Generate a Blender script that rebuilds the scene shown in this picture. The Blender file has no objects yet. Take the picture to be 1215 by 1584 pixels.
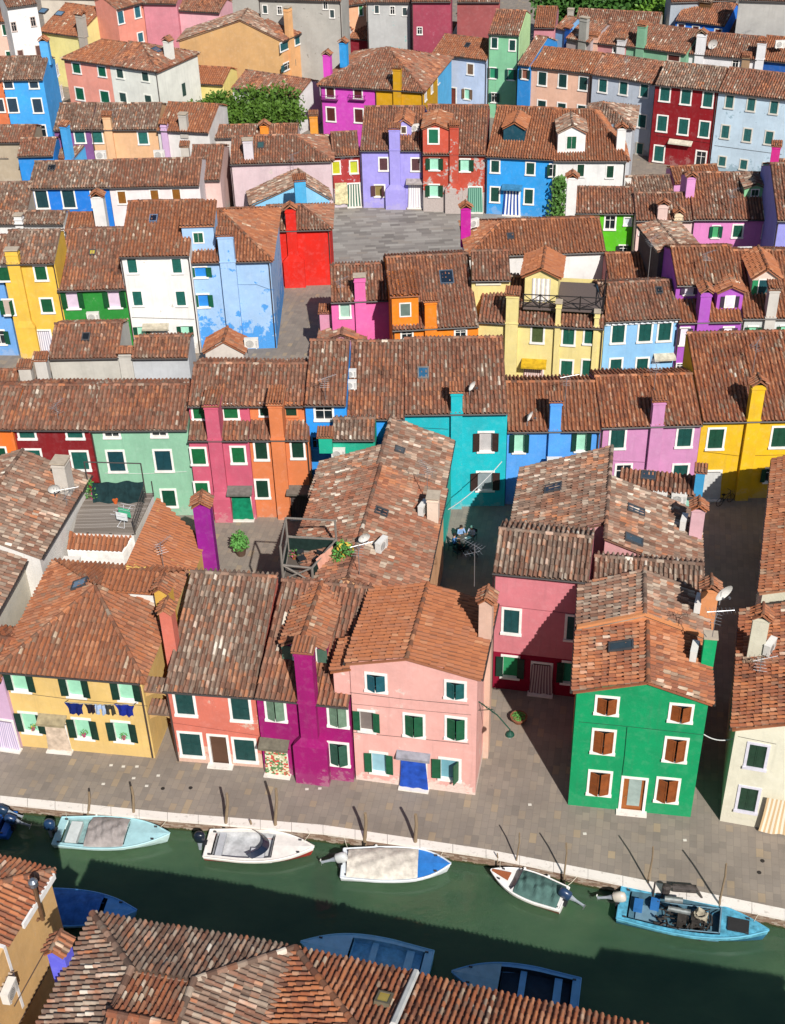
import bpy, bmesh, math, random
import numpy as np
from mathutils import Vector, Matrix
random.seed(7); RNG = np.random.default_rng(7)
sc = bpy.context.scene; COL = sc.collection
rad = math.radians
# ------------------------------------------------------------------ camera
F_PX, CAM_H, CX, CY = 2000.0, 51.0, 607.5, 792.0
_n = Vector((690-CX, -(3660-CY), -F_PX)).normalized()
_up = -_n; _f = Vector((0, 0, -1)); _Y = (_f-_up*_f.dot(_up)).normalized(); _X = _Y.cross(_up)
ROT = Matrix((_X, _Y, _up)); CAMP = Vector((0, 0, CAM_H))
ZO = {'1':(0,0,.3457),'2':(400,0,.3457),'3':(795,0,.3457),'4':(0,300,.3457),'5':(400,300,.3457),'6':(795,300,.3457),
      '7':(0,560,.3457),'8':(400,560,.3457),'9':(795,560,.3457),'a':(0,860,.3457),'b':(380,860,.3457),'c':(740,860,.391),
      'd':(0,1180,.4115),'e':(480,1180,.605),'n':(0,0,1.0),'u':(0,0,.1728),'v':(200,0,.1728),'w':(400,0,.1728),'x':(600,0,.1728),'y':(800,0,.1728),'z':(1005,0,.1728)}
def survey(p):
    if len(p) == 3: ox, oy, s = ZO[p[0]]; return (ox+p[1]*s, oy+p[2]*s)
    return p
def ray(p):
    p = survey(p); return ROT @ Vector((p[0]-CX, -(p[1]-CY), -F_PX))
def at(p, z=0.0):
    d = ray(p); return CAMP+d*((z-CAM_H)/d.z)
def top_h(P, p):
    d = ray(p); t = math.hypot(P[0], P[1])/math.hypot(d.x, d.y); return CAM_H+d.z*t
def mpp(P):
    d = ROT.inverted() @ (Vector(P)-CAMP); return -d.z/F_PX
# ------------------------------------------------------------------ materials
MATS = {}
def lin(c):
    if isinstance(c, str):
        c = c.lstrip('#'); c = [int(c[i:i+2], 16)/255 for i in (0, 2, 4)]
        return tuple((x/12.92 if x <= .04045 else ((x+.055)/1.055)**2.4) for x in c)
    return tuple(c)
class NT:
    def __init__(s, name):
        s.m = bpy.data.materials.new(name); s.m.use_nodes = True; s.t = s.m.node_tree; s.t.nodes.clear()
        s.out = s.n('OutputMaterial'); s.b = s.n('BsdfPrincipled'); s.t.links.new(s.b.outputs[0], s.out.inputs[0])
    def n(s, typ, **kw):
        x = s.t.nodes.new('ShaderNode'+typ)
        for k, v in kw.items(): setattr(x, k, v)
        return x
    def set(s, sock, v):
        if isinstance(v, bpy.types.NodeSocket): s.t.links.new(v, sock)
        elif isinstance(v, (tuple, list)) and len(v) == 3 and sock.type == 'RGBA': sock.default_value = (*v, 1)
        else: sock.default_value = v
    def math(s, op, a, b=0.0, c=0.0):
        x = s.n('Math', operation=op)
        for i, v in enumerate((a, b, c)): s.set(x.inputs[i], v)
        return x.outputs[0]
    def mix(s, f, a, b, mode='MIX'):
        x = s.n('Mix', data_type='RGBA', blend_type=mode)
        s.set(x.inputs[0], f); s.set(x.inputs[6], a); s.set(x.inputs[7], b); return x.outputs[2]
    def noise(s, vec, scale, detail=4, rough=.55):
        x = s.n('TexNoise'); s.set(x.inputs['Scale'], scale); x.inputs['Detail'].default_value = detail
        x.inputs['Roughness'].default_value = rough
        if vec is not None: s.t.links.new(vec, x.inputs['Vector'])
        return x.outputs[0]
    def ramp(s, f, stops, interp='LINEAR'):
        x = s.n('ValToRGB'); e = x.color_ramp; e.interpolation = interp
        while len(e.elements) < len(stops): e.elements.new(.5)
        for el, (p, c) in zip(e.elements, stops):
            el.position = p; el.color = (*c, 1) if not isinstance(c, (float, int)) else (c, c, c, 1)
        s.set(x.inputs[0], f); return x.outputs[0]
    def vmul(s, v, k):
        x = s.n('VectorMath', operation='MULTIPLY'); s.set(x.inputs[0], v); x.inputs[1].default_value = k; return x.outputs[0]
    def sep(s, v):
        x = s.n('SeparateXYZ'); s.set(x.inputs[0], v); return x.outputs
    def comb(s, a, b, c=0.0):
        x = s.n('CombineXYZ')
        for i, v in enumerate((a, b, c)): s.set(x.inputs[i], v)
        return x.outputs[0]
    def white(s, v):
        x = s.n('TexWhiteNoise', noise_dimensions='3D'); s.set(x.inputs['Vector'], v); return x.outputs
    def bump(s, h, strength=.3, dist=.02):
        x = s.n('Bump'); x.inputs['Strength'].default_value = strength; x.inputs['Distance'].default_value = dist
        s.set(x.inputs['Height'], h); s.t.links.new(x.outputs[0], s.b.inputs['Normal'])
    def fin(s, col, rough=.8, spec=.3, metal=0.0):
        s.set(s.b.inputs['Base Color'], col); s.set(s.b.inputs['Roughness'], rough)
        s.b.inputs['Specular IOR Level'].default_value = spec; s.b.inputs['Metallic'].default_value = metal
        return s.m
def cached(key, fn):
    if key not in MATS: MATS[key] = fn()
    return MATS[key]
ALB = 0.86
def plain(c, rough=.6, spec=.3, var=.1, metal=0.0, name=None):
    def mk():
        t = NT(name or 'paint'); o = t.n('TexCoord').outputs['Object']
        base = tuple(x*ALB for x in lin(c))
        n = t.noise(o, 3.0, 5)
        k = t.ramp(n, [(.3, 1-var*1.6), (.7, 1+var)])
        return t.fin(t.mix(1.0, base, k, 'MULTIPLY'), rough, spec, metal)
    return cached(('p', str(c), rough, spec, var, metal), mk)
def wall_mat(c, wear=0, wearcol='#c9c0b4', zlo=None, band=None):
    """painted stucco: faded clouds, rain streaks, damp patches that let the plaster show through"""
    def mk():
        t = NT('stucco'); g = t.n('NewGeometry').outputs['Position']; o = t.n('TexCoord').outputs['Object']
        base = tuple(x*ALB for x in lin(c)); lum = sum(base)/3
        pale = tuple(x*.82+.18*(lum*.6+.35) for x in base)
        deep = tuple(x*.76+lum*.03 for x in base)
        n1 = t.noise(g, .55, 6, .62)
        col = t.mix(t.ramp(n1, [(.32, 0.0), (.72, 1.0)]), deep, base)
        n2 = t.noise(g, 2.3, 6, .65)
        col = t.mix(t.math('MULTIPLY', t.ramp(n2, [(.5, 0.0), (.8, 1.0)]), .55), col, pale)
        st = t.noise(t.vmul(g, (2.6, 2.6, .22)), 1.6, 4, .6)          # streaks running down
        col = t.mix(t.math('MULTIPLY', t.ramp(st, [(.54, 0.0), (.72, 1.0)]), .4), col, tuple(x*.62+.03 for x in base))
        z = t.sep(o)[2]
        tide = t.math('SUBTRACT', z, t.math('MULTIPLY', t.noise(g, .8, 5, .7), 1.3))       # tide mark of damp at the foot
        col = t.mix(t.math('MULTIPLY', t.ramp(tide, [(0.0, 1.0), (.12, .35), (.35, 0.0)]), .38 if wear >= 0 else .18), col, tuple(x*.72+.05 for x in base))
        n3 = t.noise(g, 1.1, 8, .7)
        low = t.math('SUBTRACT', 1.0, t.math('DIVIDE', z, zlo or 1.6))
        low = t.math('MULTIPLY', t.math('MAXIMUM', low, 0.0), .3 if wear else .22)
        thr = t.math('ADD', n3, low)
        thr = t.math('ADD', thr, max(wear, 0)*.13)
        pm = t.ramp(thr, [(.655, 0.0), (.69, 1.0)])
        pc = t.mix(t.noise(g, 7, 3), tuple(x*.62 for x in lin(wearcol)), lin(wearcol))
        col = t.mix(t.math('MULTIPLY', pm, .9 if wear > 0 else (.22 if wear == 0 else 0.0)), col, pc)
        if band: col = t.mix(t.math('LESS_THAN', z, band[0]), col, tuple(x*ALB for x in lin(band[1])))
        t.bump(t.math('ADD', t.noise(g, 9, 5), t.math('MULTIPLY', pm, -.5)), .35, .03)
        return t.fin(col, .88, .2)
    return cached(('w', str(c), wear, wearcol, zlo, band), mk)
TILE = {  # cover-tile colours: (weight, colour), then share of fresh orange repair patches
 'new':   ([(.0,(.27,.095,.045)),(.45,(.35,.13,.058)),(.8,(.30,.12,.065)),(1,(.42,.20,.105))], .05),
 'orange':([(.0,(.20,.075,.04)),(.25,(.32,.115,.052)),(.5,(.25,.10,.056)),(.7,(.35,.16,.088)),(.84,(.18,.10,.065)),(.93,(.38,.27,.18)),(1,(.60,.5,.38))], .15),
 'mixed': ([(.0,(.13,.055,.035)),(.2,(.32,.105,.048)),(.42,(.21,.085,.052)),(.58,(.38,.14,.065)),(.74,(.19,.115,.08)),(.86,(.40,.29,.2)),(.95,(.60,.5,.39)),(1,(.66,.58,.47))], .2),
 'brown': ([(.0,(.10,.05,.034)),(.26,(.29,.11,.062)),(.48,(.19,.105,.072)),(.66,(.34,.16,.1)),(.8,(.20,.14,.10)),(.9,(.42,.33,.25)),(1,(.6,.52,.42))], .12),
 'grey':  ([(.0,(.11,.065,.045)),(.22,(.21,.10,.065)),(.4,(.25,.165,.12)),(.56,(.15,.10,.075)),(.72,(.40,.32,.245)),(.86,(.33,.13,.065)),(1,(.66,.6,.5))], .06),
}
def tile_mat(style):
    def mk():
        t = NT('roof_tile'); uv = t.n('UVMap').outputs[0]; g = t.n('NewGeometry').outputs['Position']
        rnd = t.n('ObjectInfo').outputs['Random']
        s = t.sep(uv); cu = t.math('FLOOR', s[0]); cv = t.math('FLOOR', s[1])
        w = t.white(t.comb(cu, cv, t.math('MULTIPLY', rnd, 97.0)))
        stops, fresh = TILE[style]
        big = t.noise(g, .45, 3, .5)
        wc = t.white(t.comb(cu, 3.0, t.math('MULTIPLY', rnd, 31.0)))
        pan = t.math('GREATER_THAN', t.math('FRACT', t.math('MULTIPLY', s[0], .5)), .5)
        mixv = t.math('ADD', t.math('MULTIPLY', w[0], .72), t.math('MULTIPLY', wc[0], .28))
        val = t.math('ADD', mixv, t.math('MULTIPLY', t.math('SUBTRACT', big, .5), .6))
        col = t.ramp(val, stops)
        fr = t.ramp(t.math('ADD', t.noise(g, .33, 2), t.math('MULTIPLY', t.math('SUBTRACT', w[0], .5), .25)), [(.72-fresh, 0.0), (.80-fresh, 1.0)])
        w2 = t.white(t.comb(cv, cu, 5.0))
        frc = t.ramp(w2[0], [(0, (.30,.10,.045)), (.5, (.42,.15,.06)), (1, (.47,.21,.11))])
        col = t.mix(t.math('MULTIPLY', fr, .75), col, frc)
        li = t.noise(g, 5.5, 6, .7)                                          # lichen and soot
        col = t.mix(t.math('MULTIPLY', t.ramp(li, [(.56, 0.0), (.68, 1.0)]), .04 if style == 'new' else .2), col, (.42,.36,.28))
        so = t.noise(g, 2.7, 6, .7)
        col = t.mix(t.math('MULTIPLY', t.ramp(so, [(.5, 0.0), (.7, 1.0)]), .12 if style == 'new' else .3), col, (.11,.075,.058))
        col = t.mix(t.math('MULTIPLY', pan, .6), col, (.075,.05,.038))                # channel tiles darkened: moss and grit, plus furrow shade painted into the colour
        t.bump(t.noise(g, 22, 3), .25, .02)
        return t.fin(col, .9, .15)
    return cached(('t', style), mk)
def paving_mat(name, ang, cw, ch, cols, joint, dirt=.3, jk=.35):
    t = NT(name); g = t.n('NewGeometry').outputs['Position']
    m = t.n('VectorRotate', rotation_type='Z_AXIS'); t.set(m.inputs['Vector'], g); m.inputs['Angle'].default_value = -ang
    wob = t.noise(g, 1.3, 2)
    s = t.sep(m.outputs[0])
    v = t.math('ADD', t.math('DIVIDE', s[1], ch), t.math('MULTIPLY', wob, .12)); row = t.math('FLOOR', v)
    rw = t.white(t.comb(row, 3.3))
    u = t.math('ADD', t.math('DIVIDE', s[0], t.math('MULTIPLY_ADD', rw[0], cw*.5, cw*.75)), t.math('MULTIPLY', rw[0], 17.0)); cell = t.math('FLOOR', u)
    w = t.white(t.comb(cell, row, 1.0))
    col = t.ramp(w[0], cols)
    fu = t.math('FRACT', u); fv = t.math('FRACT', v)
    ju = t.math('LESS_THAN', t.math('MINIMUM', fu, t.math('SUBTRACT', 1.0, fu)), .016/cw)
    jv = t.math('LESS_THAN', t.math('MINIMUM', fv, t.math('SUBTRACT', 1.0, fv)), .016/ch)
    j = t.math('MAXIMUM', ju, jv)
    n = t.noise(g, .35, 6, .6); n2 = t.noise(g, 3.1, 6, .7)
    col = t.mix(t.math('MULTIPLY', t.ramp(n, [(.4, 0.0), (.7, 1.0)]), dirt), col, (.075,.06,.05))
    col = t.mix(t.math('MULTIPLY', t.ramp(n2, [(.6, 0.0), (.72, 1.0)]), .35), col, (.30,.27,.23))
    col = t.mix(t.math('MULTIPLY', t.ramp(t.noise(g, .9, 5, .75), [(.66, 0.0), (.74, 1.0)]), .5), col, (.06,.05,.045))
    col = t.mix(t.math('MULTIPLY', j, jk), col, joint)
    t.bump(t.math('ADD', t.math('MULTIPLY', j, -1.0), t.math('MULTIPLY', n2, .5)), .35, .015)
    return t.fin(col, .82, .25)
def water_mat():
    t = NT('canal_water'); g = t.n('NewGeometry').outputs['Position']
    n = t.noise(t.vmul(g, (1.0, 1.6, 1)), .16, 4, .6)
    col = t.mix(t.ramp(n, [(.35, 0.0), (.7, 1.0)]), (.036,.078,.044), (.066,.118,.062))
    t.bump(t.math('ADD', t.noise(t.vmul(g, (1.2, 2.0, 1)), 1.1, 3, .5), t.math('MULTIPLY', t.noise(g, 5.0, 2), .18)), .12, .12)
    m = t.fin(col, .07, .5); t.b.inputs['IOR'].default_value = 1.33
    t.b.inputs['Subsurface Weight'].default_value = .7; t.b.inputs['Subsurface Radius'].default_value = (.5, 1.0, .7); t.b.inputs['Subsurface Scale'].default_value = .5; return m
def stripes_mat(a, b, n, name='striped_cloth'):
    def mk():
        t = NT(name); uv = t.n('UVMap').outputs[0]; s = t.sep(uv)
        k = t.math('LESS_THAN', t.math('FRACT', t.math('MULTIPLY', s[0], float(n))), .5)
        return t.fin(t.mix(k, tuple(x*ALB for x in lin(a)), tuple(x*ALB for x in lin(b))), .85, .1)
    return cached(('s', a, b, n), mk)
def floral_mat():
    def mk():
        t = NT('floral_cloth'); o = t.n('TexCoord').outputs['Object']
        v = t.n('TexVoronoi'); v.inputs['Scale'].default_value = 9; t.set(v.inputs['Vector'], o)
        return t.fin(t.ramp(t.sep(v.outputs['Color'])[0], [(.0,(.1,.2,.08)),(.35,(.5,.5,.3)),(.6,(.5,.08,.06)),(.8,(.65,.6,.45)),(1,(.12,.3,.12))], 'CONSTANT'), .9, .1)
    return cached('floral', mk)
def glass_mat(c=(.012,.018,.022)):
    return cached(('g', c), lambda: NT('window_glass').fin(c, .08, .6))
def leaf_mat(name, a, b):
    def mk():
        t = NT(name); g = t.n('NewGeometry').outputs['Position']
        col = t.mix(t.ramp(t.noise(g, 1.3, 4, .7), [(.3, 0.0), (.7, 1.0)]), a, b)
        col = t.mix(t.math('MULTIPLY', t.white(t.vmul(g, (7, 7, 7)))[0], .3), col, tuple(x*1.5 for x in b))
        m = t.fin(col, .6, .25); t.b.inputs['Subsurface Weight'].default_value = 0.0; return m
    return cached(('leaf', name), mk)
def wood_mat(c=(.16,.12,.09), name='weathered_wood'):
    def mk():
        t = NT(name); o = t.n('TexCoord').outputs['Object']
        n = t.noise(t.vmul(o, (9, 9, 1.2)), 2.0, 5, .65)
        return t.fin(t.mix(n, tuple(x*.45 for x in c), tuple(x*1.35 for x in c)), .85, .2)
    return cached(('wood', c), mk)
def stone_mat():
    def mk():
        t = NT('white_stone'); g = t.n('NewGeometry').outputs['Position']
        col = t.mix(t.noise(g, .8, 6, .65), (.62,.575,.52), (.76,.71,.65))
        col = t.mix(t.math('MULTIPLY', t.ramp(t.noise(g, 3, 6, .7), [(.55, 0.0), (.7, 1.0)]), .5), col, (.25,.21,.17))
        t.bump(t.noise(g, 14, 3), .3, .02); return t.fin(col, .75, .3)
    return cached('stone', mk)
def quaywall_mat():
    def mk():
        t = NT('quay_brick'); g = t.n('NewGeometry').outputs['Position']; s = t.sep(g)
        row = t.math('FLOOR', t.math('DIVIDE', s[2], .085))
        cell = t.math('FLOOR', t.math('ADD', t.math('DIVIDE', s[0], .26), t.math('MULTIPLY', row, .5)))
        col = t.ramp(t.white(t.comb(cell, row, 2.0))[0], [(0,(.16,.10,.07)),(.5,(.25,.17,.12)),(1,(.36,.30,.24))])
        col = t.mix(t.ramp(t.math('ADD', s[2], t.math('MULTIPLY', t.noise(g, 3, 4), .5)), [(0.0, 1.0), (.02, 0.0)]), col, col)
        k = t.math('LESS_THAN', t.math('ADD', s[2], t.math('MULTIPLY', t.noise(g, 2.5, 5, .7), .55)), -.33)
        col = t.mix(k, col, (.045,.055,.02)); t.bump(t.noise(g, 12, 4), .4, .03)
        return t.fin(col, .85, .2)
    return cached('quaywall', mk)
# ------------------------------------------------------------------ mesh helpers
class MB:
    def __init__(s): s.v = []; s.f = []; s.mi = []; s.uv = {}
    def face(s, pts, mi=0, uv=None):
        i = len(s.v); s.v += [tuple(p) for p in pts]; s.f.append(tuple(range(i, i+len(pts)))); s.mi.append(mi)
        if uv: s.uv[len(s.f)-1] = uv
        return s
    def box(s, x0, y0, z0, x1, y1, z1, mi=0, fn=None):
        c = [(x0,y0,z0),(x1,y0,z0),(x1,y1,z0),(x0,y1,z0),(x0,y0,z1),(x1,y0,z1),(x1,y1,z1),(x0,y1,z1)]
        if fn: c = [fn(*p) for p in c]
        i = len(s.v); s.v += [tuple(p) for p in c]
        for q in ((3,2,1,0),(4,5,6,7),(0,1,5,4),(1,2,6,5),(2,3,7,6),(3,0,4,7)):
            s.f.append(tuple(i+k for k in q)); s.mi.append(mi)
        return s
    def prism(s, lo, hi, mi=0):
        n = len(lo); i = len(s.v); s.v += [tuple(p) for p in lo]+[tuple(p) for p in hi]
        s.f.append(tuple(range(i+n-1, i-1, -1))); s.mi.append(mi); s.f.append(tuple(range(i+n, i+2*n))); s.mi.append(mi)
        for k in range(n):
            q = (k+1) % n; s.f.append((i+k, i+q, i+n+q, i+n+k)); s.mi.append(mi)
        return s
    def tube(s, pts, r, seg=6, mi=0, cap=True):
        P = [Vector(p) for p in pts]; rs = r if isinstance(r, (list, tuple)) else [r]*len(P)
        i0 = len(s.v)
        for k, p in enumerate(P):
            d = (P[min(k+1, len(P)-1)]-P[max(k-1, 0)]).normalized()
            a = d.cross(Vector((0, 0, 1)) if abs(d.z) < .9 else Vector((1, 0, 0))).normalized(); b = d.cross(a)
            for j in range(seg):
                t = 2*math.pi*j/seg; s.v.append(tuple(p+(a*math.cos(t)+b*math.sin(t))*rs[k]))
        for k in range(len(P)-1):
            for j in range(seg):
                q = (j+1) % seg; s.f.append((i0+k*seg+j, i0+k*seg+q, i0+(k+1)*seg+q, i0+(k+1)*seg+j)); s.mi.append(mi)
        if cap:
            s.f.append(tuple(i0+j for j in range(seg-1, -1, -1))); s.mi.append(mi)
            s.f.append(tuple(i0+(len(P)-1)*seg+j for j in range(seg))); s.mi.append(mi)
        return s
    def lathe(s, prof, seg=12, c=(0, 0, 0), mi=0):
        i0 = len(s.v)
        for r, z in prof:
            for j in range(seg):
                t = 2*math.pi*j/seg; s.v.append((c[0]+r*math.cos(t), c[1]+r*math.sin(t), c[2]+z))
        for k in range(len(prof)-1):
            for j in range(seg):
                q = (j+1) % seg; s.f.append((i0+k*seg+j, i0+k*seg+q, i0+(k+1)*seg+q, i0+(k+1)*seg+j)); s.mi.append(mi)
        s.f.append(tuple(i0+j for j in range(seg-1, -1, -1))); s.mi.append(mi)
        s.f.append(tuple(i0+(len(prof)-1)*seg+j for j in range(seg))); s.mi.append(mi)
        return s
    def mesh(s, name, mats):
        me = bpy.data.meshes.new(name); me.from_pydata(s.v, [], s.f)
        for m in (mats if isinstance(mats, (list, tuple)) else [mats]): me.materials.append(m)
        me.polygons.foreach_set('material_index', s.mi)
        if s.uv:
            l = me.uv_layers.new(name='UVMap')
            for fi, uv in s.uv.items():
                p = me.polygons[fi]
                for k, li in enumerate(p.loop_indices): l.data[li].uv = uv[k]
        me.update(); return me
    def build(s, name, mats, parent=None, loc=None, smooth=False):
        me = s.mesh(name, mats)
        if smooth: me.polygons.foreach_set('use_smooth', [True]*len(me.polygons))
        o = bpy.data.objects.new(name, me); COL.objects.link(o)
        if parent: o.parent = parent
        if loc is not None: o.location = loc
        return o
def thing(name, label, cat, loc=(0, 0, 0), rz=0.0, group=None):
    o = bpy.data.objects.new(name, None); COL.objects.link(o); o.location = loc; o.rotation_euler = (0, 0, rz)
    o.empty_display_size = .3; o['label'] = label; o['category'] = cat
    if group: o['group'] = group
    return o
def structure(o): o['kind'] = 'structure'; return o
# ------------------------------------------------------------------ tiled roof plane with real corrugation
PROF_T = np.array([0, .07, .18, .31, .44, .55, .62, .81]); PROF_H = np.array([-.1, .55, .92, 1., .92, .55, -.1, -.42])
def tile_grid(O, U, V, N, lu, lv, p, c, amp, seed, u_off=0):
    r = np.random.default_rng(seed)
    nc = max(1, round(lu/p)); p = lu/nc; nk = max(1, round(lv/c)); c = lv/nk
    T = np.concatenate([(PROF_T+i) for i in range(nc)]+[np.array([nc])]); Hh = np.concatenate([np.tile(PROF_H, nc), [0.]])
    ci = np.minimum(np.floor(T+1e-6).astype(int), nc-1)
    jh = r.normal(0, .012, (nc, nk))+(r.random((nc, nk)) < .018)*.03; jx = r.normal(0, .013, (nc, nk)); js = r.normal(0, .016, (nc, nk))-(r.random((nc, nk)) < .015)*.09
    vs = []; hs = []; xs = []
    ph = r.uniform(0, 6.28, 4)
    for k in range(nk):
        for e in (0, 1):
            vs.append(np.full(len(T), (k+e)*c)+(js[ci, k]*(1 if k or e else .4) if e == 0 else 0*T)-(.03 if e == 0 else 0.))
            hs.append(Hh*amp*(1.06 if e == 0 else .94)+(.034 if e == 0 else -.004)+jh[ci, k]); xs.append(T*p+jx[ci, k]*(Hh > .3))
    vs = np.array(vs); hs = np.array(hs); xs = np.array(xs)
    sag = .03*np.sin(xs*.9+ph[0])*np.sin(vs*.8+ph[1])+.015*np.sin(xs*2.1+ph[2])*np.sin(vs*1.7+ph[3])
    hs = hs+sag
    co = O[None, None]+xs[..., None]*U+vs[..., None]*V+hs[..., None]*N
    order = []                                             # surface strips and risers keep their own vertices, so shading stays crisp at each course
    for k in range(nk):
        order += [2*k, 2*k+1]
        if k < nk-1: order += [2*k+1, 2*k+2]
    co = co[order]; nr, nT = co.shape[:2]
    idx = np.arange(nr*nT).reshape(nr, nT)
    F = np.stack([idx[0::2, :-1], idx[0::2, 1:], idx[1::2, 1:], idx[1::2, :-1]], -1).reshape(-1, 4)
    st = np.arange(nr//2); kb = ((st+1)//2)[:, None]+np.zeros(nT-1)[None]
    lo = np.where(st % 2 == 0, .1, .02)[:, None]+kb; hi = np.where(st % 2 == 0, .95, .06)[:, None]+kb
    tu = (np.floor(T[:-1]+1e-6)*2+np.tile(np.where(PROF_T >= .6, 1.1, .1), nc))[None]+np.zeros((nr//2, 1))+u_off
    uv = np.stack([np.stack([tu, lo], -1), np.stack([tu+.8, lo], -1), np.stack([tu+.8, hi], -1), np.stack([tu, hi], -1)], 2).reshape(-1, 2)
    me = bpy.data.meshes.new('tmp')
    me.vertices.add(nr*nT); me.vertices.foreach_set('co', co.reshape(-1))
    me.loops.add(len(F)*4); me.polygons.add(len(F))
    me.polygons.foreach_set('loop_start', np.arange(len(F))*4)
    me.loops.foreach_set('vertex_index', F.reshape(-1).astype(np.int32))
    me.update(calc_edges=True)
    l = me.uv_layers.new(name='UVMap'); l.data.foreach_set('uv', uv.reshape(-1))
    return me
SEED = [0]
def roof_plane(bm, poly, p=.27, c=.38, amp=.11, down=None):
    """tile one planar convex polygon (3-D points); tiles run down its steepest slope"""
    P = [np.array(q, float) for q in poly]
    n = np.zeros(3)
    for i in range(len(P)):
        a, b = P[i], P[(i+1) % len(P)]; n += np.cross(a, b)
    n /= np.linalg.norm(n)
    if n[2] < 0: n = -n
    if down is None:
        g = np.array([n[0], n[1], 0.])
        if np.linalg.norm(g) < 1e-3: g = np.array([0., -1., 0.])
    else: g = np.array(down, float)
    V = -(g-n*g.dot(n)); V /= np.linalg.norm(V); U = np.cross(V, n)
    us = [q.dot(U) for q in P]; vs = [q.dot(V) for q in P]; w0 = P[0].dot(n)
    u0, u1, v0, v1 = min(us), max(us), min(vs), max(vs)
    SEED[0] += 1
    me = tile_grid(u0*U+v0*V+w0*n, U, V, n, u1-u0, v1-v0, p, c, amp, SEED[0], 100*SEED[0] % 9000)
    me.materials.append(None)
    clips = []
    for i in range(len(P)):
        a, b = P[i], P[(i+1) % len(P)]; e = b-a; L = np.linalg.norm(e)
        if L < 1e-3: continue
        mid_u = ((a+b)/2).dot(U); mid_v = ((a+b)/2).dot(V); du = abs(e.dot(U))/L; dv = abs(e.dot(V))/L
        if (dv < .02 and (abs(mid_v-v0) < .02 or abs(mid_v-v1) < .02)) or (du < .02 and (abs(mid_u-u0) < .02 or abs(mid_u-u1) < .02)): continue
        clips.append((a, np.cross(e, n)))
    cen = sum(P)/len(P)
    if clips:
        b2 = bmesh.new(); b2.from_mesh(me)
        for a, no in clips:
            if (cen-a).dot(no) > 0: no = -no
            bmesh.ops.bisect_plane(b2, geom=b2.verts[:]+b2.edges[:]+b2.faces[:], plane_co=a, plane_no=no, clear_outer=True)
        b2.to_mesh(me); b2.free()
    bm.from_mesh(me); bpy.data.meshes.remove(me)
    # boarding below the tiles
    mb = MB(); hi = [tuple(q-n*.11) for q in P]; lo = [tuple(q-n*.17) for q in P]
    mb.prism(lo, hi, 1); m2 = mb.mesh('tmp', [None, None])
    m2.uv_layers.new(name='UVMap'); bm.from_mesh(m2); bpy.data.meshes.remove(m2)
def ridge_caps(bm, a, b, r=.12, step=.42, up=.07):
    a, b = Vector(a), Vector(b); d = b-a; L = d.length
    if L < .2: return
    d.normalize(); side = d.cross(Vector((0, 0, 1))).normalized(); nn = side.cross(d); n = max(1, round(L/step)); s = L/n
    mb = MB(); SEED[0] += 1
    for k in range(n):
        p0 = a+d*(k*s-.03); p1 = a+d*((k+1)*s+.02); rng = random.Random(SEED[0]*991+k); j = rng.uniform(-.012, .012)
        rings = []
        for p, rr in ((p0, r*1.12), (p1, r*.92)):
            rings.append([p+side*(rr*math.cos(t))+nn*(rr*math.sin(t)*1.05+up-.05+j) for t in [math.pi*q/5 for q in range(6)]])
        uvc = (SEED[0]*37 % 5000+k+.5, 7.5)
        for q in range(5): mb.face([rings[0][q], rings[0][q+1], rings[1][q+1], rings[1][q]], 0, [uvc]*4)
        mb.face(rings[0], 0, [uvc]*6)
    me = mb.mesh('tmp', [None, None]); bm.from_mesh(me); bpy.data.meshes.remove(me)
def bm_build(bm, name, mats, parent):
    me = bpy.data.meshes.new(name); bm.to_mesh(me); bm.free(); me.materials.clear()
    for m in mats: me.materials.append(m)
    o = bpy.data.objects.new(name, me); COL.objects.link(o); o.parent = parent; return o
WHITE = '#f1ede6'; GRN = '#0f4a35'; TEAL = '#17474a'; BRN = '#5a3526'; DGRN = '#16372c'
def eaves_mat(): return plain('#4b3a30', .85, .2)
def gutter_mat(): return plain('#3f3a38', .5, .4)
EXPO = 0.32
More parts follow.
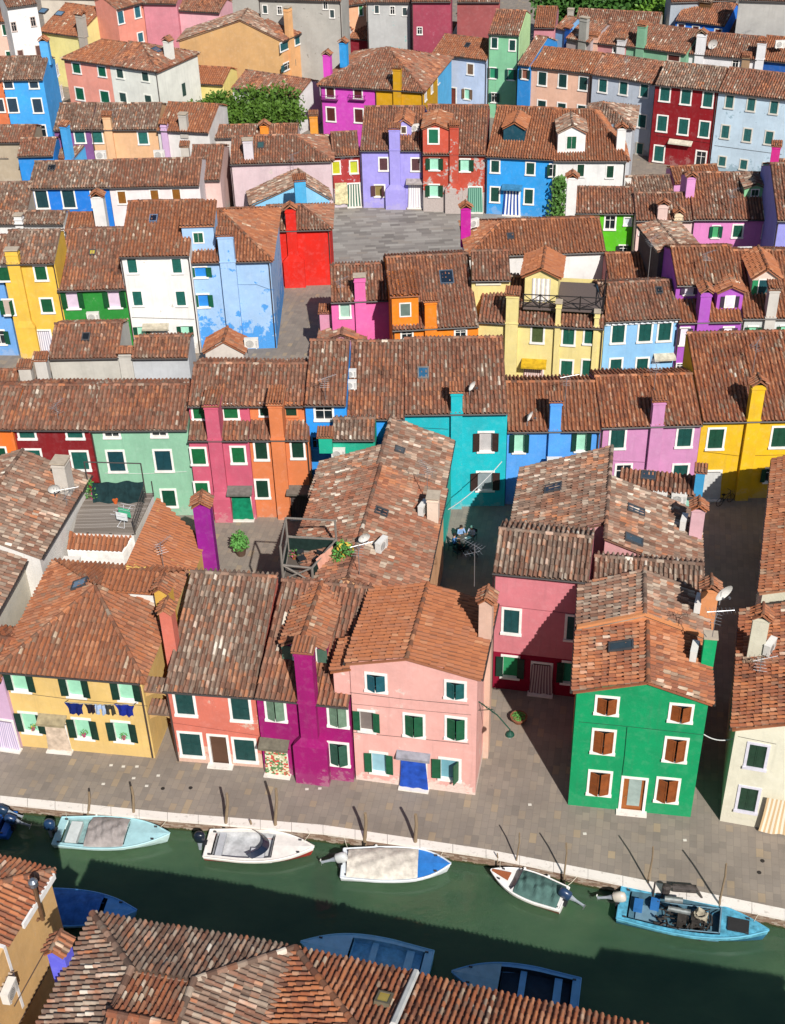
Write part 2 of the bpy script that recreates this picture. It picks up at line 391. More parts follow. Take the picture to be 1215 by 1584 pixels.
# ------------------------------------------------------------------ houses
def frame_map(kind, W):
    # (u along the wall, n outwards, z) -> local xyz
    return {'f': lambda u, n, z: (u, -n, z), 'r': lambda u, n, z: (W+n, u, z), 'l': lambda u, n, z: (-n, u, z), 'b': lambda u, n, z: (u, n, z)}[kind]
HOUSES = {}
class House:
    def __init__(s, key, label, A, B, he, col, tile='mixed', cat='house', name='house', wear=0, wearcol='#c9c0b4', W=None, D=None, zlo=None, wall=None, band=None, grp='painted houses of the island town'):
        a, b = at(A, he), at(B, he)
        s.ang = math.atan2(b.y-a.y, b.x-a.x); s.W = W or math.hypot(b.x-a.x, b.y-a.y); s.he = he; s.key = key
        s.O = Vector((a.x, a.y, 0)); s.Ri = Matrix.Rotation(-s.ang, 3, 'Z'); s.Rw = Matrix.Rotation(s.ang, 3, 'Z')
        s.root = thing(name, label, cat, s.O, s.ang, grp)
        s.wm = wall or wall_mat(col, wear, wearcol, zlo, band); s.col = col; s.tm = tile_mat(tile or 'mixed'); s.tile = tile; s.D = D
        s.holes = []; s.planes = []; s.sb = None; s.caps = []; s.extra = []; HOUSES[key] = s
        s.fr = WHITE; s.sh = GRN; s.wz = None
    def lo(s): return s.Ri @ (CAMP-s.O)
    def ld(s, p): return s.Ri @ ray(p)
    def toW(s, q): return s.Rw @ Vector(q)+s.O
    def fw(s, p, n=0.0):
        o, d = s.lo(), s.ld(p); t = (-n-o.y)/d.y; q = o+d*t; return q.x, q.z
    def sw(s, p, side='r', n=0.0):
        o, d = s.lo(), s.ld(p); x = s.W+n if side == 'r' else -n; t = (x-o.x)/d.x; q = o+d*t; return q.y, q.z
    def onroof(s, p):
        o, d = s.lo(), s.ld(p); best = None
        for poly in s.planes:
            P = [Vector(q) for q in poly]; n = sum(((P[i]).cross(P[(i+1) % len(P)]) for i in range(len(P))), Vector()).normalized()
            if n.z < 0: n = -n
            dn = d.dot(n)
            if abs(dn) < 1e-6: continue
            t = (P[0]-o).dot(n)/dn; q = o+d*t
            sg = []
            for i in range(len(P)):
                e = P[(i+1) % len(P)]-P[i]; sg.append(e.x*(q.y-P[i].y)-e.y*(q.x-P[i].x))
            inside = all(x > -.6 for x in sg) or all(x < .6 for x in sg)
            if t > 0 and inside and (best is None or t < best[0]): best = (t, q)
        if best: return best[1]
        P = [Vector(q) for q in s.planes[0]]; n = (P[1]-P[0]).cross(P[2]-P[0]).normalized(); t = (P[0]-o).dot(n)/d.dot(n); return o+d*t
    def solve_ridge(s, p, sl, y0=0.0, z0=None):
        z0 = s.he if z0 is None else z0
        o, d = s.lo(), s.ld(p); t = (z0+sl*(0-y0)-o.z+sl*o.y)/(d.z-sl*d.y); q = o+d*t; return q.y, q.z, q.x
    # --- body types
    def gable(s, ridge, sl=.38, D=None, ov=.28, so=(0.0, 0.0), sb=None, wallD=None, caps=True):
        y0 = 0.0; z0 = s.he
        if sb: y0, z0 = sb; s.sb = sb
        ry, rz, _ = s.solve_ridge(ridge, sl, y0, z0); s.ry, s.rz = ry, rz
        D = (ry-D if D < 0 else D) if D else ry+.62*(ry-y0); s.D = D; bs = sl
        l, r = so; W = s.W; lift = .05
        f = [(-l, y0-ov, z0-ov*sl+lift), (W+r, y0-ov, z0-ov*sl+lift), (W+r, ry, rz+lift), (-l, ry, rz+lift)]
        b = [(-l, ry, rz+lift), (W+r, ry, rz+lift), (W+r, D+.2, rz-(D+.2-ry)*bs+lift), (-l, D+.2, rz-(D+.2-ry)*bs+lift)]
        s.planes = [f, b]; s.ridges = [((-l, ry, rz+lift), (W+r, ry, rz+lift))] if caps else []
        zb = rz-(D-ry)*bs
        s.prof = [(y0, 0), (y0, z0), (ry, rz), (D, zb), (D, 0)]; s.ptype = 'x'
        s.front_top = z0 if not sb else None
        return s
    def shed(s, top, sl=.3, D=None, ov=.22, so=(0, 0)):
        if D: ry = D; rz = s.he+sl*D
        else: ry, rz, _ = s.solve_ridge(top, sl)
        W = s.W; l, r = so; s.ry, s.rz, s.D = ry, rz, ry
        s.planes = [[(-l, -ov, s.he-ov*sl+.05), (W+r, -ov, s.he-ov*sl+.05), (W+r, ry, rz+.05), (-l, ry, rz+.05)]]; s.ridges = []
        s.prof = [(0, 0), (0, s.he), (ry, rz), (ry, 0)]; s.ptype = 'x'; s.front_top = s.he; return s
    def gfront(s, apex, rear, D=None, ov=(.15, .15), so=(.22, .22), ra=None, apexx=None):
        """gable facing the camera: apex pixel on the front plane, rear = ridge-end pixel"""
        if apex: xa, za = s.fw(apex)
        else: xa = apexx; za = s.he+.38*xa
        if D is None:
            o, d = s.lo(), s.ld(rear); t = (za-o.z)/d.z; D = (o+d*t).y
        s.D = D; W = s.W; s.rz = za; s.xa = xa; sl = (za-s.he)/xa; sr = (za-s.he)/(W-xa); l, r = so; f, b = ov; h = s.he; k = .05
        L = [(-l, -f, h-l*sl+k), (xa, -f, za+k), (xa, D+b, za+k), (-l, D+b, h-l*sl+k)]
        R = [(xa, -f, za+k), (W+r, -f, h-r*sr+k), (W+r, D+b, h-r*sr+k), (xa, D+b, za+k)]
        s.planes = [L, R]; s.ridges = [((xa, -f, za+k), (xa, D+b, za+k))]
        s.prof = [(0, 0), (0, h), (xa, za), (W, h), (W, 0)]; s.ptype = 'y'; s.front_top = h; return s
    def hip(s, apexes, D=None, ov=.28, left=True, right=True, sl=.38, so=(0, 0)):
        """ridge parallel to the front between two apex pixels; hipped or gabled at each end"""
        ay, az, ax = s.solve_ridge(apexes[0], sl); by, bz, bx = s.solve_ridge(apexes[-1], sl)
        y = (ay+by)/2; z = s.he+sl*y; s.ry, s.rz = y, z; W = s.W; D = D or 2*y; s.D = D; h = s.he; k = .05
        x0 = ax if left else -so[0]; x1 = bx if right else W+so[1]; L = ov if left else so[0]; R = ov if right else so[1]
        e = h-ov*sl+k; Bz = z-(D+ov-y)*sl+k
        f = [(-L, -ov, e), (W+R, -ov, e), (x1, y, z+k)]+([(x0, y, z+k)] if x1-x0 > .05 else [])
        b = [(x1, y, z+k), (W+R, D+ov, Bz), (-L, D+ov, Bz), (x0, y, z+k)]
        s.planes = [f, b]; s.ridges = [((x0, y, z+k), (x1, y, z+k))]
        if left: s.planes.append([(-L, D+ov, Bz), (-L, -ov, e), (x0, y, z+k)]); s.ridges.append(((-L, -ov, e), (x0, y, z+k)))
        if right: s.planes.append([(W+R, -ov, e), (W+R, D+ov, Bz), (x1, y, z+k)]); s.ridges.append(((W+R, -ov, e), (x1, y, z+k)))
        s.hipc = (left, right, x0, x1)
        s.prof = [(0, 0), (0, h), (D, h), (D, 0)] if left and right else [(0, 0), (0, h), (y, z), (D, max(1, z-(D-y)*sl)), (D, 0)]
        s.ptype = 'x'; s.front_top = h; s.hiptrim = (left, right); return s
    def done(s, dp='', gut=True, p=.27):
        W, D = s.W, s.D; mb = MB(); pr = s.prof
        zt = s.front_top
        if s.ptype == 'x':
            xl, xr = 0.0, W
            lefth, righth = getattr(s, 'hiptrim', (False, False))
            yb = pr[-1][0]; y0 = pr[0][0]
            def end(x, hipd):
                if hipd: return [(x, y0, 0), (x, y0, s.he), (x, yb, s.he), (x, yb, 0)]
                return [(x, y, z-.04 if 0 < i < len(pr)-1 else 0) for i, (y, z) in enumerate(pr)]
            mb.face(list(reversed(end(xl, lefth)))); mb.face(end(xr, righth))
            hb = s.he if lefth and righth else pr[-2][1]-.04
            mb.face([(xr, yb, 0), (xl, yb, 0), (xl, yb, hb), (xr, yb, hb)])
            if s.sb:                                           # upper storey stands back above a tiled ledge
                y0, z0 = s.sb; lz = s.he+y0*.42
                s.grid(mb, 0.0, s.he, 'f'); mb.face([(0, y0, lz-.3), (W, y0, lz-.3), (W, y0, z0-.04), (0, y0, z0-.04)])
                mb.face([(0, 0, 0), (0, y0, 0), (0, y0, lz), (0, 0, s.he)]); mb.face([(W, y0, 0), (W, 0, 0), (W, 0, s.he), (W, y0, lz)])
            else: s.grid(mb, 0.0, zt-.02, 'f')
        else:
            s.grid(mb, 0.0, zt, 'f')
            (x0, _), (_, h), (xa, za), (xr, _), _ = pr
            mb.face([(0, 0, h), (W, 0, h), (xa, 0, za-.03)]); mb.face([(W, D, 0), (0, D, 0), (0, D, h), (xa, D, za-.03), (W, D, h)])
            mb.face([(0, D, 0), (0, 0, 0), (0, 0, h), (0, D, h)]); mb.face([(W, 0, 0), (W, D, 0), (W, D, h), (W, 0, h)])
        mb.build('wall', s.wm, s.root)
        bm = bmesh.new()
        for q in s.planes: roof_plane(bm, q, p)
        if s.sb:
            y0, z0 = s.sb; lz = s.he+y0*.42
            roof_plane(bm, [(0, -.25, s.he-.08), (W, -.25, s.he-.08), (W, y0, lz+.05), (0, y0, lz+.05)], p)
        for a, b in s.ridges: ridge_caps(bm, a, b)
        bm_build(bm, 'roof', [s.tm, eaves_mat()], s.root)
        if gut:
            def gt(a, b): MB().tube([a, b], .065, 6).build('gutter', gutter_mat(), s.root)
            if s.ptype == 'x':
                y = -.30 if not s.sb else -.28; z = s.he-.14; gt((-.02, y, z), (W+.02, y, z))
                if s.sb: gt((-.02, s.sb[0]-.3, s.sb[1]-.14), (W+.02, s.sb[0]-.3, s.sb[1]-.14))
            else:
                q = s.planes[1]; gt(tuple(Vector(q[1])+Vector((.05, 0, -.08))), tuple(Vector(q[2])+Vector((.05, 0, -.08))))
                q = s.planes[0]; gt(tuple(Vector(q[0])+Vector((-.05, 0, -.08))), tuple(Vector(q[3])+Vector((-.05, 0, -.08))))
        for c in dp:
            x = .1 if c == 'l' else s.W-.1
            d = MB(); d.tube([(x, -.3, s.he-.18), (x, -.09, s.he-.5), (x, -.09, .1)], .05, 6); d.build('downpipe', plain('#4a3f3a', .6), s.root)
        return s
    def grid(s, mb, z0, z1, face):
        W = s.W; H = [h for h in s.holes if h[3] < z1-.02 and h[0] > .02 and h[1] < W-.02 and h[2] >= 0]
        s.cut = H
        xs = sorted({0.0, W, *[h[0] for h in H], *[h[1] for h in H]}); zs = sorted({z0, z1, *[h[2] for h in H], *[h[3] for h in H]})
        for i in range(len(xs)-1):
            for j in range(len(zs)-1):
                cx, cz = (xs[i]+xs[i+1])/2, (zs[j]+zs[j+1])/2
                if xs[i+1]-xs[i] < 1e-5 or zs[j+1]-zs[j] < 1e-5: continue
                if any(h[0] < cx < h[1] and h[2] < cz < h[3] for h in H): continue
                mb.face([(xs[i], 0, zs[j]), (xs[i+1], 0, zs[j]), (xs[i+1], 0, zs[j+1]), (xs[i], 0, zs[j+1])])
    # --- openings
    def win(s, p, kind='c', size=None, face='f', sh=None, fr=None, n=0.0, pane=None, t=None):
        zk = p[0]; sz = size or s.wz
        if face == 'f':
            u, z = s.fw(p, n); P = s.toW((u, -n, z))
        else: u, z = s.sw(p, face); P = s.toW((s.W if face == 'r' else 0, u, z))
        if sz and sz[0] > 6:
            k = ZO[zk][2]; px, py = survey(p); hw, hh = sz[0]*k/2, sz[1]*k/2
            if face == 'f':
                w = abs(s.fw((px+hw, py), n)[0]-s.fw((px-hw, py), n)[0]); h = abs(s.fw((px, py-hh), n)[1]-s.fw((px, py+hh), n)[1])
            else: w = abs(s.sw((px+hw, py), face)[0]-s.sw((px-hw, py), face)[0]); h = abs(s.sw((px, py-hh), face)[1]-s.sw((px, py+hh), face)[1])
        else: w, h = sz or (1.1, 1.55)
        if face == 'f' and n == 0 and z+h/2 > s.he-.16 and (not s.ptype == 'y' if hasattr(s, 'ptype') else True):
            top = s.he-.18; bot = z-h/2; z = (top+bot)/2; h = max(.5, top-bot)
        z = max(z, h/2+.02)
        return s.window(u, z, w, h, kind, face, sh or s.sh, fr or s.fr, n, pane, t)
    def window(s, u, z, w, h, kind='c', face='f', sh=GRN, fr=WHITE, n=0.0, pane=None, t=None, door=False):
        m = frame_map(face, s.W); x0, x1, z0, z1 = u-w/2, u+w/2, z-h/2, z+h/2
        cut = face == 'f' and n == 0.0 and x0 > .03 and x1 < s.W-.03
        if cut: s.holes.append((x0+.012, x1-.012, max(z0+.012, 0.0), z1-.012))
        back = -.16 if cut else .004
        t = t if t is not None else min(.14, w*.13); pr = .045
        fm = plain(fr, .7, .3, .08)
        f = MB(); B = lambda a, b, c, d, e, g, mb=f: mb.box(a, n+c, e, b, n+d, g, 0, lambda q, r, v: m(q, r, v))
        if kind != 'n' or cut:
            B(x0, x0+t, back, pr, z0, z1); B(x1-t, x1, back, pr, z0, z1); B(x0+t, x1-t, back, pr, z1-t, z1)
            if not door: B(x0-.03, x1+.03, back, pr+.07, z0-.03, z0+t*.8)
        root = f.build('window_frame' if not door else 'door_frame', fm, s.root)
        ix0, ix1, iz0, iz1 = x0+t, x1-t, z0+t*.8 if not door else z0, z1-t
        mid = (ix0+ix1)/2; ww = ix1-ix0
        rx = random.Random(int(u*1000)+int(z*77)+hash(s.key) % 100)
        def shutter(hx, dirn, ang, width, off, mat):
            """leaf hinged at hx, reaching width along dirn, swung out by ang"""
            ca, sa = math.cos(ang), math.sin(ang)
            def g(a, b, v): return m(hx+dirn*(a*ca-b*sa*0)-dirn*b*sa, n+off+a*sa+b*ca, v)
            q = MB(); e = .07
            q.box(.004, 0, iz0+.01, width-.004, .022, iz1-.01, 0, g)
            for a0, a1, v0, v1 in ((.004, e, iz0, iz1), (width-e, width-.004, iz0, iz1), (e, width-e, iz0, iz0+.09), (e, width-e, iz1-.09, iz1), (e, width-e, (iz0+iz1)/2-.04, (iz0+iz1)/2+.04)):
                q.box(a0, .022, v0+.012, a1, .042, v1-.012, 0, g)
            q.build('shutter', mat, root)
        sm = plain(sh, .55, .35, .14)
        if kind in ('c', 'n'):
            if kind == 'c':
                shutter(ix0, 1, 0, ww/2, -.04 if cut else .006, sm); shutter(ix1, -1, 0, ww/2, -.04 if cut else .006, sm)
            else:
                shutter(ix0, 1, 0, ww/2, -.05 if cut else .006, sm); shutter(ix1, -1, 0, ww/2, -.05 if cut else .006, sm)
        elif kind == 'a':
            a1 = rx.uniform(.3, .5); a2 = rx.uniform(.3, .5)
            shutter(ix0, 1, a1, ww/2*1.02, .012, sm); shutter(ix1, -1, a2, ww/2*1.02, .012, sm)
        elif kind in ('o', 'h'):
            shutter(ix0, -1, rx.uniform(.05, .16), ww/2, .05, sm)
            if kind == 'o': shutter(ix1, 1, rx.uniform(.05, .16), ww/2, .05, sm)
            else: shutter(ix1, 1, 2.0, ww/2, .05, sm)
        if kind != 'c':
            pm = pane if pane and not isinstance(pane, str) else (plain(pane, .8, .2, .06) if pane else glass_mat())
            pn = MB(); dpt = -.11 if cut else .008
            pn.box(ix0, n+dpt-.03*(1 if cut else .1), iz0, ix1, n+dpt, iz1, 0, lambda a, b, c: m(a, b, c)); pn.build('pane', pm, root)
            if kind in ('g', 'o', 'h') and not pane:
                q = MB(); q.box(mid-.025, n+dpt, iz0, mid+.025, n+dpt+.03, iz1, 0, lambda a, b, c: m(a, b, c))
                q.box(ix0, n+dpt, (iz0*.35+iz1*.65)-.02, ix1, n+dpt+.025, (iz0*.35+iz1*.65)+.02, 0, lambda a, b, c: m(a, b, c)); q.build('glazing_bar', fm, root)
        return root
    def door(s, p, w=1.15, h=2.3, leaf=BRN, fr=WHITE, curtain=None, awn=None, n=0.0, glass=None):
        u, _ = s.fw(p, n); cut = n == 0.0
        root = s.window(u, h/2+.01, w, h, 'none', 'f', GRN, fr, n, leaf if not glass else None, None, True)
        if glass:
            t = min(.14, w*.13); q = MB(); lm = plain(leaf, .5)
            q.box(u-w/2+t, .08, .02, u+w/2-t, .1, h-t); q.build('door_leaf', lm, root)
            q = MB(); q.box(u-w*.2, .06, .35, u+w*.27, .079, h-t-.12); q.build('door_glass', plain(glass, .2, .5), root)
            q = MB(); q.tube([(u-w*.29, .06, 1.0), (u-w*.29, .03, 1.0), (u-w*.25, .03, 1.0)], .015, 5); q.build('handle', plain('#b0a080', .3, .5, 0, .8), root)
        if curtain: s.sheet(u, .08, w*.98, h-.15, curtain)
        if awn: s.awning(u, h+.12, w+.35, *awn)
        st = MB(); st.box(u-w/2-.1, -.38, 0.002, u+w/2+.1, .02, .09); st.build('doorstep', stone_mat(), s.root)
        return root
    def sheet(s, u, z0, w, z1, mat, n=.09, name='door_curtain', waves=2.3):
        q = MB(); N = 24; nz = 6; rx = random.Random(int(u*997)); pts = []
        for j in range(nz+1):
            v = j/nz; z = z1-(z1-z0)*v; row = []
            for i in range(N+1):
                k = i/N; off = .02+.035*v*(.5+.5*math.sin(k*waves*6.28+1.3*math.sin(v*2)))+.03*v
                row.append((u+(w*(k-.5))*(.95+.14*v)+.02*math.sin(v*3+k*5), -(n+off), z+(.05*math.sin(k*9+2)*(v > .9))))
            pts.append(row)
        for j in range(nz):
            for i in range(N):
                q.face([pts[j+1][i], pts[j+1][i+1], pts[j][i+1], pts[j][i]], 0, [(i/N, 1-(j+1)/nz), ((i+1)/N, 1-(j+1)/nz), ((i+1)/N, 1-j/nz), (i/N, 1-j/nz)])
        q.build(name, mat, s.root, smooth=True)
    def awning(s, u, z, w, col='#8d8577', d=.55, n=0.0):
        q = MB(); q.prism([(u-w/2, -n, z+.22), (u+w/2, -n, z+.22), (u+w/2, -n-d, z-.06), (u-w/2, -n-d, z-.06)], [(u-w/2, -n, z+.25), (u+w/2, -n, z+.25), (u+w/2, -n-d, z-.03), (u-w/2, -n-d, z-.03)])
        q.box(u-w/2, -n-d-.03, z-.16, u+w/2, -n-d, z-.02); aw = q.build('awning', plain(col, .7, .3, .2), s.root)
        for k in (-1, 1): MB().tube([(u+k*w*.46, -n, z-.45), (u+k*w*.46, -n-d*.8, z-.04)], .018, 5).build('bracket', gutter_mat(), aw)
    # --- chimneys, dormers, skylights
    def cap(s, ch, x, y, z, w, d, kind, along='x'):
        if kind == 'roof':                                     # little pitched tile roof
            bm = bmesh.new(); r = .24; o = .14
            if along == 'y': f = lambda a, b, c: (x+a, y+b, c)
            else: f = lambda a, b, c: (x+b, y+a, c)
            ww, dd = (w, d) if along == 'y' else (d, w)
            roof_plane(bm, [f(-ww/2-o, -dd/2-o, z), f(0, -dd/2-o, z+r+ww*.2), f(0, dd/2+o, z+r+ww*.2), f(-ww/2-o, dd/2+o, z)], .22, .3, .05)
            roof_plane(bm, [f(ww/2+o, -dd/2-o, z), f(0, -dd/2-o, z+r+ww*.2), f(0, dd/2+o, z+r+ww*.2), f(ww/2+o, dd/2+o, z)], .22, .3, .05)
            ridge_caps(bm, f(0, -dd/2-o, z+r+ww*.2), f(0, dd/2+o, z+r+ww*.2), .08, .3, .05)
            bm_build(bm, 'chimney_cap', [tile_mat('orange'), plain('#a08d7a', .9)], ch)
        elif kind == 'tile':                                   # flat slab with one course of tiles hanging forward
            bm = bmesh.new(); o = .12
            roof_plane(bm, [(x-w/2-o, y-d/2-o, z-.06), (x+w/2+o, y-d/2-o, z-.06), (x+w/2+o, y+d/2+o, z+.22), (x-w/2-o, y+d/2+o, z+.22)], .2, .42, .06)
            bm_build(bm, 'chimney_cap', [tile_mat('orange'), plain('#8a6a55', .9)], ch)
        elif kind == 'flat':
            q = MB(); q.box(x-w/2-.07, y-d/2-.07, z, x+w/2+.07, y+d/2+.07, z+.09); q.build('chimney_cap', plain('#b9aa96', .9), ch)
    def chim(s, top, w, col=None, kind='tile', zb=0.0, n=.32, flare=None, capcol=None, label=None, depth=.32, band=None, along='x'):
        """chimney on the front wall: top pixel of its cap, width in zoom pixels"""
        u, zt = s.fw(top, n*.3); P = s.toW((u, 0, zt)); k = ZO[top[0]][2] if len(top) == 3 else 1.0
        w = w*k*mpp(P) if w > 3 else w
        hcap = .3 if kind in ('tile',) else (.24+.2*(w if along == 'y' else .6)+.05 if kind == 'roof' else .09)
        zc = max(zt-hcap, s.he+.3); y0, y1 = -n, depth
        if s.sb: y1 = max(y1, .32)
        q = MB()
        if flare:
            zf, k2 = flare; w2 = w*k2
            q.prism([(u-w/2, y0, zf+.55), (u+w/2, y0, zf+.55), (u+w/2, .05, zf+.55), (u-w/2, .05, zf+.55)], [(u-w/2, y0, zc), (u+w/2, y0, zc), (u+w/2, .05, zc), (u-w/2, .05, zc)])
            q.prism([(u-w2/2, y0-.12, zf), (u+w2/2, y0-.12, zf), (u+w2/2, .05, zf), (u-w2/2, .05, zf)], [(u-w/2, y0, zf+.55), (u+w/2, y0, zf+.55), (u+w/2, .05, zf+.55), (u-w/2, .05, zf+.55)])
            q.prism([(u-w2/2, y0-.12, 0), (u+w2/2, y0-.12, 0), (u+w2/2, .05, 0), (u-w2/2, .05, 0)], [(u-w2/2, y0-.12, zf), (u+w2/2, y0-.12, zf), (u+w2/2, .05, zf), (u-w2/2, .05, zf)])
            q.box(u-w/2, .05, s.he-.4, u+w/2, y1, zc)
        else:
            q.box(u-w/2, y0, zb, u+w/2, .05, s.he-.1); q.box(u-w/2+.01, y0+.01, s.he-.1, u+w/2-.01, y1, zc)
        q.box(u-w/2-.05, y0-.05, s.he-.02, u+w/2+.05, y1-.03, s.he+.06); q.box(u-w/2-.04, y0-.04, zc-.32, u+w/2+.04, y1+.04, zc-.24)
        ch = q.build('chimney', wall_mat(col) if col else s.wm, s.root)
        if label: ch['label'] = label
        if kind != 'none':
            v = MB(); v.box(u-w/2+.06, y0+.04, zc, u+w/2-.06, y1-.04, zc+.1); v.build('flue', plain('#241c18', .9), ch)
        s.cap(ch, u, (y0+y1)/2, zc+.1, w, y1-y0, kind, along)
        return ch
    def rchim(s, base, top, w, col='#d9d2c6', kind='roof', d=None, along='y', label=None):
        """chimney rising from the roof: base pixel on the roof, top pixel"""
        q0 = s.onroof(base); P = s.toW(q0); zt = top_h(P, top); k = ZO[top[0]][2] if len(top) == 3 else 1
        w = w*k*mpp(P) if w > 3 else w; d = d or w*.8; x, y = q0.x, q0.y+d/2
        hc = .3 if kind == 'tile' else (.44 if kind == 'roof' else .09); zc = max(zt-hc, q0.z+.4)
        q = MB(); q.box(x-w/2, y-d/2, q0.z-.8, x+w/2, y+d/2, zc); q.box(x-w/2-.04, y-d/2-.04, zc-.14, x+w/2+.04, y+d/2+.04, zc-.05)
        ch = q.build('chimney', wall_mat(col), s.root)
        if label: ch['label'] = label
        v = MB(); v.box(x-w/2+.06, y-d/2+.05, zc, x+w/2-.06, y+d/2-.05, zc+.1); v.build('flue', plain('#241c18', .9), ch)
        s.cap(ch, x, y, zc+.1, w, d, kind, along); return ch
    def dormer(s, base, w, h, col=None, win='c', sh=GRN, rise=None, tile=None, pane=None, kind='gable', wsz=(.55, .6), fr=WHITE, y_off=0.0, depth=None):
        q = s.onroof(base); P = s.toW(q); k = ZO[base[0]][2]
        w = w*k*mpp(P); h = h*k*mpp(P)/.82; x0, x1 = q.x-w/2, q.x+w/2; y0, z0 = q.y+y_off, q.z-.25; z1 = q.z+h; rise = rise if rise is not None else w*.2
        sl = (s.rz-s.he)/max(.1, s.ry-(s.sb[0] if s.sb else 0)) if hasattr(s, 'ry') else .38
        dp = depth or min((h+rise)/max(.2, sl)+.4, 4.5); xm = q.x
        mb = MB(); front = [(x0, y0, z0), (x1, y0, z0), (x1, y0, z1), (xm, y0, z1+(rise if kind == 'gable' else 0)), (x0, y0, z1)] if kind == 'gable' else [(x0, y0, z0), (x1, y0, z0), (x1, y0, z1), (x0, y0, z1)]
        mb.prism(front, [(a, y0+dp, c) for a, b, c in front]); dm = mb.build('dormer', wall_mat(col) if col else s.wm, s.root)
        bm = bmesh.new(); o = .14; f = .22; e = rise/(w/2)*o
        if kind == 'gable':
            roof_plane(bm, [(x0-o, y0-f, z1-e+.04), (xm, y0-f, z1+rise+.04), (xm, y0+dp, z1+rise+.04), (x0-o, y0+dp, z1-e+.04)])
            roof_plane(bm, [(x1+o, y0-f, z1-e+.04), (xm, y0-f, z1+rise+.04), (xm, y0+dp, z1+rise+.04), (x1+o, y0+dp, z1-e+.04)])
            ridge_caps(bm, (xm, y0-f, z1+rise+.04), (xm, y0+dp, z1+rise+.04))
        else:
            roof_plane(bm, [(x0-o, y0-f, z1), (x1+o, y0-f, z1), (x1+o, y0+dp, z1+rise), (x0-o, y0+dp, z1+rise)])
        bm_build(bm, 'dormer_roof', [tile_mat(tile) if tile else s.tm, plain('#efe8dd', .8)], dm)
        if win:
            ww, wh = w*wsz[0], min(h*.8, w*wsz[0]*1.3)*wsz[1]/.6; zc = q.z+h*.5; t = .09; m = MB(); g = []
            for a, b, c, d_ in ((xm-ww/2, xm-ww/2+t, zc-wh/2, zc+wh/2), (xm+ww/2-t, xm+ww/2, zc-wh/2, zc+wh/2), (xm-ww/2+t, xm+ww/2-t, zc+wh/2-t, zc+wh/2), (xm-ww/2+t, xm+ww/2-t, zc-wh/2, zc-wh/2+t)):
                m.box(a, y0-.05, c, b, y0-.002, d_, 0)
            m.box(xm-ww/2+t, y0-.02, zc-wh/2+t, xm+ww/2-t, y0-.003, zc+wh/2-t, 1); 
            if win == 'c': m.box(xm-.01, y0-.03, zc-wh/2+t, xm+.01, y0-.02, zc+wh/2-t, 0)
            if win == 'o':
                for sg in (-1, 1): m.box(xm+sg*ww/2, y0-.09, zc-wh/2+t, xm+sg*(ww/2+ww*.38), y0-.06, zc+wh/2-t, 2)
            m.build('window', [plain(fr, .7), (plain(sh, .5) if win == 'c' else (plain(pane, .6) if pane else glass_mat())), plain(sh, .5)], dm)
        return dm
    def sky(s, p, w, h, pane=None, fr='#4a4a4c'):
        q = s.onroof(p); P = s.toW(q); k = ZO[p[0]][2]; best = None
        for poly in s.planes:
            V = [Vector(v) for v in poly]; n = (V[1]-V[0]).cross(V[2]-V[0]).normalized()
            if n.z < 0: n = -n
            dd = abs((q-V[0]).dot(n))
            if best is None or dd < best[0]: best = (dd, n)
        n = best[1]; dn = Vector((n.x, n.y, 0)).normalized(); v = -(dn-n*dn.dot(n)).normalized(); u = v.cross(n)
        m = mpp(P); w, h = w*k*m, h*k*m/.8; q = q+n*.02
        if abs(n.x) > abs(n.y): w, h = h*1.1, w*.95
        f = lambda a, b, c: tuple(q+u*a+v*b+n*c)
        mb = MB(); t = .08
        for a0, a1, b0, b1 in ((-w/2, -w/2+t, -h/2, h/2), (w/2-t, w/2, -h/2, h/2), (-w/2+t, w/2-t, -h/2, -h/2+t), (-w/2+t, w/2-t, h/2-t, h/2)): mb.box(a0, b0, -.05, a1, b1, .16, 0, f)
        sk = mb.build('skylight', plain(fr, .5, .4), s.root)
        g = MB(); g.box(-w/2+t, -h/2+t, -.04, w/2-t, h/2-t, .12, 0, f); g.build('pane', glass_mat() if pane is None else plain(pane, .15, .6), sk)
# ------------------------------------------------------------------ loose things
def ac_unit(P, rz, label, w=.85, roofed=False):
    r = thing('air_conditioner', label, 'air conditioner', P, rz, 'outdoor air conditioning units'); h, d = w*.72, .32
    m = plain('#e4e0d8', .5, .35, .06)
    q = MB(); q.box(-w/2, -d/2, .08, w/2, d/2, .08+h); q.box(-w/2-.01, -d/2-.012, .08+h-.05, w/2+.01, d/2+.01, .08+h+.015)
    q.box(-w*.38, -d/2, 0, -w*.3, d/2, .08); q.box(w*.3, -d/2, 0, w*.38, d/2, .08); q.build('casing', m, r)
    q = MB(); N = 20; R = h*.38; cx = -w*.12; cz = .08+h*.48
    for a in range(N):
        t0, t1 = 6.283*a/N, 6.283*(a+1)/N
        for k, rr in enumerate((.25, .5, .75, 1.0)):
            q.face([(cx+R*(rr-.1)*math.cos(t0), -d/2-.014, cz+R*(rr-.1)*math.sin(t0)), (cx+R*(rr-.1)*math.cos(t1), -d/2-.014, cz+R*(rr-.1)*math.sin(t1)), (cx+R*rr*math.cos(t1), -d/2-.014, cz+R*rr*math.sin(t1)), (cx+R*rr*math.cos(t0), -d/2-.014, cz+R*rr*math.sin(t0))])
    q.build('fan_grille', plain('#6a6c6e', .5), r)
    q = MB()
    for k in range(5): q.box(w*.3, -d/2-.012, .16+k*h*.15, w*.44, -d/2-.002, .2+k*h*.15)
    q.build('side_vent', plain('#9a9a98', .5), r); return r
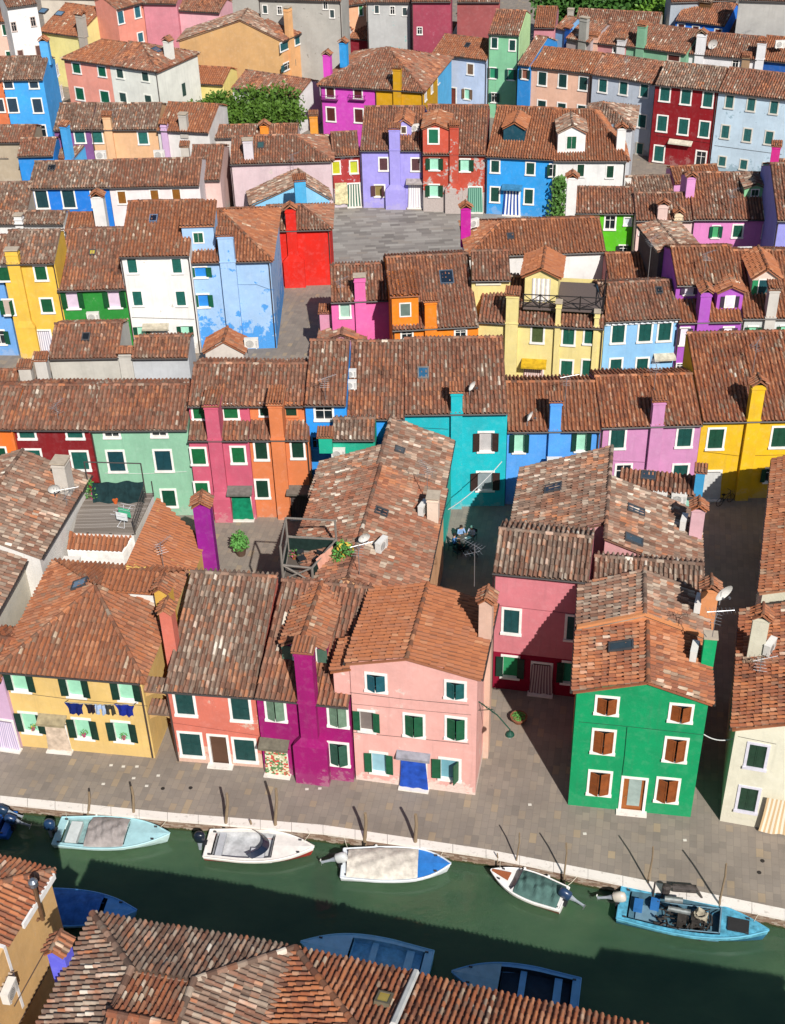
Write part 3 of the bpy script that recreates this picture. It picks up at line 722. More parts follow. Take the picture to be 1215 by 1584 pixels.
def antenna(P, h, label, rz=.5, kind='yagi'):
    r = thing('television_aerial', label, 'antenna', P, rz, 'television aerials on the roofs'); m = plain('#b9babb', .35, .5, .05, .7)
    q = MB(); q.tube([(0, 0, -.3), (.02, 0, h)], .022, 6); q.build('mast', m, r)
    for k, (z, L, nel) in enumerate(((h-.08, 1.3, 8), (h-.55, .9, 5))):
        q = MB(); a = k*1.1
        d = Vector((math.cos(a), math.sin(a), .05)); s_ = Vector((-math.sin(a), math.cos(a), 0))
        c = Vector((.02, 0, z)); q.tube([c-d*L*.35, c+d*L*.65], .014, 5)
        for i in range(nel):
            e = c+d*(L*(i/(nel-1)-.35)); w = .34-.14*i/(nel-1); q.tube([e-s_*w, e+s_*w], .008, 4)
        q.build('aerial_array', m, r)
def dish(P, rz, label, R=.36, col='#cfccc6'):
    r = thing('satellite_dish', label, 'satellite dish', P, rz, 'satellite dishes'); q = MB(); q.tube([(0, 0, -.4), (0, 0, .42)], .028, 6); q.build('mast', plain('#8d8d8d', .5), r)
    q = MB(); ring = []
    for i in range(4):
        rr = R*i/3; ring.append([(rr*math.cos(t), -.18*(i/3)**2-.02+.25*rr*math.sin(t)*-1, .45+rr*math.sin(t)) for t in [6.283*j/18 for j in range(18)]])
    for i in range(3):
        for j in range(18): q.face([ring[i][j], ring[i][(j+1) % 18], ring[i+1][(j+1) % 18], ring[i+1][j]])
    q.build('reflector', plain(col, .4), r, smooth=True)
    q = MB(); q.tube([(0, -.1, .45-R), (0, -.55, .45-.05)], .015, 5); q.box(-.05, -.64, .36, .05, -.52, .46); q.build('feed_arm', plain('#55565a', .5), r)
def flower_pot(P, label, r0=.22, leaf=(.05, .13, .025), fl=None, potcol='#a35d3c', n=140, spread=.45, hgt=.55, grp='potted plants'):
    r = thing('potted_plant', label, 'potted plant', P, 0, grp)
    q = MB(); q.lathe([(r0*.65, 0), (r0, r0*1.5), (r0*1.1, r0*1.5), (r0*1.1, r0*1.75), (r0*.95, r0*1.75), (r0*.9, r0*1.6)], 14); q.build('pot', plain(potcol, .8), r)
    q = MB(); rr = random.Random(int(P[0]*1000)); 
    for k in range(n):
        a = rr.uniform(0, 6.28); rad_ = spread*math.sqrt(rr.random()); z = r0*1.6+hgt*rr.random()*(1-.6*(rad_/spread)**2); c = Vector((rad_*math.cos(a), rad_*math.sin(a), z)); s_ = spread*.22
        d1 = Vector((rr.uniform(-1, 1), rr.uniform(-1, 1), rr.uniform(-.3, 1))).normalized(); d2 = d1.cross(Vector((rr.uniform(-1, 1), rr.uniform(-1, 1), rr.uniform(-1, 1)))).normalized()
        q.face([c-d1*s_, c+d2*s_*.45, c+d1*s_, c-d2*s_*.45], 1 if fl and rr.random() < .18 else 0)
    q.build('foliage', [leaf_mat('pot_leaf', leaf, tuple(x*2.2 for x in leaf)), plain(fl or '#d04a5a', .7)], r); return r
def tree(P, label, R, Hc, h, n=5000, name='leafy_tree', seed=1, ls=.32, cols=((.035,.085,.015), (.10,.19,.03)), squash=.75, group='trees'):
    r = thing(name, label, 'tree', P, 0, group); rr = random.Random(seed)
    q = MB(); q.tube([(0, 0, 0), (.1, .05, h*.5), (0, .1, h)], [.22, .17, .1], 8)
    lobes = []
    for k in range(9):
        a = rr.uniform(0, 6.28); d = R*rr.uniform(.25, .7); z = h+rr.uniform(-.2, .8)*Hc*.55; lobes.append((Vector((d*math.cos(a), d*math.sin(a), z)), R*rr.uniform(.3, .5)))
        q.tube([(0, 0, h*.6), (d*.5*math.cos(a), d*.5*math.sin(a), (h*.6+z)/2+.2), tuple(lobes[-1][0])], [.1, .07, .03], 5)
    q.build('trunk', wood_mat((.13, .09, .06), 'bark'), r)
    q = MB()
    for k in range(n):
        c, R0 = rr.choice(lobes); v = Vector((rr.gauss(0, 1), rr.gauss(0, 1), rr.gauss(0, 1))).normalized(); t = rr.random()**.4
        p = c+Vector((v.x, v.y, v.z*squash))*R0*t*rr.uniform(.8, 1.25)
        d1 = (v+Vector((rr.uniform(-1, 1), rr.uniform(-1, 1), rr.uniform(-1, 1)))).normalized(); d2 = d1.cross(Vector((rr.uniform(-1, 1), rr.uniform(-1, 1), rr.uniform(-1, 1)))).normalized(); s_ = ls*rr.uniform(.6, 1.2)
        q.face([p-d1*s_, p+d2*s_*.55, p+d1*s_, p-d2*s_*.55])
    q.build('crown', leaf_mat('tree_leaf_%d' % int(cols[1][1]*1000), *cols), r); return r
# ------------------------------------------------------------------ the houses, surveyed one by one
def hy(p, y):
    d = ray(p); return CAM_H+d.z*(y/d.y)
PG = '#9fd8bd'; WB = '#d9d6d2'; DKB = '#3a2a24'
def eave_house(key, label, efar, enear, he, apex_far, col, tile, side='r', sl=.38, ext=0.0, fext=0.0, **kw):
    """gabled house whose ridge runs away from the camera, surveyed by one eave and the far end of the ridge"""
    ef, en = at(efar, he), at(enear, he); dv = (ef-en); dv.z = 0; L = dv.length; dv.normalize(); nx = Vector((dv.y, -dv.x, 0))
    half = 3.0
    for _ in range(25):
        r = at(apex_far, he+sl*half); half = abs((r-ef).dot(nx))
    W = 2*half; o = en-dv*fext
    if side == 'r': o = o-nx*W
    h = House(key, label, (600, 800), (700, 800), he, col, tile, **kw)
    h.O = Vector((o.x, o.y, 0)); h.ang = math.atan2(nx.y, nx.x); h.W = W; h.Ri = Matrix.Rotation(-h.ang, 3, 'Z'); h.Rw = Matrix.Rotation(h.ang, 3, 'Z')
    h.root.location = h.O; h.root.rotation_euler = (0, 0, h.ang)
    h.gfront(None, None, D=L+fext+ext, apexx=half); 
    za = he+sl*half
    return h
def lr_block(h, yl, yr):
    W, he, za, xa = h.W, h.he, h.rz, h.xa; k = .05; sl = (za-he)/xa
    h.planes = [[(-.2, yl[0], he-.2*sl+k), (xa, yl[0], za+k), (xa, yl[1], za+k), (-.2, yl[1], he-.2*sl+k)], [(xa, yr[0], za+k), (W+.2, yr[0], he-.2*sl+k), (W+.2, yr[1], he-.2*sl+k), (xa, yr[1], za+k)]]
    h.ridges = [((xa, min(yl[0], yr[0]), za+k), (xa, max(yl[1], yr[1]), za+k))]; mb = MB()
    for (x0, z0, x1, z1), (a, b) in (((0, he, xa, za), yl), ((xa, za, W, he), yr)):
        mb.prism([(x0, a+.15, 0), (x1, a+.15, 0), (x1, a+.15, z1-.03), (x0, a+.15, z0-.03)], [(x0, b-.15, 0), (x1, b-.15, 0), (x1, b-.15, z1-.03), (x0, b-.15, z0-.03)])
    mb.build('wall', h.wm, h.root); bm = bmesh.new()
    for q in h.planes: roof_plane(bm, q, .27)
    for a, b in h.ridges: ridge_caps(bm, a, b)
    bm_build(bm, 'roof', [h.tm, eaves_mat()], h.root)
    for x, (a, b) in ((-.24, yl), (W+.24, yr)): MB().tube([(x, a, he-.14), (x, b, he-.14)], .065, 6).build('gutter', gutter_mat(), h.root)
    return h
def custom(h, planes, ridges, foot, he=None, wallz=None):
    h.planes = planes; h.ridges = ridges; h.ptype = 'c'; he = he or h.he; h.rz = max(p[2] for q in planes for p in q) if planes else he
    mb = MB(); z = wallz or [he]*len(foot)
    mb.prism([(x, y, 0) for x, y in foot], [(x, y, zz-.05) for (x, y), zz in zip(foot, z)]); mb.build('wall', h.wm, h.root)
    if planes:
        bm = bmesh.new()
        for q in planes: roof_plane(bm, q, .235, .37, .082)
        for a, b in ridges: ridge_caps(bm, a, b, .14)
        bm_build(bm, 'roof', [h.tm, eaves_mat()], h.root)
    return h
def plane_house(key, label, pts, col, tile, deck=None, walls=True, ov=.0, **kw):
    """house under one sloping plane given by its corner pixels and heights"""
    W_ = [at(p, z) for p, z in pts]; h = House(key, label, (600, 800), (700, 800), 5, col, tile, **kw)
    c = sum(W_, Vector())/len(W_); h.O = Vector((c.x, c.y, 0)); h.ang = 0; h.Ri = Matrix.Identity(3); h.Rw = Matrix.Identity(3); h.root.location = h.O; h.root.rotation_euler = (0, 0, 0)
    loc = [q-h.O for q in W_]
    if tile:
        n = (loc[1]-loc[0]).cross(loc[2]-loc[0]).normalized()
        loc = [Vector((q.x, q.y, loc[0].z-((q.x-loc[0].x)*n.x+(q.y-loc[0].y)*n.y)/n.z)) for q in loc]
    custom(h, [[tuple(q) for q in loc]] if tile else [], [], [(q.x*.985, q.y*.985) for q in loc], None, [q.z for q in loc])
    h.W = 5; h.he = min(q.z for q in loc); h.loc = loc; return h
def wins(h, spec, kind='c', **kw):
    for s in spec:
        a = dict(kw); k = kind; p = s[:3]
        for e in s[3:]:
            if isinstance(e, str): k = e
            elif isinstance(e, dict): a.update(e)
            elif isinstance(e, tuple): a['size'] = e
        h.win(p, k, **a)
# ===== front row along the canal ==========================================================
h = House('yellow', 'yellow hip roofed house by the canal with washing strung under its upper windows', (0, 1032), (218, 1050), 5.8, '#ebc67a', 'orange', D=8.5, wearcol='#d9b878')
h.hip([('a', 425, 140), ('a', 425, 140)], D=8.5, so=(0, 0))
h.sh = DGRN; h.wz = (88, 95); wins(h, [('a', 88, 560), ('a', 335, 585), ('a', 565, 602), ('a', 135, 745), ('a', 372, 772), ('a', 548, 785)], 'o', pane='#9ad3b4')
uD = h.fw(('a', 255, 800)); h.door(('a', 258, 800), 1.25, 2.3, '#b8a48c', curtain=plain('#cdb9a4', .9, .1, .2), awn=('#9b8f72',))
h.done('r'); h.sky(('a', 360, 130), 80, 45, '#6d8296')
Y = h
# tiled wing with white dormer wall on the right slope
ze = h.rz-.22; e0, e1 = h.Ri @ (at(('a', 440, 152), ze)-h.O), h.Ri @ (at(('a', 735, 172), ze)-h.O); yy = (e0.y+e1.y)/2; x0, x1 = e0.x+.15, min(e1.x, h.W+.1); r0 = h.solve_ridge(('a', 430, 62), .3, yy, ze); dd_ = max(1.2, r0[0]-yy)
mb = MB(); mb.prism([(x0, yy+.25, h.he-.3), (x1-.25, yy+.25, h.he-.3), (x1-.25, yy+dd_, h.he-.3), (x0, yy+dd_, h.he-.3)], [(x0, yy+.25, ze-.12), (x1-.25, yy+.25, ze-.12), (x1-.25, yy+dd_, ze+.3*dd_-.2), (x0, yy+dd_, ze+.3*dd_-.2)])
dm = mb.build('dormer', plain('#ece8e0', .8), h.root)
bm = bmesh.new(); roof_plane(bm, [(x0-.1, yy, ze), (x1, yy, ze), (x1, yy+dd_+.1, ze+.3*dd_+.03), (x0-.1, yy+dd_+.1, ze+.3*dd_+.03)]); bm_build(bm, 'dormer_roof', [tile_mat('new'), eaves_mat()], dm)
zt = top_h(h.toW((h.W+.1, 4.6, 0)), ('a', 700, 115)); mb = MB(); mb.box(h.W-.25, 4.2, 0, h.W+.5, 5.1, zt-.4); ch = mb.build('chimney', wall_mat('#e0b04c'), h.root); h.cap(ch, h.W+.12, 4.65, zt-.38, .75, .9, 'roof', 'y')
for z in (4.5, 2.9):                                             # little tiled arches bracing the gap to the next house
    m = MB(); n = 8
    for i in range(n):
        a0, a1 = i/n, (i+1)/n; x0, x1 = h.W-.02+1.35*a0, h.W-.02+1.35*a1; za = z+.3*math.sin(math.pi*a0); zb = z+.3*math.sin(math.pi*a1)
        m.prism([(x0, .3, za-.25), (x1, .3, zb-.25), (x1, .8, zb-.25), (x0, .8, za-.25)], [(x0, .3, z+.45), (x1, .3, z+.45), (x1, .8, z+.45), (x0, .8, z+.45)])
    br = m.build('bracing_arch', wall_mat('#cfa76a'), h.root)
    bm = bmesh.new(); roof_plane(bm, [(h.W, .05, z+.42), (h.W+1.35, .05, z+.42), (h.W+1.35, .95, z+.62), (h.W, .95, z+.62)], .22, .45, .06, (0, -1, 0)); bm_build(bm, 'arch_tiles', [tile_mat('grey'), eaves_mat()], br)
h = House('lilac_l', 'lilac house cut by the left picture edge with a striped door curtain', (-130, 1030), (3, 1048), 5.3, '#d8b2cf', 'mixed')
h.gable((-60, 980)); u, _ = h.fw((8, 1118)); h.door((8, 1118), 1.1, 2.2, '#9a8a9a', curtain=stripes_mat('#e4d4e4', '#b0a4c4', 9)); h.done()
h = House('salmon', 'salmon pink house with four closed green shutters, brown door and a mossy grey roof', (255, 1062), (395, 1072), 5.45, '#dd7a66', 'grey', wearcol='#d9b9a6', wear=.35)
h.gable((340, 889), D=-.25); h.sh = '#1c4644'; h.wz = (101, 110); wins(h, [('a', 828, 660), ('a', 1077, 685), ('a', 856, 843, (112, 112)), ('a', 1097, 868, (112, 108))])
h.door(('a', 985, 890), 1.2, 2.25, '#5d4334'); h.done('l')
zt = top_h(h.toW((-.1, 2.2, 0)), (264, 931)); mb = MB(); mb.box(-.42, 1.9, 0, .22, 2.6, zt-.4); ch = mb.build('chimney', wall_mat('#dd7a66'), h.root); h.cap(ch, -.1, 2.25, zt-.38, .64, .7, 'roof', 'y')
h = House('magenta', 'magenta house with flared chimney breast and floral door curtain, by the canal', (396, 1072), (540, 1087), 5.75, '#a3146f', 'brown', wear=0)
h.gable((480, 903), D=-.25); h.sh = '#6f8a74'; h.wz = (98, 105); wins(h, [('b', 135, 685, 'a'), ('b', 414, 712, 'a'), ('b', 418, 885, 'a', {'sh': '#2f5a4a'})])
h.door(('b', 140, 905), 1.25, 2.25, '#5d4334', curtain=floral_mat(), awn=('#6f6a5a',)); h.done('')
h.chim(('b', 258, 392), 82, '#a3146f', 'tile', flare=(2.75, 2.0), n=.4, label='tall magenta chimney with a broad flared foot')
h.dormer(('b', 262, 500), 190, 95, '#a3146f', 'o', sh='#4d6a5a', tile='orange', rise=.55, pane='#57705c', wsz=(.62, .6), y_off=.35, depth=4.4)
h = House('pink', 'pale pink three-storey gabled house with a blue curtain over its door', (541, 1024), (739, 1047), 8.3, '#f2b5aa', 'new', wear=.28, wearcol='#e6d2c6', zlo=1.0)
h.gfront(('b', 725, 452), (650, 905)); h.sh = '#1d5a3c'; h.wz = (102, 103)
wins(h, [('b', 585, 565, 'a', (102, 84), {'sh': '#1f5a66'}), ('b', 940, 598, 'a', (102, 82), {'sh': '#1f5a5a'}), ('b', 543, 738, 'o', (80, 98), {'pane': '#7a6f6a'}), ('b', 755, 757, 'a'), ('b', 942, 770, 'a'), ('b', 598, 925, 'o', (86, 98), {'pane': '#8fb9c6'}), ('b', 915, 954, 'h', (104, 100), {'pane': '#6fa3b0'})])
u, _ = h.fw(('b', 755, 990)); h.door(('b', 755, 990), 1.42, 2.25, '#6a5a52', curtain=plain('#264fb0', .8, .2, .2), awn=('#8d8c94', .3))
h.done(''); P = h
q, zz = h.sw(('b', 1075, 390)); mb = MB(); zt = top_h(h.toW((h.W, q, 0)), survey(('b', 1050, 165)))
mb.box(h.W-.35, q-.2, h.he-.8, h.W+.3, q+.55, zt-.45); mb.box(h.W-.05, q-.2, 0, h.W+.3, q+.55, h.he-.8); ch = mb.build('chimney', wall_mat('#e0b8a2'), h.root); h.cap(ch, h.W, q+.17, zt-.4, .68, .75, 'roof', 'y')
mb = MB(); mb.prism([(-.9, .1, 6.0), (.0, .1, 6.0), (.0, 2.2, 6.0), (-.9, 2.2, 6.0)], [(-.9, .1, 7.6), (.0, .1, 7.9), (.0, 2.2, 7.9), (-.9, 2.2, 7.6)]); sd = mb.build('side_shoulder', h.wm, h.root)
bm = bmesh.new(); roof_plane(bm, [(-1.05, -.1, 7.6), (0, -.1, 7.95), (0, 2.4, 7.95), (-1.05, 2.4, 7.6)]); bm_build(bm, 'shoulder_tiles', [tile_mat('new'), plain('#efe8dd')], sd)
h = House('rose', 'dusty rose house with crimson base and striped door curtain, set back beside the green house', ('c', 60, 50), ('c', 440, 88), 8.6, '#d98088', 'grey', band=(2.75, '#8a1030'))
h.gable(('9', 185, 775)); h.sh = '#1b4a4c'; h.wz = (81, 105); wins(h, [('c', 132, 258), ('c', 382, 285), ('c', 127, 438, 'o', (76, 92), {'sh': DGRN, 'pane': '#2f8a5a'}), ('c', 365, 462, 'o', (74, 92), {'sh': DGRN, 'pane': '#2f8a6a'})])
h.door(('c', 250, 480), 1.25, 2.35, '#6a4a44', curtain=stripes_mat('#b9a6a4', '#7a5f66', 8)); h.done('l')
h = House('green', 'bright green three-storey gabled house with brown shutters ajar in white frames', (893, 1067), (1097, 1085), 8.05, '#0f9d62', 'mixed', wear=-1)
h.gfront(('c', 672, 493), (1003, 963)); h.sh = '#8a4a22'; h.wz = (99, 98)
wins(h, [('c', 510, 590, (99, 74)), ('c', 803, 620, (101, 74)), ('c', 496, 733), ('c', 782, 765), ('c', 481, 897), ('c', 749, 925)], 'a')
h.door(('c', 615, 935), 1.35, 2.5, '#9a5a2c', glass='#9fb0aa'); h.done('')
h.sky(('c', 568, 362), 105, 40, '#3d4a50'); G = h
q = h.onroof(('c', 905, 440)); mb = MB(); zt = top_h(h.toW((q.x, q.y, 0)), survey(('c', 905, 325))); mb.box(q.x-.3, q.y-.05, q.z-.5, q.x+.3, q.y+.5, zt); ch = mb.build('chimney', wall_mat('#12a868'), h.root); h.cap(ch, q.x, q.y+.22, zt, .55, .5, 'flat', 'y')
h = House('peach_rear', 'house with a peach edged gable roof directly behind the green house', (0, 0), (1, 0), 8.2, '#e0905c', 'grey')
h.O = G.toW((0, G.D+.02, 0)); h.ang = G.ang; h.W = G.W; h.Ri, h.Rw = G.Ri, G.Rw; h.root.location = h.O; h.root.rotation_euler = (0, 0, h.ang); h.he = 8.3
h.gfront(None, (1003, 884), apexx=h.W/2, ov=(.02, .1)); h.planes = h.planes; h.done('')
m = MB()
for a, b in (((-.2, -.12, h.he-.02), (h.W/2, -.12, h.rz+.02)), ((h.W/2, -.12, h.rz+.02), (h.W+.2, -.12, h.he-.02))):
    m.prism([a, b, (b[0], .12, b[2]), (a[0], .12, a[2])], [(a[0], a[1], a[2]+.14), (b[0], b[1], b[2]+.14), (b[0], .12, b[2]+.14), (a[0], .12, a[2]+.14)])
m.build('gable_coping', wall_mat('#dd935f'), h.root)
h.rchim(('c', 905, 250), ('c', 912, 108), 62, '#dd935f', 'roof', d=.6, along='y')
a0, b0 = at((1114, 1270)), at((1215, 1288)); dd = (b0-a0).normalized(); b8 = a0+dd*8.5
h = House('cream_r', 'cream gabled house at the right picture edge with a striped awning by the canal', (0, 0), (1, 0), 6.6, '#ece7cf', 'mixed')
h.O = Vector((a0.x, a0.y, 0)); h.ang = math.atan2(dd.y, dd.x); h.W = 8.5; h.Ri = Matrix.Rotation(-h.ang, 3, 'Z'); h.Rw = Matrix.Rotation(h.ang, 3, 'Z'); h.root.location = h.O; h.root.rotation_euler = (0, 0, h.ang)
h.gfront(None, None, D=9.0, apexx=4.25); h.sh = '#24402f'; h.fr = '#d9d6e0'; h.wz = (95, 105); wins(h, [('c', 1103, 792), ('c', 1068, 963)])
u, _ = h.fw(('c', 1190, 1015)); h.sheet(u, .1, 1.5, 2.5, stripes_mat('#ebe0cc', '#d3b48a', 7), n=.25, name='striped_awning'); h.done('')
h.rchim(('c', 1095, 405), ('c', 1115, 222), 62, '#d9d3bd', 'roof', d=.6); CR = h
h = eave_house('alley_r', 'cream walled house further up the right alley, its tile roof cut by the picture edge', (1201, 712), (1181, 915), 6.4, (1330, 660), '#e4e0c8', 'orange', 'l'); h.done('')
# ===== the block of old roofs between the alleys ==========================================
h = eave_house('m_roof', 'old house with a wide brown gable roof behind the dusty rose house', (1080, 790), (1082, 868), 6.5, (946, 706), '#d9a0a0', 'grey', fext=1.4); lr_block(h, (1.5, h.D+3.2), (0, h.D))
h.sky(('9', 545, 668), 88, 40, '#3c4a58'); h.sky(('9', 535, 800), 92, 42, '#44525c'); h.sky(('9', 180, 568), 85, 45, '#2e3a4a')
M1 = h
h = House('rose_east', 'low roof strip with grey scalloped tiles between the rose house and the right alley', (918, 897), (1089, 911), 8.0, '#d9a0a0', 'grey'); h.gable(('9', 610, 893), D=-.5); h.done('')
h = M1; h.rchim(('9', 812, 790), ('9', 815, 632), 58, '#e0b2b8', 'roof', d=.6)
h = eave_house('teal_mid', 'teal walled house with a patched brown gable roof in the middle of the block', (698, 682), (682, 765), 5.9, ('8', 590, 262), '#28c0ac', 'grey', ext=.2); lr_block(h, (-1.0, h.D-3.6), (0, h.D))
h.sky(('8', 630, 398), 50, 32, '#565a5c'); TM = h
h = eave_house('peach_mid', 'peach walled house with a patched red brown roof, nearer half of the middle block', (677, 800), (658, 890), 6.2, ('8', 537, 500), '#f0b888', 'brown', fext=2.5, ext=3.0); h.done('')
h.sky(('8', 548, 675), 66, 36, '#2b2f33'); PM = h
h.rchim(('8', 780, 715), ('8', 778, 615), 50, '#ecd3bd', 'flat', d=.8)
h = House('teal_wing', 'small teal wing with grey scalloped tiles tucked against the middle block', ('8', 330, 335), ('8', 520, 335), 7.2, '#1fb08f', 'grey')
h.gable(('8', 450, 258)); h.done('')
h.rchim(('8', 300, 362), ('8', 305, 315), 60, '#1fb08f', 'tile')
h = House('ac_teal', 'low pale teal house with dark brown ribbed tiles and two air conditioners facing the roofs', ('9', 470, 555), ('9', 815, 590), 7.3, '#9fd8c4', 'brown')
h.shed(('9', 610, 490), .3); h.done(''); h.sky(('9', 603, 512), 66, 40, '#3a4550'); AT = h
h.rchim(('9', 825, 590), ('9', 822, 470), 40, '#3f9fd0', 'tile')
# ===== left middle: old brown roof, roof terrace, orange roof =============================
h = eave_house('old_left', 'old left edge house with a long worn brown roof and tall pale side wall', (135, 736), (60, 859), 7.4, (38, 694), '#e9e4dc', 'grey', fext=0.0); h.done('')
h.rchim(('7', 285, 600), ('7', 280, 455), 60, '#cfc6ba', 'flat', d=.9); OL = h
h = eave_house('old_left_front', 'lower front part of the worn roof at the left edge with a cream side wall', (38, 862), (-20, 965), 7.0, (-62, 818), '#ded7c6', 'grey', fext=2); h.done('')
h = plane_house('terrace_house', 'white house carrying a plank roof terrace with a dark green screen', [(('7', 330, 765), 6.2), (('7', 345, 690), 6.2), (('7', 390, 590), 6.2), (('7', 690, 590), 6.2), (('7', 600, 775), 6.2)], '#efece6', None, wear=.2)
TH = h
def loc(h, p, z): return at(p, z)-h.O
m = MB(); m.prism([tuple(q+Vector((0, 0, .0))) for q in h.loc], [tuple(q+Vector((0, 0, .07))) for q in h.loc])
t = NT('deck_planks'); g_ = t.n('TexCoord').outputs['Object']; s_ = t.sep(g_); kk = t.math('FRACT', t.math('MULTIPLY', s_[1], 6.5)); ww_ = t.white(t.comb(t.math('FLOOR', t.math('MULTIPLY', s_[1], 6.5)), 1.0))
cc = t.mix(t.math('LESS_THAN', kk, .12), t.mix(ww_[0], (.16,.13,.105), (.31,.27,.235)), (.05,.045,.04)); DECK = t.fin(cc, .9, .1)
m.build('deck', DECK, h.root)
st = MB(); ps = [loc(h, ('7', 300, 838), 5.55), loc(h, ('7', 550, 848), 5.55), loc(h, ('7', 600, 768), 6.15), loc(h, ('7', 312, 758), 6.15)]
st.prism([(q.x, q.y, 0) for q in ps], [tuple(q-Vector((0, 0, .1))) for q in ps]); fw_ = st.build('front_wall', plain('#f0ede8', .8), h.root)
bm = bmesh.new(); roof_plane(bm, [tuple(q) for q in ps]); bm_build(bm, 'porch_roof', [tile_mat('new'), eaves_mat()], h.root)
m = MB(); pts = [loc(h, p, 6.2) for p in (('7', 425, 612), ('7', 655, 612), ('7', 688, 600), ('7', 605, 770))]
for q in pts: m.tube([q, q+Vector((0, 0, 1.1))], .04, 6)
for a, b in ((1, 3), (0, 1)):
    for z in (.35, .7, 1.08): m.tube([pts[a]+Vector((0, 0, z)), pts[b]+Vector((0, 0, z))], .022, 5)
for k in range(14): q = pts[1].lerp(pts[3], k/13); m.tube([q, q+Vector((0, 0, 1.08))], .012, 4)
pp = pts[1]; m.tube([pp, pp+Vector((0, 0, 2.6))], .045, 6); p0_ = pts[0]+Vector((-.3, .2, 0)); m.tube([p0_, p0_+Vector((0, 0, 2.6))], .045, 6); m.tube([p0_+Vector((0, 0, 2.6)), pp+Vector((0, 0, 2.6))], .04, 6)
m.build('railing', plain('#4b4744', .6), h.root)
m = MB(); n = 18; rows = []
for j in range(4):
    rows.append([pts[0].lerp(pts[1], i/n)+Vector((.03*math.sin(i*1.7), -.08-.1*math.sin(i*.9+j)-.16*j, 1.3-.42*j+(-.05*math.sin(i/n*6.28) if j == 0 else 0))) for i in range(n+1)])
for j in range(3):
    for i in range(n): m.face([rows[j+1][i], rows[j+1][i+1], rows[j][i+1], rows[j][i]])
m.build('screen_cloth', plain('#1c3436', .85, .15, .25), h.root, smooth=True)
h = plane_house('orange_roof', 'house with a plain orange tile roof and magenta corner chimney by the small court', [(('7', 918, 808), 5.3), (('7', 872, 935), 5.3), (('7', 560, 912), 6.9), (('7', 702, 602), 6.9)], '#e6c16a', 'new')
OR = h
q = at(('7', 920, 900), 2.5)-h.O; cx_, cy_ = loc(h, ('7', 930, 830), 5.2).x, loc(h, ('7', 930, 830), 5.2).y
zt = top_h((cx_+h.O.x, cy_+h.O.y), survey(('7', 905, 595)))
m = MB(); m.box(cx_-.5, cy_-.45, 0, cx_+.5, cy_+.45, zt-.5); ch = m.build('chimney', wall_mat('#9a1f8f'), h.root); h.cap(ch, cx_, cy_, zt-.45, 1.0, .9, 'roof', 'y')
# ===== second street row ==================================================================
yr = 73.6; LT = ('7', 300, 150)
def row(key, label, A, B, ridge, col, tile, y=yr, **kw):
    he = kw.pop('he', None) or hy(survey(((survey(A)[0]+survey(B)[0])/2, (survey(A)[1]+survey(B)[1])/2)), y); sl = kw.pop('sl', .38); D = kw.pop('D', None); so = kw.pop('so', (0, 0)); sb = kw.pop('sb', None)
    h = House(key, label, A, B, he, col, tile, **kw); h.gable(ridge, sl, D=D, so=so, sb=sb); return h
h = row('orange_far', 'orange house end at the left edge of the second row', ('7', -110, 285), ('7', 50, 288), ('7', 0, 115), '#ee7a2c', 'brown'); h.wz = (60, 70); wins(h, [('7', 5, 412)]); h.done('')
h = row('dkred', 'dark red house with white framed green shutters in the second row', ('7', 52, 290), ('7', 398, 291), ('7', 240, 108), '#8a1f24', 'brown'); h.sh = '#1d5a50'; h.wz = (88, 92)
wins(h, [('7', 120, 318, (86, 56)), ('7', 335, 317, (86, 56)), ('7', 360, 440), ('7', 150, 432)]); h.done('')
h = row('sage', 'sage green house with small upper windows and washing, next to the dark red house', ('7', 400, 293), ('7', 838, 290), ('7', 640, 106), '#92c5a5', 'brown'); h.sh = '#16424a'; h.wz = (88, 102)
wins(h, [('7', 500, 318, 'g', (80, 46)), ('7', 712, 314, 'g', (80, 46)), ('7', 522, 443), ('7', 732, 440), ('7', 757, 608, (76, 84), {'sh': GRN})]); h.done('l'); SAGE = h
def ledge(key, label, A, B, lowL, ridge, col, tile, sbd=1.25):
    y = 73.0; he = hy(survey(lowL), y); ph = hy(survey(A), y+sbd)
    h = House(key, label, lowL, (survey(B)[0], survey(lowL)[1]), he, col, tile); h.gable(ridge, sb=(sbd, ph)); return h
h = ledge('pinkred', 'raspberry pink house with a tiled ledge between storeys and a green door curtain', ('7', 848, 184), ('7', 1112, 184), ('7', 843, 338), ('7', 980, 10), '#cf5f78', 'brown')
h.sh = '#15663a'; h.wz = (78, 82); wins(h, [('7', 892, 222, 'c', (72, 72), {'n': -1.25}), ('7', 1033, 220, 'c', (80, 72), {'n': -1.25}), ('7', 890, 420), ('7', 1067, 415, (74, 82)), ('7', 905, 573, (74, 82))])
h.door(('7', 1083, 630), 1.35, 2.4, '#2a6a4a', curtain=plain('#12805c', .85, .15, .2), awn=('#6f6c66', .7)); h.done('')
h.chim(('7', 942, 166), 62, None, 'tile', flare=(1.9, 1.35), depth=1.4)
h = ledge('orange2', 'burnt orange house with a tiled ledge and a dark striped door curtain', ('7', 1115, 184), ('8', 224, 180), ('7', 1115, 336), ('8', 90, 12), '#e0824f', 'brown')
h.sh = '#123a2a'; h.wz = (70, 88); wins(h, [('8', 25, 212, 'c', (50, 62), {'n': -1.25}), ('8', 146, 212, 'c', (64, 64), {'n': -1.25, 'fr': '#d98a5a'}), ('8', 13, 396), ('8', 176, 390), ('8', 18, 566)])
h.door(('8', 185, 590), 1.3, 2.3, '#4a3a34', curtain=stripes_mat('#5a5250', '#3a3432', 12), awn=('#6d655c', .7)); h.done('r')
h.chim(('8', 72, 160), 62, None, 'tile', depth=1.4)
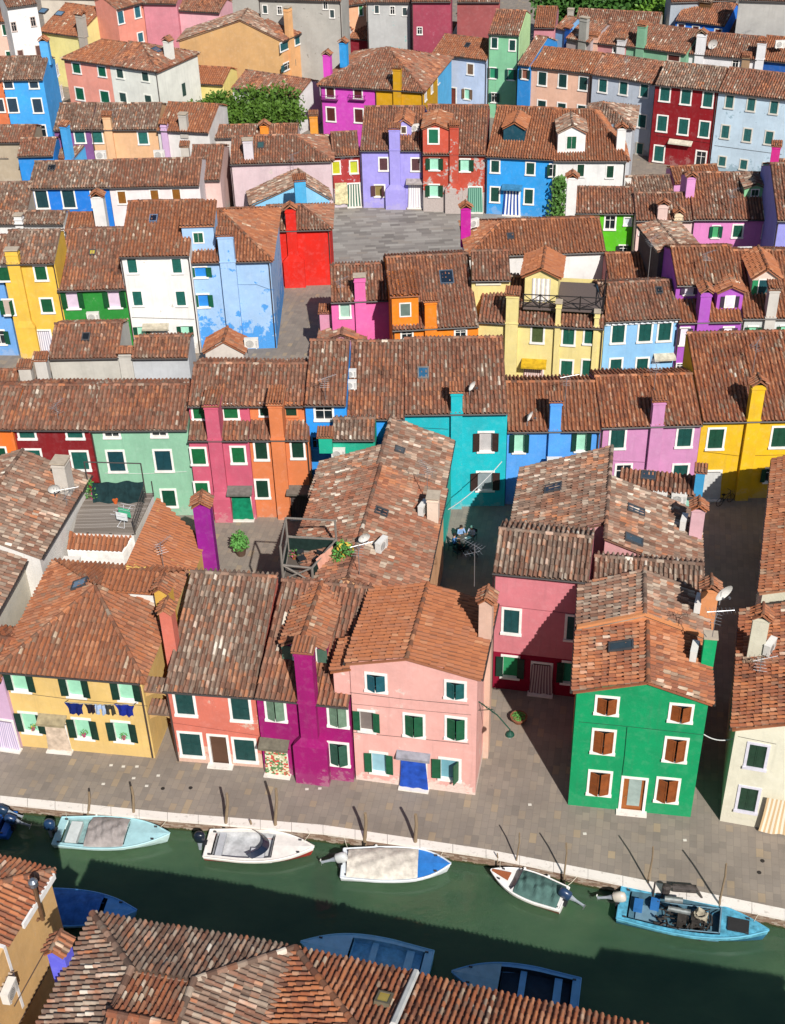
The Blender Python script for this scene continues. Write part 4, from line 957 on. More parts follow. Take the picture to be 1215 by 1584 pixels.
h = row('blue2a', 'narrow bright blue house with one white framed window under a taller roof', ('8', 208, 180), ('8', 392, 180), ('5', 310, 659), '#2f9af0', 'brown', D=-.3); h.wz = (92, 78); wins(h, [('8', 293, 224, 'g')]); h.wz = (50, 60); wins(h, [('8', 262, 360, 'g', {'fr': '#2f9af0'})]); h.done('')
h = row('blue2b', 'blue house mostly hidden behind the teal wing, broad brown roof', ('8', 396, 242), ('8', 655, 242), ('5', 525, 663), '#2f9af0', 'brown', D=-.3); h.done('')
h = row('turq', 'tall turquoise house with black shutters and a patterned blue roof light', ('8', 655, 222), ('8', 1115, 215), ('5', 870, 648), '#1cbcc6', 'brown', D=-.3); h.sh = '#3a2a26'; h.wz = (76, 96)
wins(h, [('8', 1018, 356, 'o', {'pane': '#b9b4b2'}), ('8', 1015, 532, 'o', (84, 92), {'pane': '#8a9598'})]); h.done('')
h.chim(('8', 888, 106), 52, None, 'tile'); h.sky(('8', 738, 52), 50, 52, '#2f5f80', '#7a7a78'); TQ = h
h = row('blue3', 'cornflower blue house with open green shutters and a chimney, right of the turquoise house', ('8', 1115, 298), ('9', 388, 295), ('9', 180, 92), '#58a6f4', 'orange'); h.sh = '#123a30'; h.wz = (60, 92)
wins(h, [('9', 25, 362, 'o', {'pane': PG}), ('9', 303, 356, 'o', {'pane': PG})]); h.done('r'); h.chim(('9', 192, 150), 52, None, 'tile')
h = row('mauve', 'mauve pink house with a slim chimney and three green shuttered windows', ('9', 392, 280), ('9', 842, 268), ('9', 585, 62), '#d391bd', 'mixed'); h.sh = '#174a44'; h.wz = (80, 94)
wins(h, [('9', 465, 343), ('9', 765, 336), ('9', 745, 500), ('9', 490, 500, 'g')]); h.done('l'); h.chim(('9', 655, 146), 56, None, 'tile')
h = row('yellow2', 'big golden yellow house with a pitched chimney, right end of the second row', ('9', 845, 256), ('9', 1330, 246), ('6', 1010, 622), '#efbf1f', 'mixed', D=-.25); h.sh = '#1a4a36'; h.wz = (84, 100)
wins(h, [('9', 905, 342), ('9', 1190, 335), ('9', 1150, 505, 'o', (60, 70))]); h.door(('9', 885, 540), 1.3, 2.4, '#8a8a86', curtain=plain('#c9c9c6', .8)); h.done(''); h.chim(('9', 1102, 70), 60, None, 'roof', along='y')
# ===== third row ==========================================================================
y3 = 97.5
h = row('sky_l', 'sky blue house end at the left edge beside the tall yellow house', ('4', -120, 330), ('4', 2, 330), ('4', -60, 190), '#6fa8e6', 'brown', he=8.0); h.wz = (60, 70); wins(h, [('4', -2, 640, 'o')]); h.done('')
h = row('yellow3', 'tall yellow house with a long flat topped chimney in the third row', ('4', 5, 305), ('4', 243, 301), ('4', 130, 166), '#eec14a', 'grey', y=y3, D=-.8); h.sh = '#0f5232'; h.wz = (64, 72)
wins(h, [('4', 17, 356), ('4', 183, 353), ('4', 40, 505, 'h', (56, 76), {'pane': '#b9a59a'}), ('4', 211, 498)]); h.door(('4', 200, 670), 1.5, 2.6, '#d9d2cc', curtain=stripes_mat('#e6e2e6', '#a9a6b4', 8)); h.done('r'); h.chim(('4', 50, 250), 56, None, 'flat', flare=(3.0, 1.5)); Y3 = h
h = row('green3', 'dark and lime green house squeezed between the yellow and white houses', ('4', 258, 424), ('4', 562, 415), ('4', 395, 162), '#2f8f3a', 'brown', y=y3); h.sh = '#0f4a26'; h.wz = (66, 84)
wins(h, [('4', 325, 474, 'o', {'pane': '#d3bfd0'}), ('4', 512, 470, 'o', {'pane': '#d3bfd0'})]); h.done(''); h.sky(('4', 415, 265), 30, 26, '#b9a94a'); G3 = h
h = row('white3', 'tall white house with rows of closed teal shutters under a plain orange roof', ('4', 535, 272), ('4', 848, 266), ('4', 690, 35), '#f3f0ea', 'orange', y=y3, wear=.1); h.sh = '#1d5f55'; h.fr = '#f3f0ea'; h.wz = (54, 74)
wins(h, [('4', 592, 320), ('4', 792, 320), ('4', 616, 466), ('4', 810, 466), ('4', 635, 615, 'o', (50, 56), {'pane': PG, 'sh': GRN}), ('4', 830, 612, 'o', (50, 56), {'pane': PG, 'sh': GRN})]); u, _ = h.fw(('4', 703, 620)); h.done('lr'); h.awning(u, 2.6, 2.2, '#b5ac98'); h.sky(('4', 688, 112), 36, 36, '#1a2030', '#6a7890'); W3 = h
h = House('ltblue3', 'pale blue house with broad chimney breast and blue damp stains, beside the white house', ('4', 850, 300), ('4', 1208, 290), 8.1, '#a8cbf0', 'orange', wear=.42, wearcol='#3f96e0', zlo=4.0)
h.hip([('4', 985, 75), ('4', 985, 75)], left=False); h.sh = '#125a40'; h.wz = (66, 56)
wins(h, [('4', 898, 348, 'o', {'pane': '#2f86d6'}), ('4', 911, 476, 'o', (60, 66), {'pane': '#2f86d6'})]); h.done('r'); h.chim(('4', 1006, 160), 70, None, 'tile', n=.45)
h.dormer(('4', 895, 252), 140, 100, '#a8cbf0', 'c', sh='#1d5a44', kind='shed', rise=.9, tile='orange', wsz=(.36, .5), y_off=0.0, depth=3.0); LB3 = h
h = House('grey_low', 'low pale grey house with red brown roof and blank front, behind the dark red house', ('4', 218, 728), ('4', 528, 722), 3.7, '#c9c5bb', 'brown')
h.gable(('4', 395, 582)); h.done(''); h.rchim(('4', 195, 830), ('4', 185, 725), 52, '#d3cec6', 'tile'); GL = h; h.sky(('4', 386, 642), 36, 36, '#202428')
h.chim(('4', 560, 715), 58, '#cfcac0', 'roof')
h = House('grey_low2', 'low light grey house with a worn roof and downpipe, next to the blank grey one', ('4', 590, 725), ('4', 842, 722), 3.7, '#c6c9cc', 'brown'); h.gable(('4', 755, 640)); h.done('')
h = House('small_gable', 'small shed with a new orange gable roof in front of the pale blue house', ('4', 918, 702), ('4', 1088, 702), 3.4, '#d9cfc4', 'orange'); h.gfront(('4', 1000, 655), ('4', 1000, 600)); h.done('', False)
h = House('shed_l', 'low shed with orange tiles at the left edge below the yellow house', ('4', -40, 830), ('4', 80, 828), 3.2, '#b9a894', 'orange'); h.gable(('4', 20, 792)); h.done('', False); h.rchim(('4', 118, 832), ('4', 112, 760), 54, '#cdc6bb', 'tile')
h = House('red3', 'fire red house with a blank front and a flared chimney breast', ('5', 30, 158), ('5', 318, 150), 5.6, '#e0281a', 'brown', wear=-1)
h.hip([('5', -10, 58), ('5', 190, 50)], left=False); h.done('r'); h.chim(('5', 140, 42), 46, None, 'roof', flare=(2.6, 2.1), along='y', label='slim red chimney with white cap')
h = House('red3_l', 'roofed house joined to the left of the fire red house, with a dark roof light', ('4', 1010, 165), ('4', 1195, 160), 6.2, '#c9c2ba', 'orange'); h.gable(('4', 1100, 66)); h.done(''); h.sky(('4', 1122, 105), 36, 40, '#1a1f2a', '#5f6a80')
# ===== fourth row =========================================================================
h = House('hotpink', 'bubblegum pink house with a white topped chimney', ('5', 325, 475), ('5', 600, 464), 6.2, '#ee6fb0', 'brown'); h.gable(('5', 455, 318)); h.sh = '#4a6a5a'; h.wz = (56, 76)
wins(h, [('5', 388, 518, 'g', {'pane': '#9fc0b0'})]); h.done(''); h.chim(('5', 452, 368), 50, '#ee6fb0', 'flat'); HP = h
h = House('brown_hut', 'little outbuilding with a dark brown roof in front of the bubblegum pink house', ('5', 275, 660), ('5', 470, 660), 3.0, '#c98a9a', 'brown'); h.gfront(('5', 372, 625), ('5', 372, 572)); h.done('', False); h.rchim(('5', 308, 605), ('5', 305, 515), 62, '#e09ab4', 'tile')
h = House('orange5', 'vivid orange house with an orange half gable and a deep red brown roof', ('5', 600, 600), ('5', 985, 580), 5.9, '#f58a1f', 'brown'); h.gable(('5', 790, 277)); h.fr = '#f3efe6'; h.sh = '#5a6a5a'; h.wz = (60, 46)
wins(h, [('5', 665, 632, 'g'), ('5', 905, 625, 'g')]); h.done('l'); h.chim(('5', 770, 455), 54, None, 'tile'); h.sky(('5', 842, 375), 62, 66, '#1d2a3a', '#566270')
h.dormer(('5', 658, 580), 118, 120, '#f58a1f', 'g', rise=-.0, tile='new', kind='gable', wsz=(.45, .6), pane='#6a7a70', y_off=-.15, depth=4.3)
h = House('cream5', 'cream yellow house with a black railed roof terrace and a curtained tower room', ('5', 985, 562), ('6', 405, 592), 5.9, '#efdc92', 'brown'); h.gable(('6', 40, 375)); h.sh = '#1d5a48'; h.wz = (66, 82)
wins(h, [('6', 107, 628, {'sh': '#4d5a34'}), ('6', 246, 638), ('6', 343, 634), ('6', 237, 780), ('6', 333, 778)]); u, _ = h.fw(('6', 90, 800)); h.door(('6', 90, 800), 1.6, 2.4, '#8a6a5a', curtain=stripes_mat('#e6d2c8', '#b08a86', 9), awn=('#c9a21f', .9))
xs_ = h.fw(('6', 40, 500))[0]; f_, b_ = h.planes; fx = [(p[0] if p[0] < 1 else xs_, p[1], p[2]) for p in f_]; bx = [(p[0] if p[0] < 1 else xs_, p[1], p[2]) for p in b_]; zq = h.he+.38*1.0+.05
h.planes = [fx, [(xs_, f_[0][1], f_[0][2]), f_[1], (h.W, 1.0, zq), (xs_, 1.0, zq)], bx]; h.ridges = [(h.ridges[0][0], (xs_, h.ridges[0][1][1], h.ridges[0][1][2]))]; h.done('r')
h.chim(('5', 1140, 425), 56, None, 'tile', n=.4); h.chim(('6', 203, 486), 24, None, 'flat', n=.25); h.chim(('6', 375, 530), 22, None, 'flat', n=.2); C5 = h
hu = House('cream_up', 'higher cream roofed storey behind the lower roof of the railed terrace house', ('5', 955, 378), ('5', 1128, 376), hy(survey(('5', 1040, 377)), at(('5', 985, 562), 5.9).y+2.4), '#efdc92', 'brown'); hu.gable(('5', 1045, 258), D=-.6); hu.wz = (110, 18); wins(hu, [('5', 1030, 395, 'c', {'sh': '#5a2a24', 'fr': '#e9e2cc'})]); hu.done('')
# tower room and terrace of the cream house
q = h.onroof(('6', 110, 500)); q2 = h.onroof(('6', 395, 520)); x0 = h.fw(('6', 40, 500))[0]; x1 = h.fw(('6', 190, 500))[0]; x2 = h.W-.15; y0 = .75; zf = h.he+.95
m = MB(); m.prism([(x0, y0+.9, zf-1.0), (x1, y0+.9, zf-1.0), (x1, y0+4.5, zf-1.0), (x0, y0+4.5, zf-1.0)], [(x0, y0+.9, zf+2.3), (x1, y0+.9, zf+2.3), (x1, y0+4.5, zf+2.3), (x0, y0+4.5, zf+2.3)]); m.prism([(x0, y0+.9, zf+2.3), (x1, y0+.9, zf+2.3), ((x0+x1)/2, y0+.9, zf+2.9)], [(x0, y0+4.5, zf+2.3), (x1, y0+4.5, zf+2.3), ((x0+x1)/2, y0+4.5, zf+2.9)])
tw = m.build('tower_room', h.wm, h.root); xm = (x0+x1)/2; bm = bmesh.new()
roof_plane(bm, [(x0-.3, y0+.6, zf+2.2), (xm, y0+.6, zf+2.98), (xm, y0+4.7, zf+2.98), (x0-.3, y0+4.7, zf+2.2)]); roof_plane(bm, [(x1+.3, y0+.6, zf+2.2), (xm, y0+.6, zf+2.98), (xm, y0+4.7, zf+2.98), (x1+.3, y0+4.7, zf+2.2)]); ridge_caps(bm, (xm, y0+.6, zf+2.98), (xm, y0+4.7, zf+2.98)); bm_build(bm, 'tower_roof', [tile_mat('new'), eaves_mat()], tw)
m = MB(); pw = (x1-x0)*.55; N = 16
for i in range(N): a, b = xm-pw/2+pw*i/N, xm-pw/2+pw*(i+1)/N; m.face([(a, y0+.86-.05*math.sin(i*1.6), zf+.05), (b, y0+.86-.05*math.sin(i*1.6+1.6), zf+.05), (b, y0+.86-.05*math.sin(i*1.6+1.6), zf+2.0), (a, y0+.86-.05*math.sin(i*1.6), zf+2.0)])
m.build('white_curtain', plain('#ece6e0', .9, .1), tw, smooth=True)
m = MB(); m.box(x1+.02, y0-.2, zf-.14, x2, y0+4.8, zf); m.box(x0, y0-.2, zf-.14, x1, y0+.88, zf); dk = m.build('terrace_deck', wood_mat((.13, .10, .09)), h.root)
m = MB(); ps = [(x0, y0-.15), ((x0+x1)/2, y0-.15), (x1, y0-.15), ((x1+x2)/2, y0-.15), (x2, y0-.15), (x2, y0+2.4), (x2, y0+4.7)]
for i, (a, b) in enumerate(ps):
    m.box(a-.05, b-.05, zf, a+.05, b+.05, zf+1.15)
    if i: c, d = ps[i-1]; m.tube([(c, d, zf+1.1), (a, b, zf+1.1)], .045, 5); m.tube([(c, d, zf+.15), (a, b, zf+.15)], .04, 5); m.tube([(c, d, zf+.15), (a, b, zf+1.1)], .035, 5); m.tube([(c, d, zf+1.1), (a, b, zf+.15)], .035, 5)
m.build('terrace_railing', plain('#221d1b', .7), dk)
h = House('ltblue5', 'light blue house with a white toothed cornice and five green shuttered windows', ('6', 410, 562), ('6', 745, 546), 5.9, '#92c8f2', 'brown'); h.gable(('6', 545, 396)); h.sh = '#14504a'; h.wz = (70, 90)
wins(h, [('6', 468, 625), ('6', 588, 619), ('6', 676, 615), ('6', 457, 770, (64, 76)), ('6', 575, 767, (64, 76))]); u, _ = h.fw(('6', 668, 770)); h.done('r'); h.awning(u, 2.5, 1.7, '#c4bda8'); h.sky(('6', 650, 435), 32, 34, '#23282c')
m = MB(); n = int(h.W/.42)
for i in range(n): m.box(i*h.W/n+.06, -.2, h.he-.42, i*h.W/n+.26, 0, h.he-.2)
m.box(0, -.08, h.he-.5, h.W, 0, h.he-.42); m.build('cornice', plain('#e6ebf0', .8), h.root)
h = House('violet', 'violet house stepping back above a tiled ledge with a matching violet gable dormer', ('6', 738, 566), ('6', 1022, 560), 5.6, '#b45cc4', 'orange'); ph = hy(survey(('6', 815, 398)), at(('6', 880, 563), 5.6).y+2.0)
h.gable(('6', 815, 238), sb=(2.0, ph)); h.sh = '#4a3a50'; h.wz = (50, 84); wins(h, [('6', 785, 432, 'o', (52, 40), {'n': -2.0, 'pane': '#d6d0d8'}), ('6', 763, 636, 'o', {'pane': '#e6dce8'}), ('6', 962, 606, 'o', (54, 30), {'pane': '#e6dce8'}), ('6', 745, 775, 'g', (40, 40))]); h.done('l')
h.chim(('6', 866, 412), 50, None, 'roof', along='y', depth=.9)
mb = MB(); x0 = h.fw(('6', 915, 545))[0]; x1 = h.fw(('6', 1030, 545))[0]; y0 = .9; z0 = h.he-.2; z1 = z0+2.15; xm = (x0+x1)/2
mb.prism([(x0, y0, z0), (x1, y0, z0), (x1, y0, z1), (xm, y0, z1+.5), (x0, y0, z1)], [(x0, y0+4, z0), (x1, y0+4, z0), (x1, y0+4, z1), (xm, y0+4, z1+.5), (x0, y0+4, z1)]); dm = mb.build('dormer', h.wm, h.root); bm = bmesh.new()
for sg, xe in ((-1, x0-.15), (1, x1+.15)): roof_plane(bm, [(xe, y0-.25, z1), (xm, y0-.25, z1+.56), (xm, y0+4, z1+.56), (xe, y0+4, z1)])
bm_build(bm, 'dormer_roof', [tile_mat('orange'), plain('#efe8ef')], dm); m = MB(); m.box(xm-.4, y0-.05, z0+.75, xm+.4, y0-.01, z0+1.8, 0); m.box(xm-.27, y0-.07, z0+.87, xm+.27, y0-.051, z0+1.7, 1); m.box(xm-.72, y0-.06, z0+.8, xm-.42, y0-.02, z0+1.72, 2); m.box(xm+.42, y0-.06, z0+.8, xm+.72, y0-.02, z0+1.72, 2); m.build('window', [plain('#f1ede6'), plain('#e2d8e6'), plain('#3a3040')], dm); V5 = h
h = House('grey5', 'grey white house with a pale chimney at the right edge beside the violet house', ('6', 1027, 546), ('6', 1330, 546), 5.8, '#cfd2d0', 'orange'); h.gable(('6', 1150, 256)); h.sh = '#1a4a30'; h.wz = (50, 30)
wins(h, [('6', 1072, 603, 'o', {'pane': '#7fc0a0'}), ('6', 1215, 600, 'o', {'pane': '#7fc0a0'})]); h.done('l'); h.chim(('6', 1172, 402), 46, '#cdc8c0', 'tile', depth=.6); h.dormer(('6', 1128, 490), 120, 85, '#e8d4c4', 'o', rise=.75, tile='new', pane='#1a4a50', sh='#2f8a5a', y_off=1.0, depth=4.0)
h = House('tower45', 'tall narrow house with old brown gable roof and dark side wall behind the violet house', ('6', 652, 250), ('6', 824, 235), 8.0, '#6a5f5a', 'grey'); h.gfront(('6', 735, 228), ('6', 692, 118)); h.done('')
h = House('lowred45', 'low house with a bright red brown roof behind the light blue house', ('6', 425, 388), ('6', 612, 384), 4.6, '#d98a8a', 'orange'); h.gable(('6', 500, 268)); h.done('')
h = House('whitewall45', 'white walled house under a long red brown roof behind the roof terrace', (726, 394), ('6', 412, 250), 5.8, '#efece8', 'orange'); h.hip([('5', 1090, 122), ('6', 405, 107)], right=False); h.done(''); h.sky(('5', 1128, 192), 32, 30, '#3a4048'); h.rchim(('5', 928, 200), ('5', 928, 42), 44, '#c41f9a', 'roof', d=.5, label='magenta chimney'); WW = h
h = House('lime', 'lime green house with white framed windows behind the white walled roofs', ('3', 278, 945), ('3', 545, 948), 5.8, '#62c81f', 'brown'); h.gable(('3', 410, 840)); h.sh = '#2a3a30'; h.wz = (62, 70); wins(h, [('6', 325, 100, 'g', (52, 40)), ('6', 432, 126, 'g', (56, 70)), ('6', 511, 122, 'g', (40, 40), {'pane': '#c9cfd6'}), ('6', 490, 250, 'o', (44, 50))]); h.done('r'); h.rchim(('3', 255, 950), ('3', 270, 775), 44, '#f0ede8', 'roof')
h = House('blush6', 'blush pink house with a fat chimney next to the lime green house', ('3', 547, 978), ('3', 802, 978), 5.7, '#f0cfc6', 'brown'); h.gable(('3', 670, 866)); h.sh = '#123c32'; h.wz = (48, 56); wins(h, [('6', 585, 156)]); h.done('l'); h.chim(('3', 672, 890), 44, '#e9c8bc', 'roof', along='y'); h.chim(('6', 742, 62), 36, '#e6d2b0', 'roof', along='y')
h = House('pink6', 'pink house with a green dormer and three white framed windows, right of the blush house', ('6', 803, 106), ('6', 1175, 106), 5.8, '#e58cc8', 'brown', wear=0); h.gable(('3', 1000, 775)); h.sh = '#12503c'; h.wz = (54, 64); wins(h, [('6', 905, 168, 'o', (40, 60), {'pane': '#4aa06a'}), ('6', 1003, 165), ('6', 1138, 166)]); h.done('l')
h.dormer(('3', 1080, 895), 95, 45, '#8fd09a', 'c', sh='#14402c', kind='gable', rise=.35, tile='grey', wsz=(.4, .5), y_off=.4, depth=2.6); h.rchim(('3', 788, 880), ('3', 790, 772), 38, '#e09ad0', 'roof', d=.5)
h = House('peri6', 'narrow periwinkle house at the right edge beyond the pink house', ('6', 1180, 110), ('6', 1330, 112), 8.0, '#9a9ae0', 'brown'); h.gable(('3', 1260, 735)); h.done('l')
# ===== north side of the square ===========================================================
h = House('mural', 'low red house with mottled paint and yellow blinds, left of the lilac house', ('2', 330, 694), ('2', 452, 688), 5.6, '#b03a38', 'brown', wear=.75, wearcol='#c9c4cc', zlo=2.2); h.gable(('2', 390, 592)); h.fr = '#efe6de'; h.wz = (42, 62); wins(h, [('2', 348, 748, 'g', {'pane': '#b9b82a'}), ('2', 427, 746, 'g', {'pane': '#b9c03a'})]); u, _ = h.fw(('2', 372, 890)); h.door(('2', 430, 885), 1.4, 2.6, '#8a8a80', curtain=stripes_mat('#e2ddd0', '#3f6a5a', 5)); h.sheet(u, .4, 1.3, 2.7, plain('#d9cfa4', .9, .1, .3)); h.done('')
h = House('lilac', 'lilac house with a big white banded flared chimney facing the paved square', ('2', 455, 666), ('2', 735, 666), 6.25, '#a9a0ea', 'brown'); h.gable(('2', 600, 478)); h.sh = '#5a3a3e'; h.wz = (47, 64); wins(h, [('2', 560, 733), ('2', 704, 735), ('2', 543, 852, 'h', (52, 58), {'pane': '#8a7a4a'})]); h.door(('2', 703, 880), 1.5, 2.8, '#c9c4cc', curtain=stripes_mat('#efece8', '#c4bfc6', 6), awn=('#a39a96', .7)); h.done('lr'); ch = h.chim(('2', 608, 556), 48, None, 'tile', flare=(2.1, 1.95), n=.4, label='lilac chimney with white bands and a broad flared foot'); h.dormer(('2', 650, 612), 70, 46, '#b4aaf0', 'g', rise=.55, tile='orange', pane='#5a4a3a', wsz=(.4, .6), y_off=.3, depth=3.4); LI = h
h = House('brick', 'brick red house with peeling plaster and a raised gable on the square', ('2', 736, 683), ('2', 1018, 686), 6.2, '#c4513c', 'brown', wear=.85, wearcol='#b9b4ae', zlo=3.2); h.gable(('2', 880, 472)); h.sh = '#16422c'; h.wz = (52, 62); wins(h, [('2', 788, 732, 'o', {'pane': PG}), ('2', 925, 738, 'o', {'pane': PG}), ('2', 787, 852, 'o', {'pane': PG})]); h.door(('2', 970, 882), 1.5, 2.8, '#7a5a50', curtain=stripes_mat('#7fb09a', '#4a7a6a', 7)); h.done(''); h.chim(('2', 877, 546), 40, None, 'tile', flare=(2.6, 2.0), n=.36)
x0 = .02; x1 = h.fw(('2', 853, 690))[0]; xm = (x0+x1)/2; za = h.fw(('2', 787, 548))[1]; mb = MB(); f = [(x0, -.06, h.he-.5), (x1, -.06, h.he-.5), (x1, -.06, za-.5), (xm, -.06, za), (x0, -.06, za-.5)]; mb.prism(f, [(a, 4.2, c) for a, b, c in f]); dm = mb.build('raised_gable', wall_mat('#cf5a44'), h.root); bm = bmesh.new()
for xe in (x0-.14, x1+.14): roof_plane(bm, [(xe, -.25, za-.52), (xm, -.25, za+.06), (xm, 4.2, za+.06), (xe, 4.2, za-.52)])
bm_build(bm, 'gable_roof', [tile_mat('orange'), plain('#efe8e0')], dm); u, z = h.fw(('2', 784, 607)); m = MB(); m.box(u-.62, -.12, z-.85, u+.62, -.065, z+.85, 0); m.box(u-.46, -.14, z-.68, u+.46, -.121, z+.68, 1); m.build('window', [plain('#f1ede6'), plain('#1c6a4c')], dm)
h = House('azure', 'azure blue house with a striped door curtain and a wide boarded dormer on the square', ('2', 1020, 693), ('3', 178, 708), 6.15, '#30a2ee', 'orange'); h.gable(('2', 1140, 478)); h.sh = '#16463c'; h.wz = (47, 62); wins(h, [('2', 1060, 743), ('3', 75, 753), ('2', 1059, 869, (48, 74)), ('3', 68, 878, (48, 74))]); h.door(('2', 1135, 900), 1.7, 2.9, '#5a6a80', curtain=stripes_mat('#f0f0f0', '#1f4a9a', 5), awn=('#3a7aa0', .7)); h.done('l'); h.dormer(('2', 1142, 640), 96, 55, '#1a4a5a', None, rise=.6, tile='new', kind='gable', y_off=.3, depth=3.6)
h = House('white_sq', 'white house with a creeper and a white gabled dormer, right of the azure house', ('3', 178, 713), ('3', 505, 713), 6.1, '#f0eeea', 'orange', wear=.1); h.hip([('3', 60, 492), ('3', 355, 492)], left=False); h.sh = '#16402e'; h.wz = (40, 62); wins(h, [('3', 175, 760, 'h', (36, 60)), ('3', 300, 761), ('3', 432, 767)]); h.done('r'); h.dormer(('3', 257, 690), 122, 82, '#f2f0ec', 'c', sh='#1d5a40', rise=.7, tile='grey', wsz=(.4, .6), y_off=.25, depth=3.6); h.rchim(('3', 478, 670), ('3', 500, 555), 38, '#eeebe6', 'roof'); WS = h
h = House('pyramid', 'grey house under an old brown pyramid roof behind the white house with the creeper', ('3', 320, 560), ('3', 532, 570), 7.2, '#c9ccd0', 'grey'); h.hip([('3', 400, 458), ('3', 402, 458)]); h.done(''); h.sky(('3', 425, 568), 50, 26, '#8a96a0')
# ===== left, around the blue and white houses ============================================
h = House('blue1', 'strong blue house with tall white framed windows on the left', ('1', 127, 836), ('1', 486, 832), 5.8, '#2080e0', 'grey'); h.gable(('1', 305, 723)); h.sh = '#1c4046'; h.wz = (64, 88); wins(h, [('1', 188, 890), ('1', 308, 888), ('1', 437, 884)]); h.done(''); h.sky(('1', 233, 753), 36, 28, '#1d2226')
h = House('whpink', 'white house with three brown shuttered windows, right of the strong blue house', ('1', 488, 832), ('1', 892, 823), 5.8, '#f3e6e4', 'brown'); h.gable(('1', 690, 713)); h.sh = '#8a5a1f'; h.wz = (46, 64); wins(h, [('1', 546, 882), ('1', 693, 876), ('1', 790, 872)]); h.done(''); WP = h
h = House('palepink', 'pale dusty pink house with a stained blank front wall and long hipped roof', ('1', 1030, 728), ('2', 325, 714), 5.8, '#dcc4c8', 'brown', wear=.35, wearcol='#cfc4bc'); h.hip([('1', 1035, 612), ('2', 155, 606)], left=False); h.done('l'); h.sky(('1', 1168, 652), 30, 32, '#3a5a5a'); h.rchim(('1', 1115, 715), ('1', 1112, 628), 42, '#d9d0d4', 'flat'); PP = h
h = House('narrow_pink', 'narrow pink washed house between the white and dusty pink houses', ('1', 840, 800), ('1', 985, 798), 5.0, '#e6c4bc', 'brown', wear=.4); h.gable(('1', 880, 652)); h.done(''); h.rchim(('1', 830, 700), ('1', 828, 640), 36, '#d0c8bc', 'tile')
h = House('skyblue_low', 'low house with wide brown gable and a pale blue chimney block beside the square', ('2', -30, 915), ('2', 318, 885), 3.0, '#8ccbee', 'grey'); h.gfront(('2', 195, 812), ('2', 168, 757)); h.done(''); h.rchim(('2', 192, 905), ('2', 190, 792), 50, '#4fb4e6', 'tile')
h = House('bl_low', 'low bright blue annex with a red brown roof on the far left', ('1', 78, 694), ('1', 238, 690), 4.2, '#2b8fe0', 'brown'); h.gable(('1', 160, 620)); h.done('')
h = House('left_row', 'house with a red brown roof and no visible front on the far left edge', ('1', -40, 632), ('1', 145, 630), 5.0, '#b8a890', 'brown'); h.gable(('1', 70, 562)); h.done('')
h = House('left_grey', 'rough stone walled house at the left edge below the low blue annex', ('1', -60, 700), ('1', 40, 700), 3.2, '#b5a48c', 'brown'); h.gable(('1', -20, 640)); h.done('')
h = House('left_brown', 'house with a wide dark brown roof left of the strong blue house', ('4', -150, 75), ('4', 122, 70), 4.6, '#cbb9a0', 'grey'); h.gable(('1', 40, 818)); h.done('')
h = House('left_white', 'low white house with brown roof in front of the strong blue house', ('4', -60, 128), ('4', 285, 128), 4.6, '#e9e6e2', 'grey'); h.gable(('4', 140, 80)); h.done(''); h.chim(('4', 80, 95), 36, None, 'flat')
h = House('left_orange', 'low house with a short orange roof and a pitched white chimney before the blue house', ('4', 290, 162), ('4', 435, 160), 4.4, '#e9e6e2', 'orange'); h.gable(('4', 380, 86)); h.done(''); h.rchim(('4', 455, 150), ('1', 455, 858), 52, '#ece8e4', 'roof')
h = House('stone_wall_house', 'low brick walled house with pale coping beside the dark red house', ('3', 510, 858), ('3', 715, 850), 3.0, '#b88a6a', 'grey'); h.gable(('3', 610, 788)); h.done('', False)
h = House('dark_shed', 'low roof with a violet pink parapet behind the pink house', ('3', 720, 812), ('3', 930, 800), 3.6, '#d99ac8', 'orange'); h.gable(('3', 830, 742)); h.done('', False)
h = House('purple', 'small purple house with one green window in the upper left row', ('1', 240, 576), ('1', 404, 574), 5.8, '#8a5a92', 'grey'); h.gable(('1', 330, 464)); h.sh = '#2a6a6a'; h.wz = (54, 60); wins(h, [('1', 358, 611)]); h.done(''); 
h = House('peachrow', 'peach house with a stubby chimney between two windows in the upper left row', ('1', 406, 575), ('1', 702, 573), 5.8, '#ecbc8e', 'grey'); h.gable(('1', 560, 464)); h.sh = '#2a6a62'; h.wz = (52, 62); wins(h, [('1', 437, 610), ('1', 641, 616)]); h.done('l'); h.chim(('1', 474, 502), 36, None, 'tile')
h = House('whiterow', 'white plastered house with a brighter orange roof end in the upper left row', ('1', 705, 578), ('1', 935, 588), 5.8, '#e4e0da', 'orange'); h.gable(('1', 820, 462)); h.done(''); h.rchim(('1', 822, 585), ('1', 820, 512), 36, '#c4bdb2', 'flat'); h.chim(('1', 730, 535), 28, '#d8b4d8', 'roof'); h.wz = (40, 30); WR = h
h = House('orangechim', 'low roofed house with an orange chimney below the leafy tree', ('1', 960, 612), ('2', 175, 605), 4.6, '#d9d0c8', 'brown'); h.gable(('1', 1090, 560)); h.done(''); h.rchim(('1', 1185, 605), ('1', 1183, 545), 38, '#f0922f', 'roof'); h.chim(('2', 245, 498), 36, '#f0a03a', 'tile')
h = House('skytower', 'low house with a tall bright sky blue chimney in the upper left', ('1', 235, 700), ('1', 330, 712), 3.2, '#58b4ee', 'brown'); h.shed(('1', 290, 640), .3); h.done('', False); h.chim(('1', 282, 545), 34, '#4aaef0', 'tile', depth=.4)
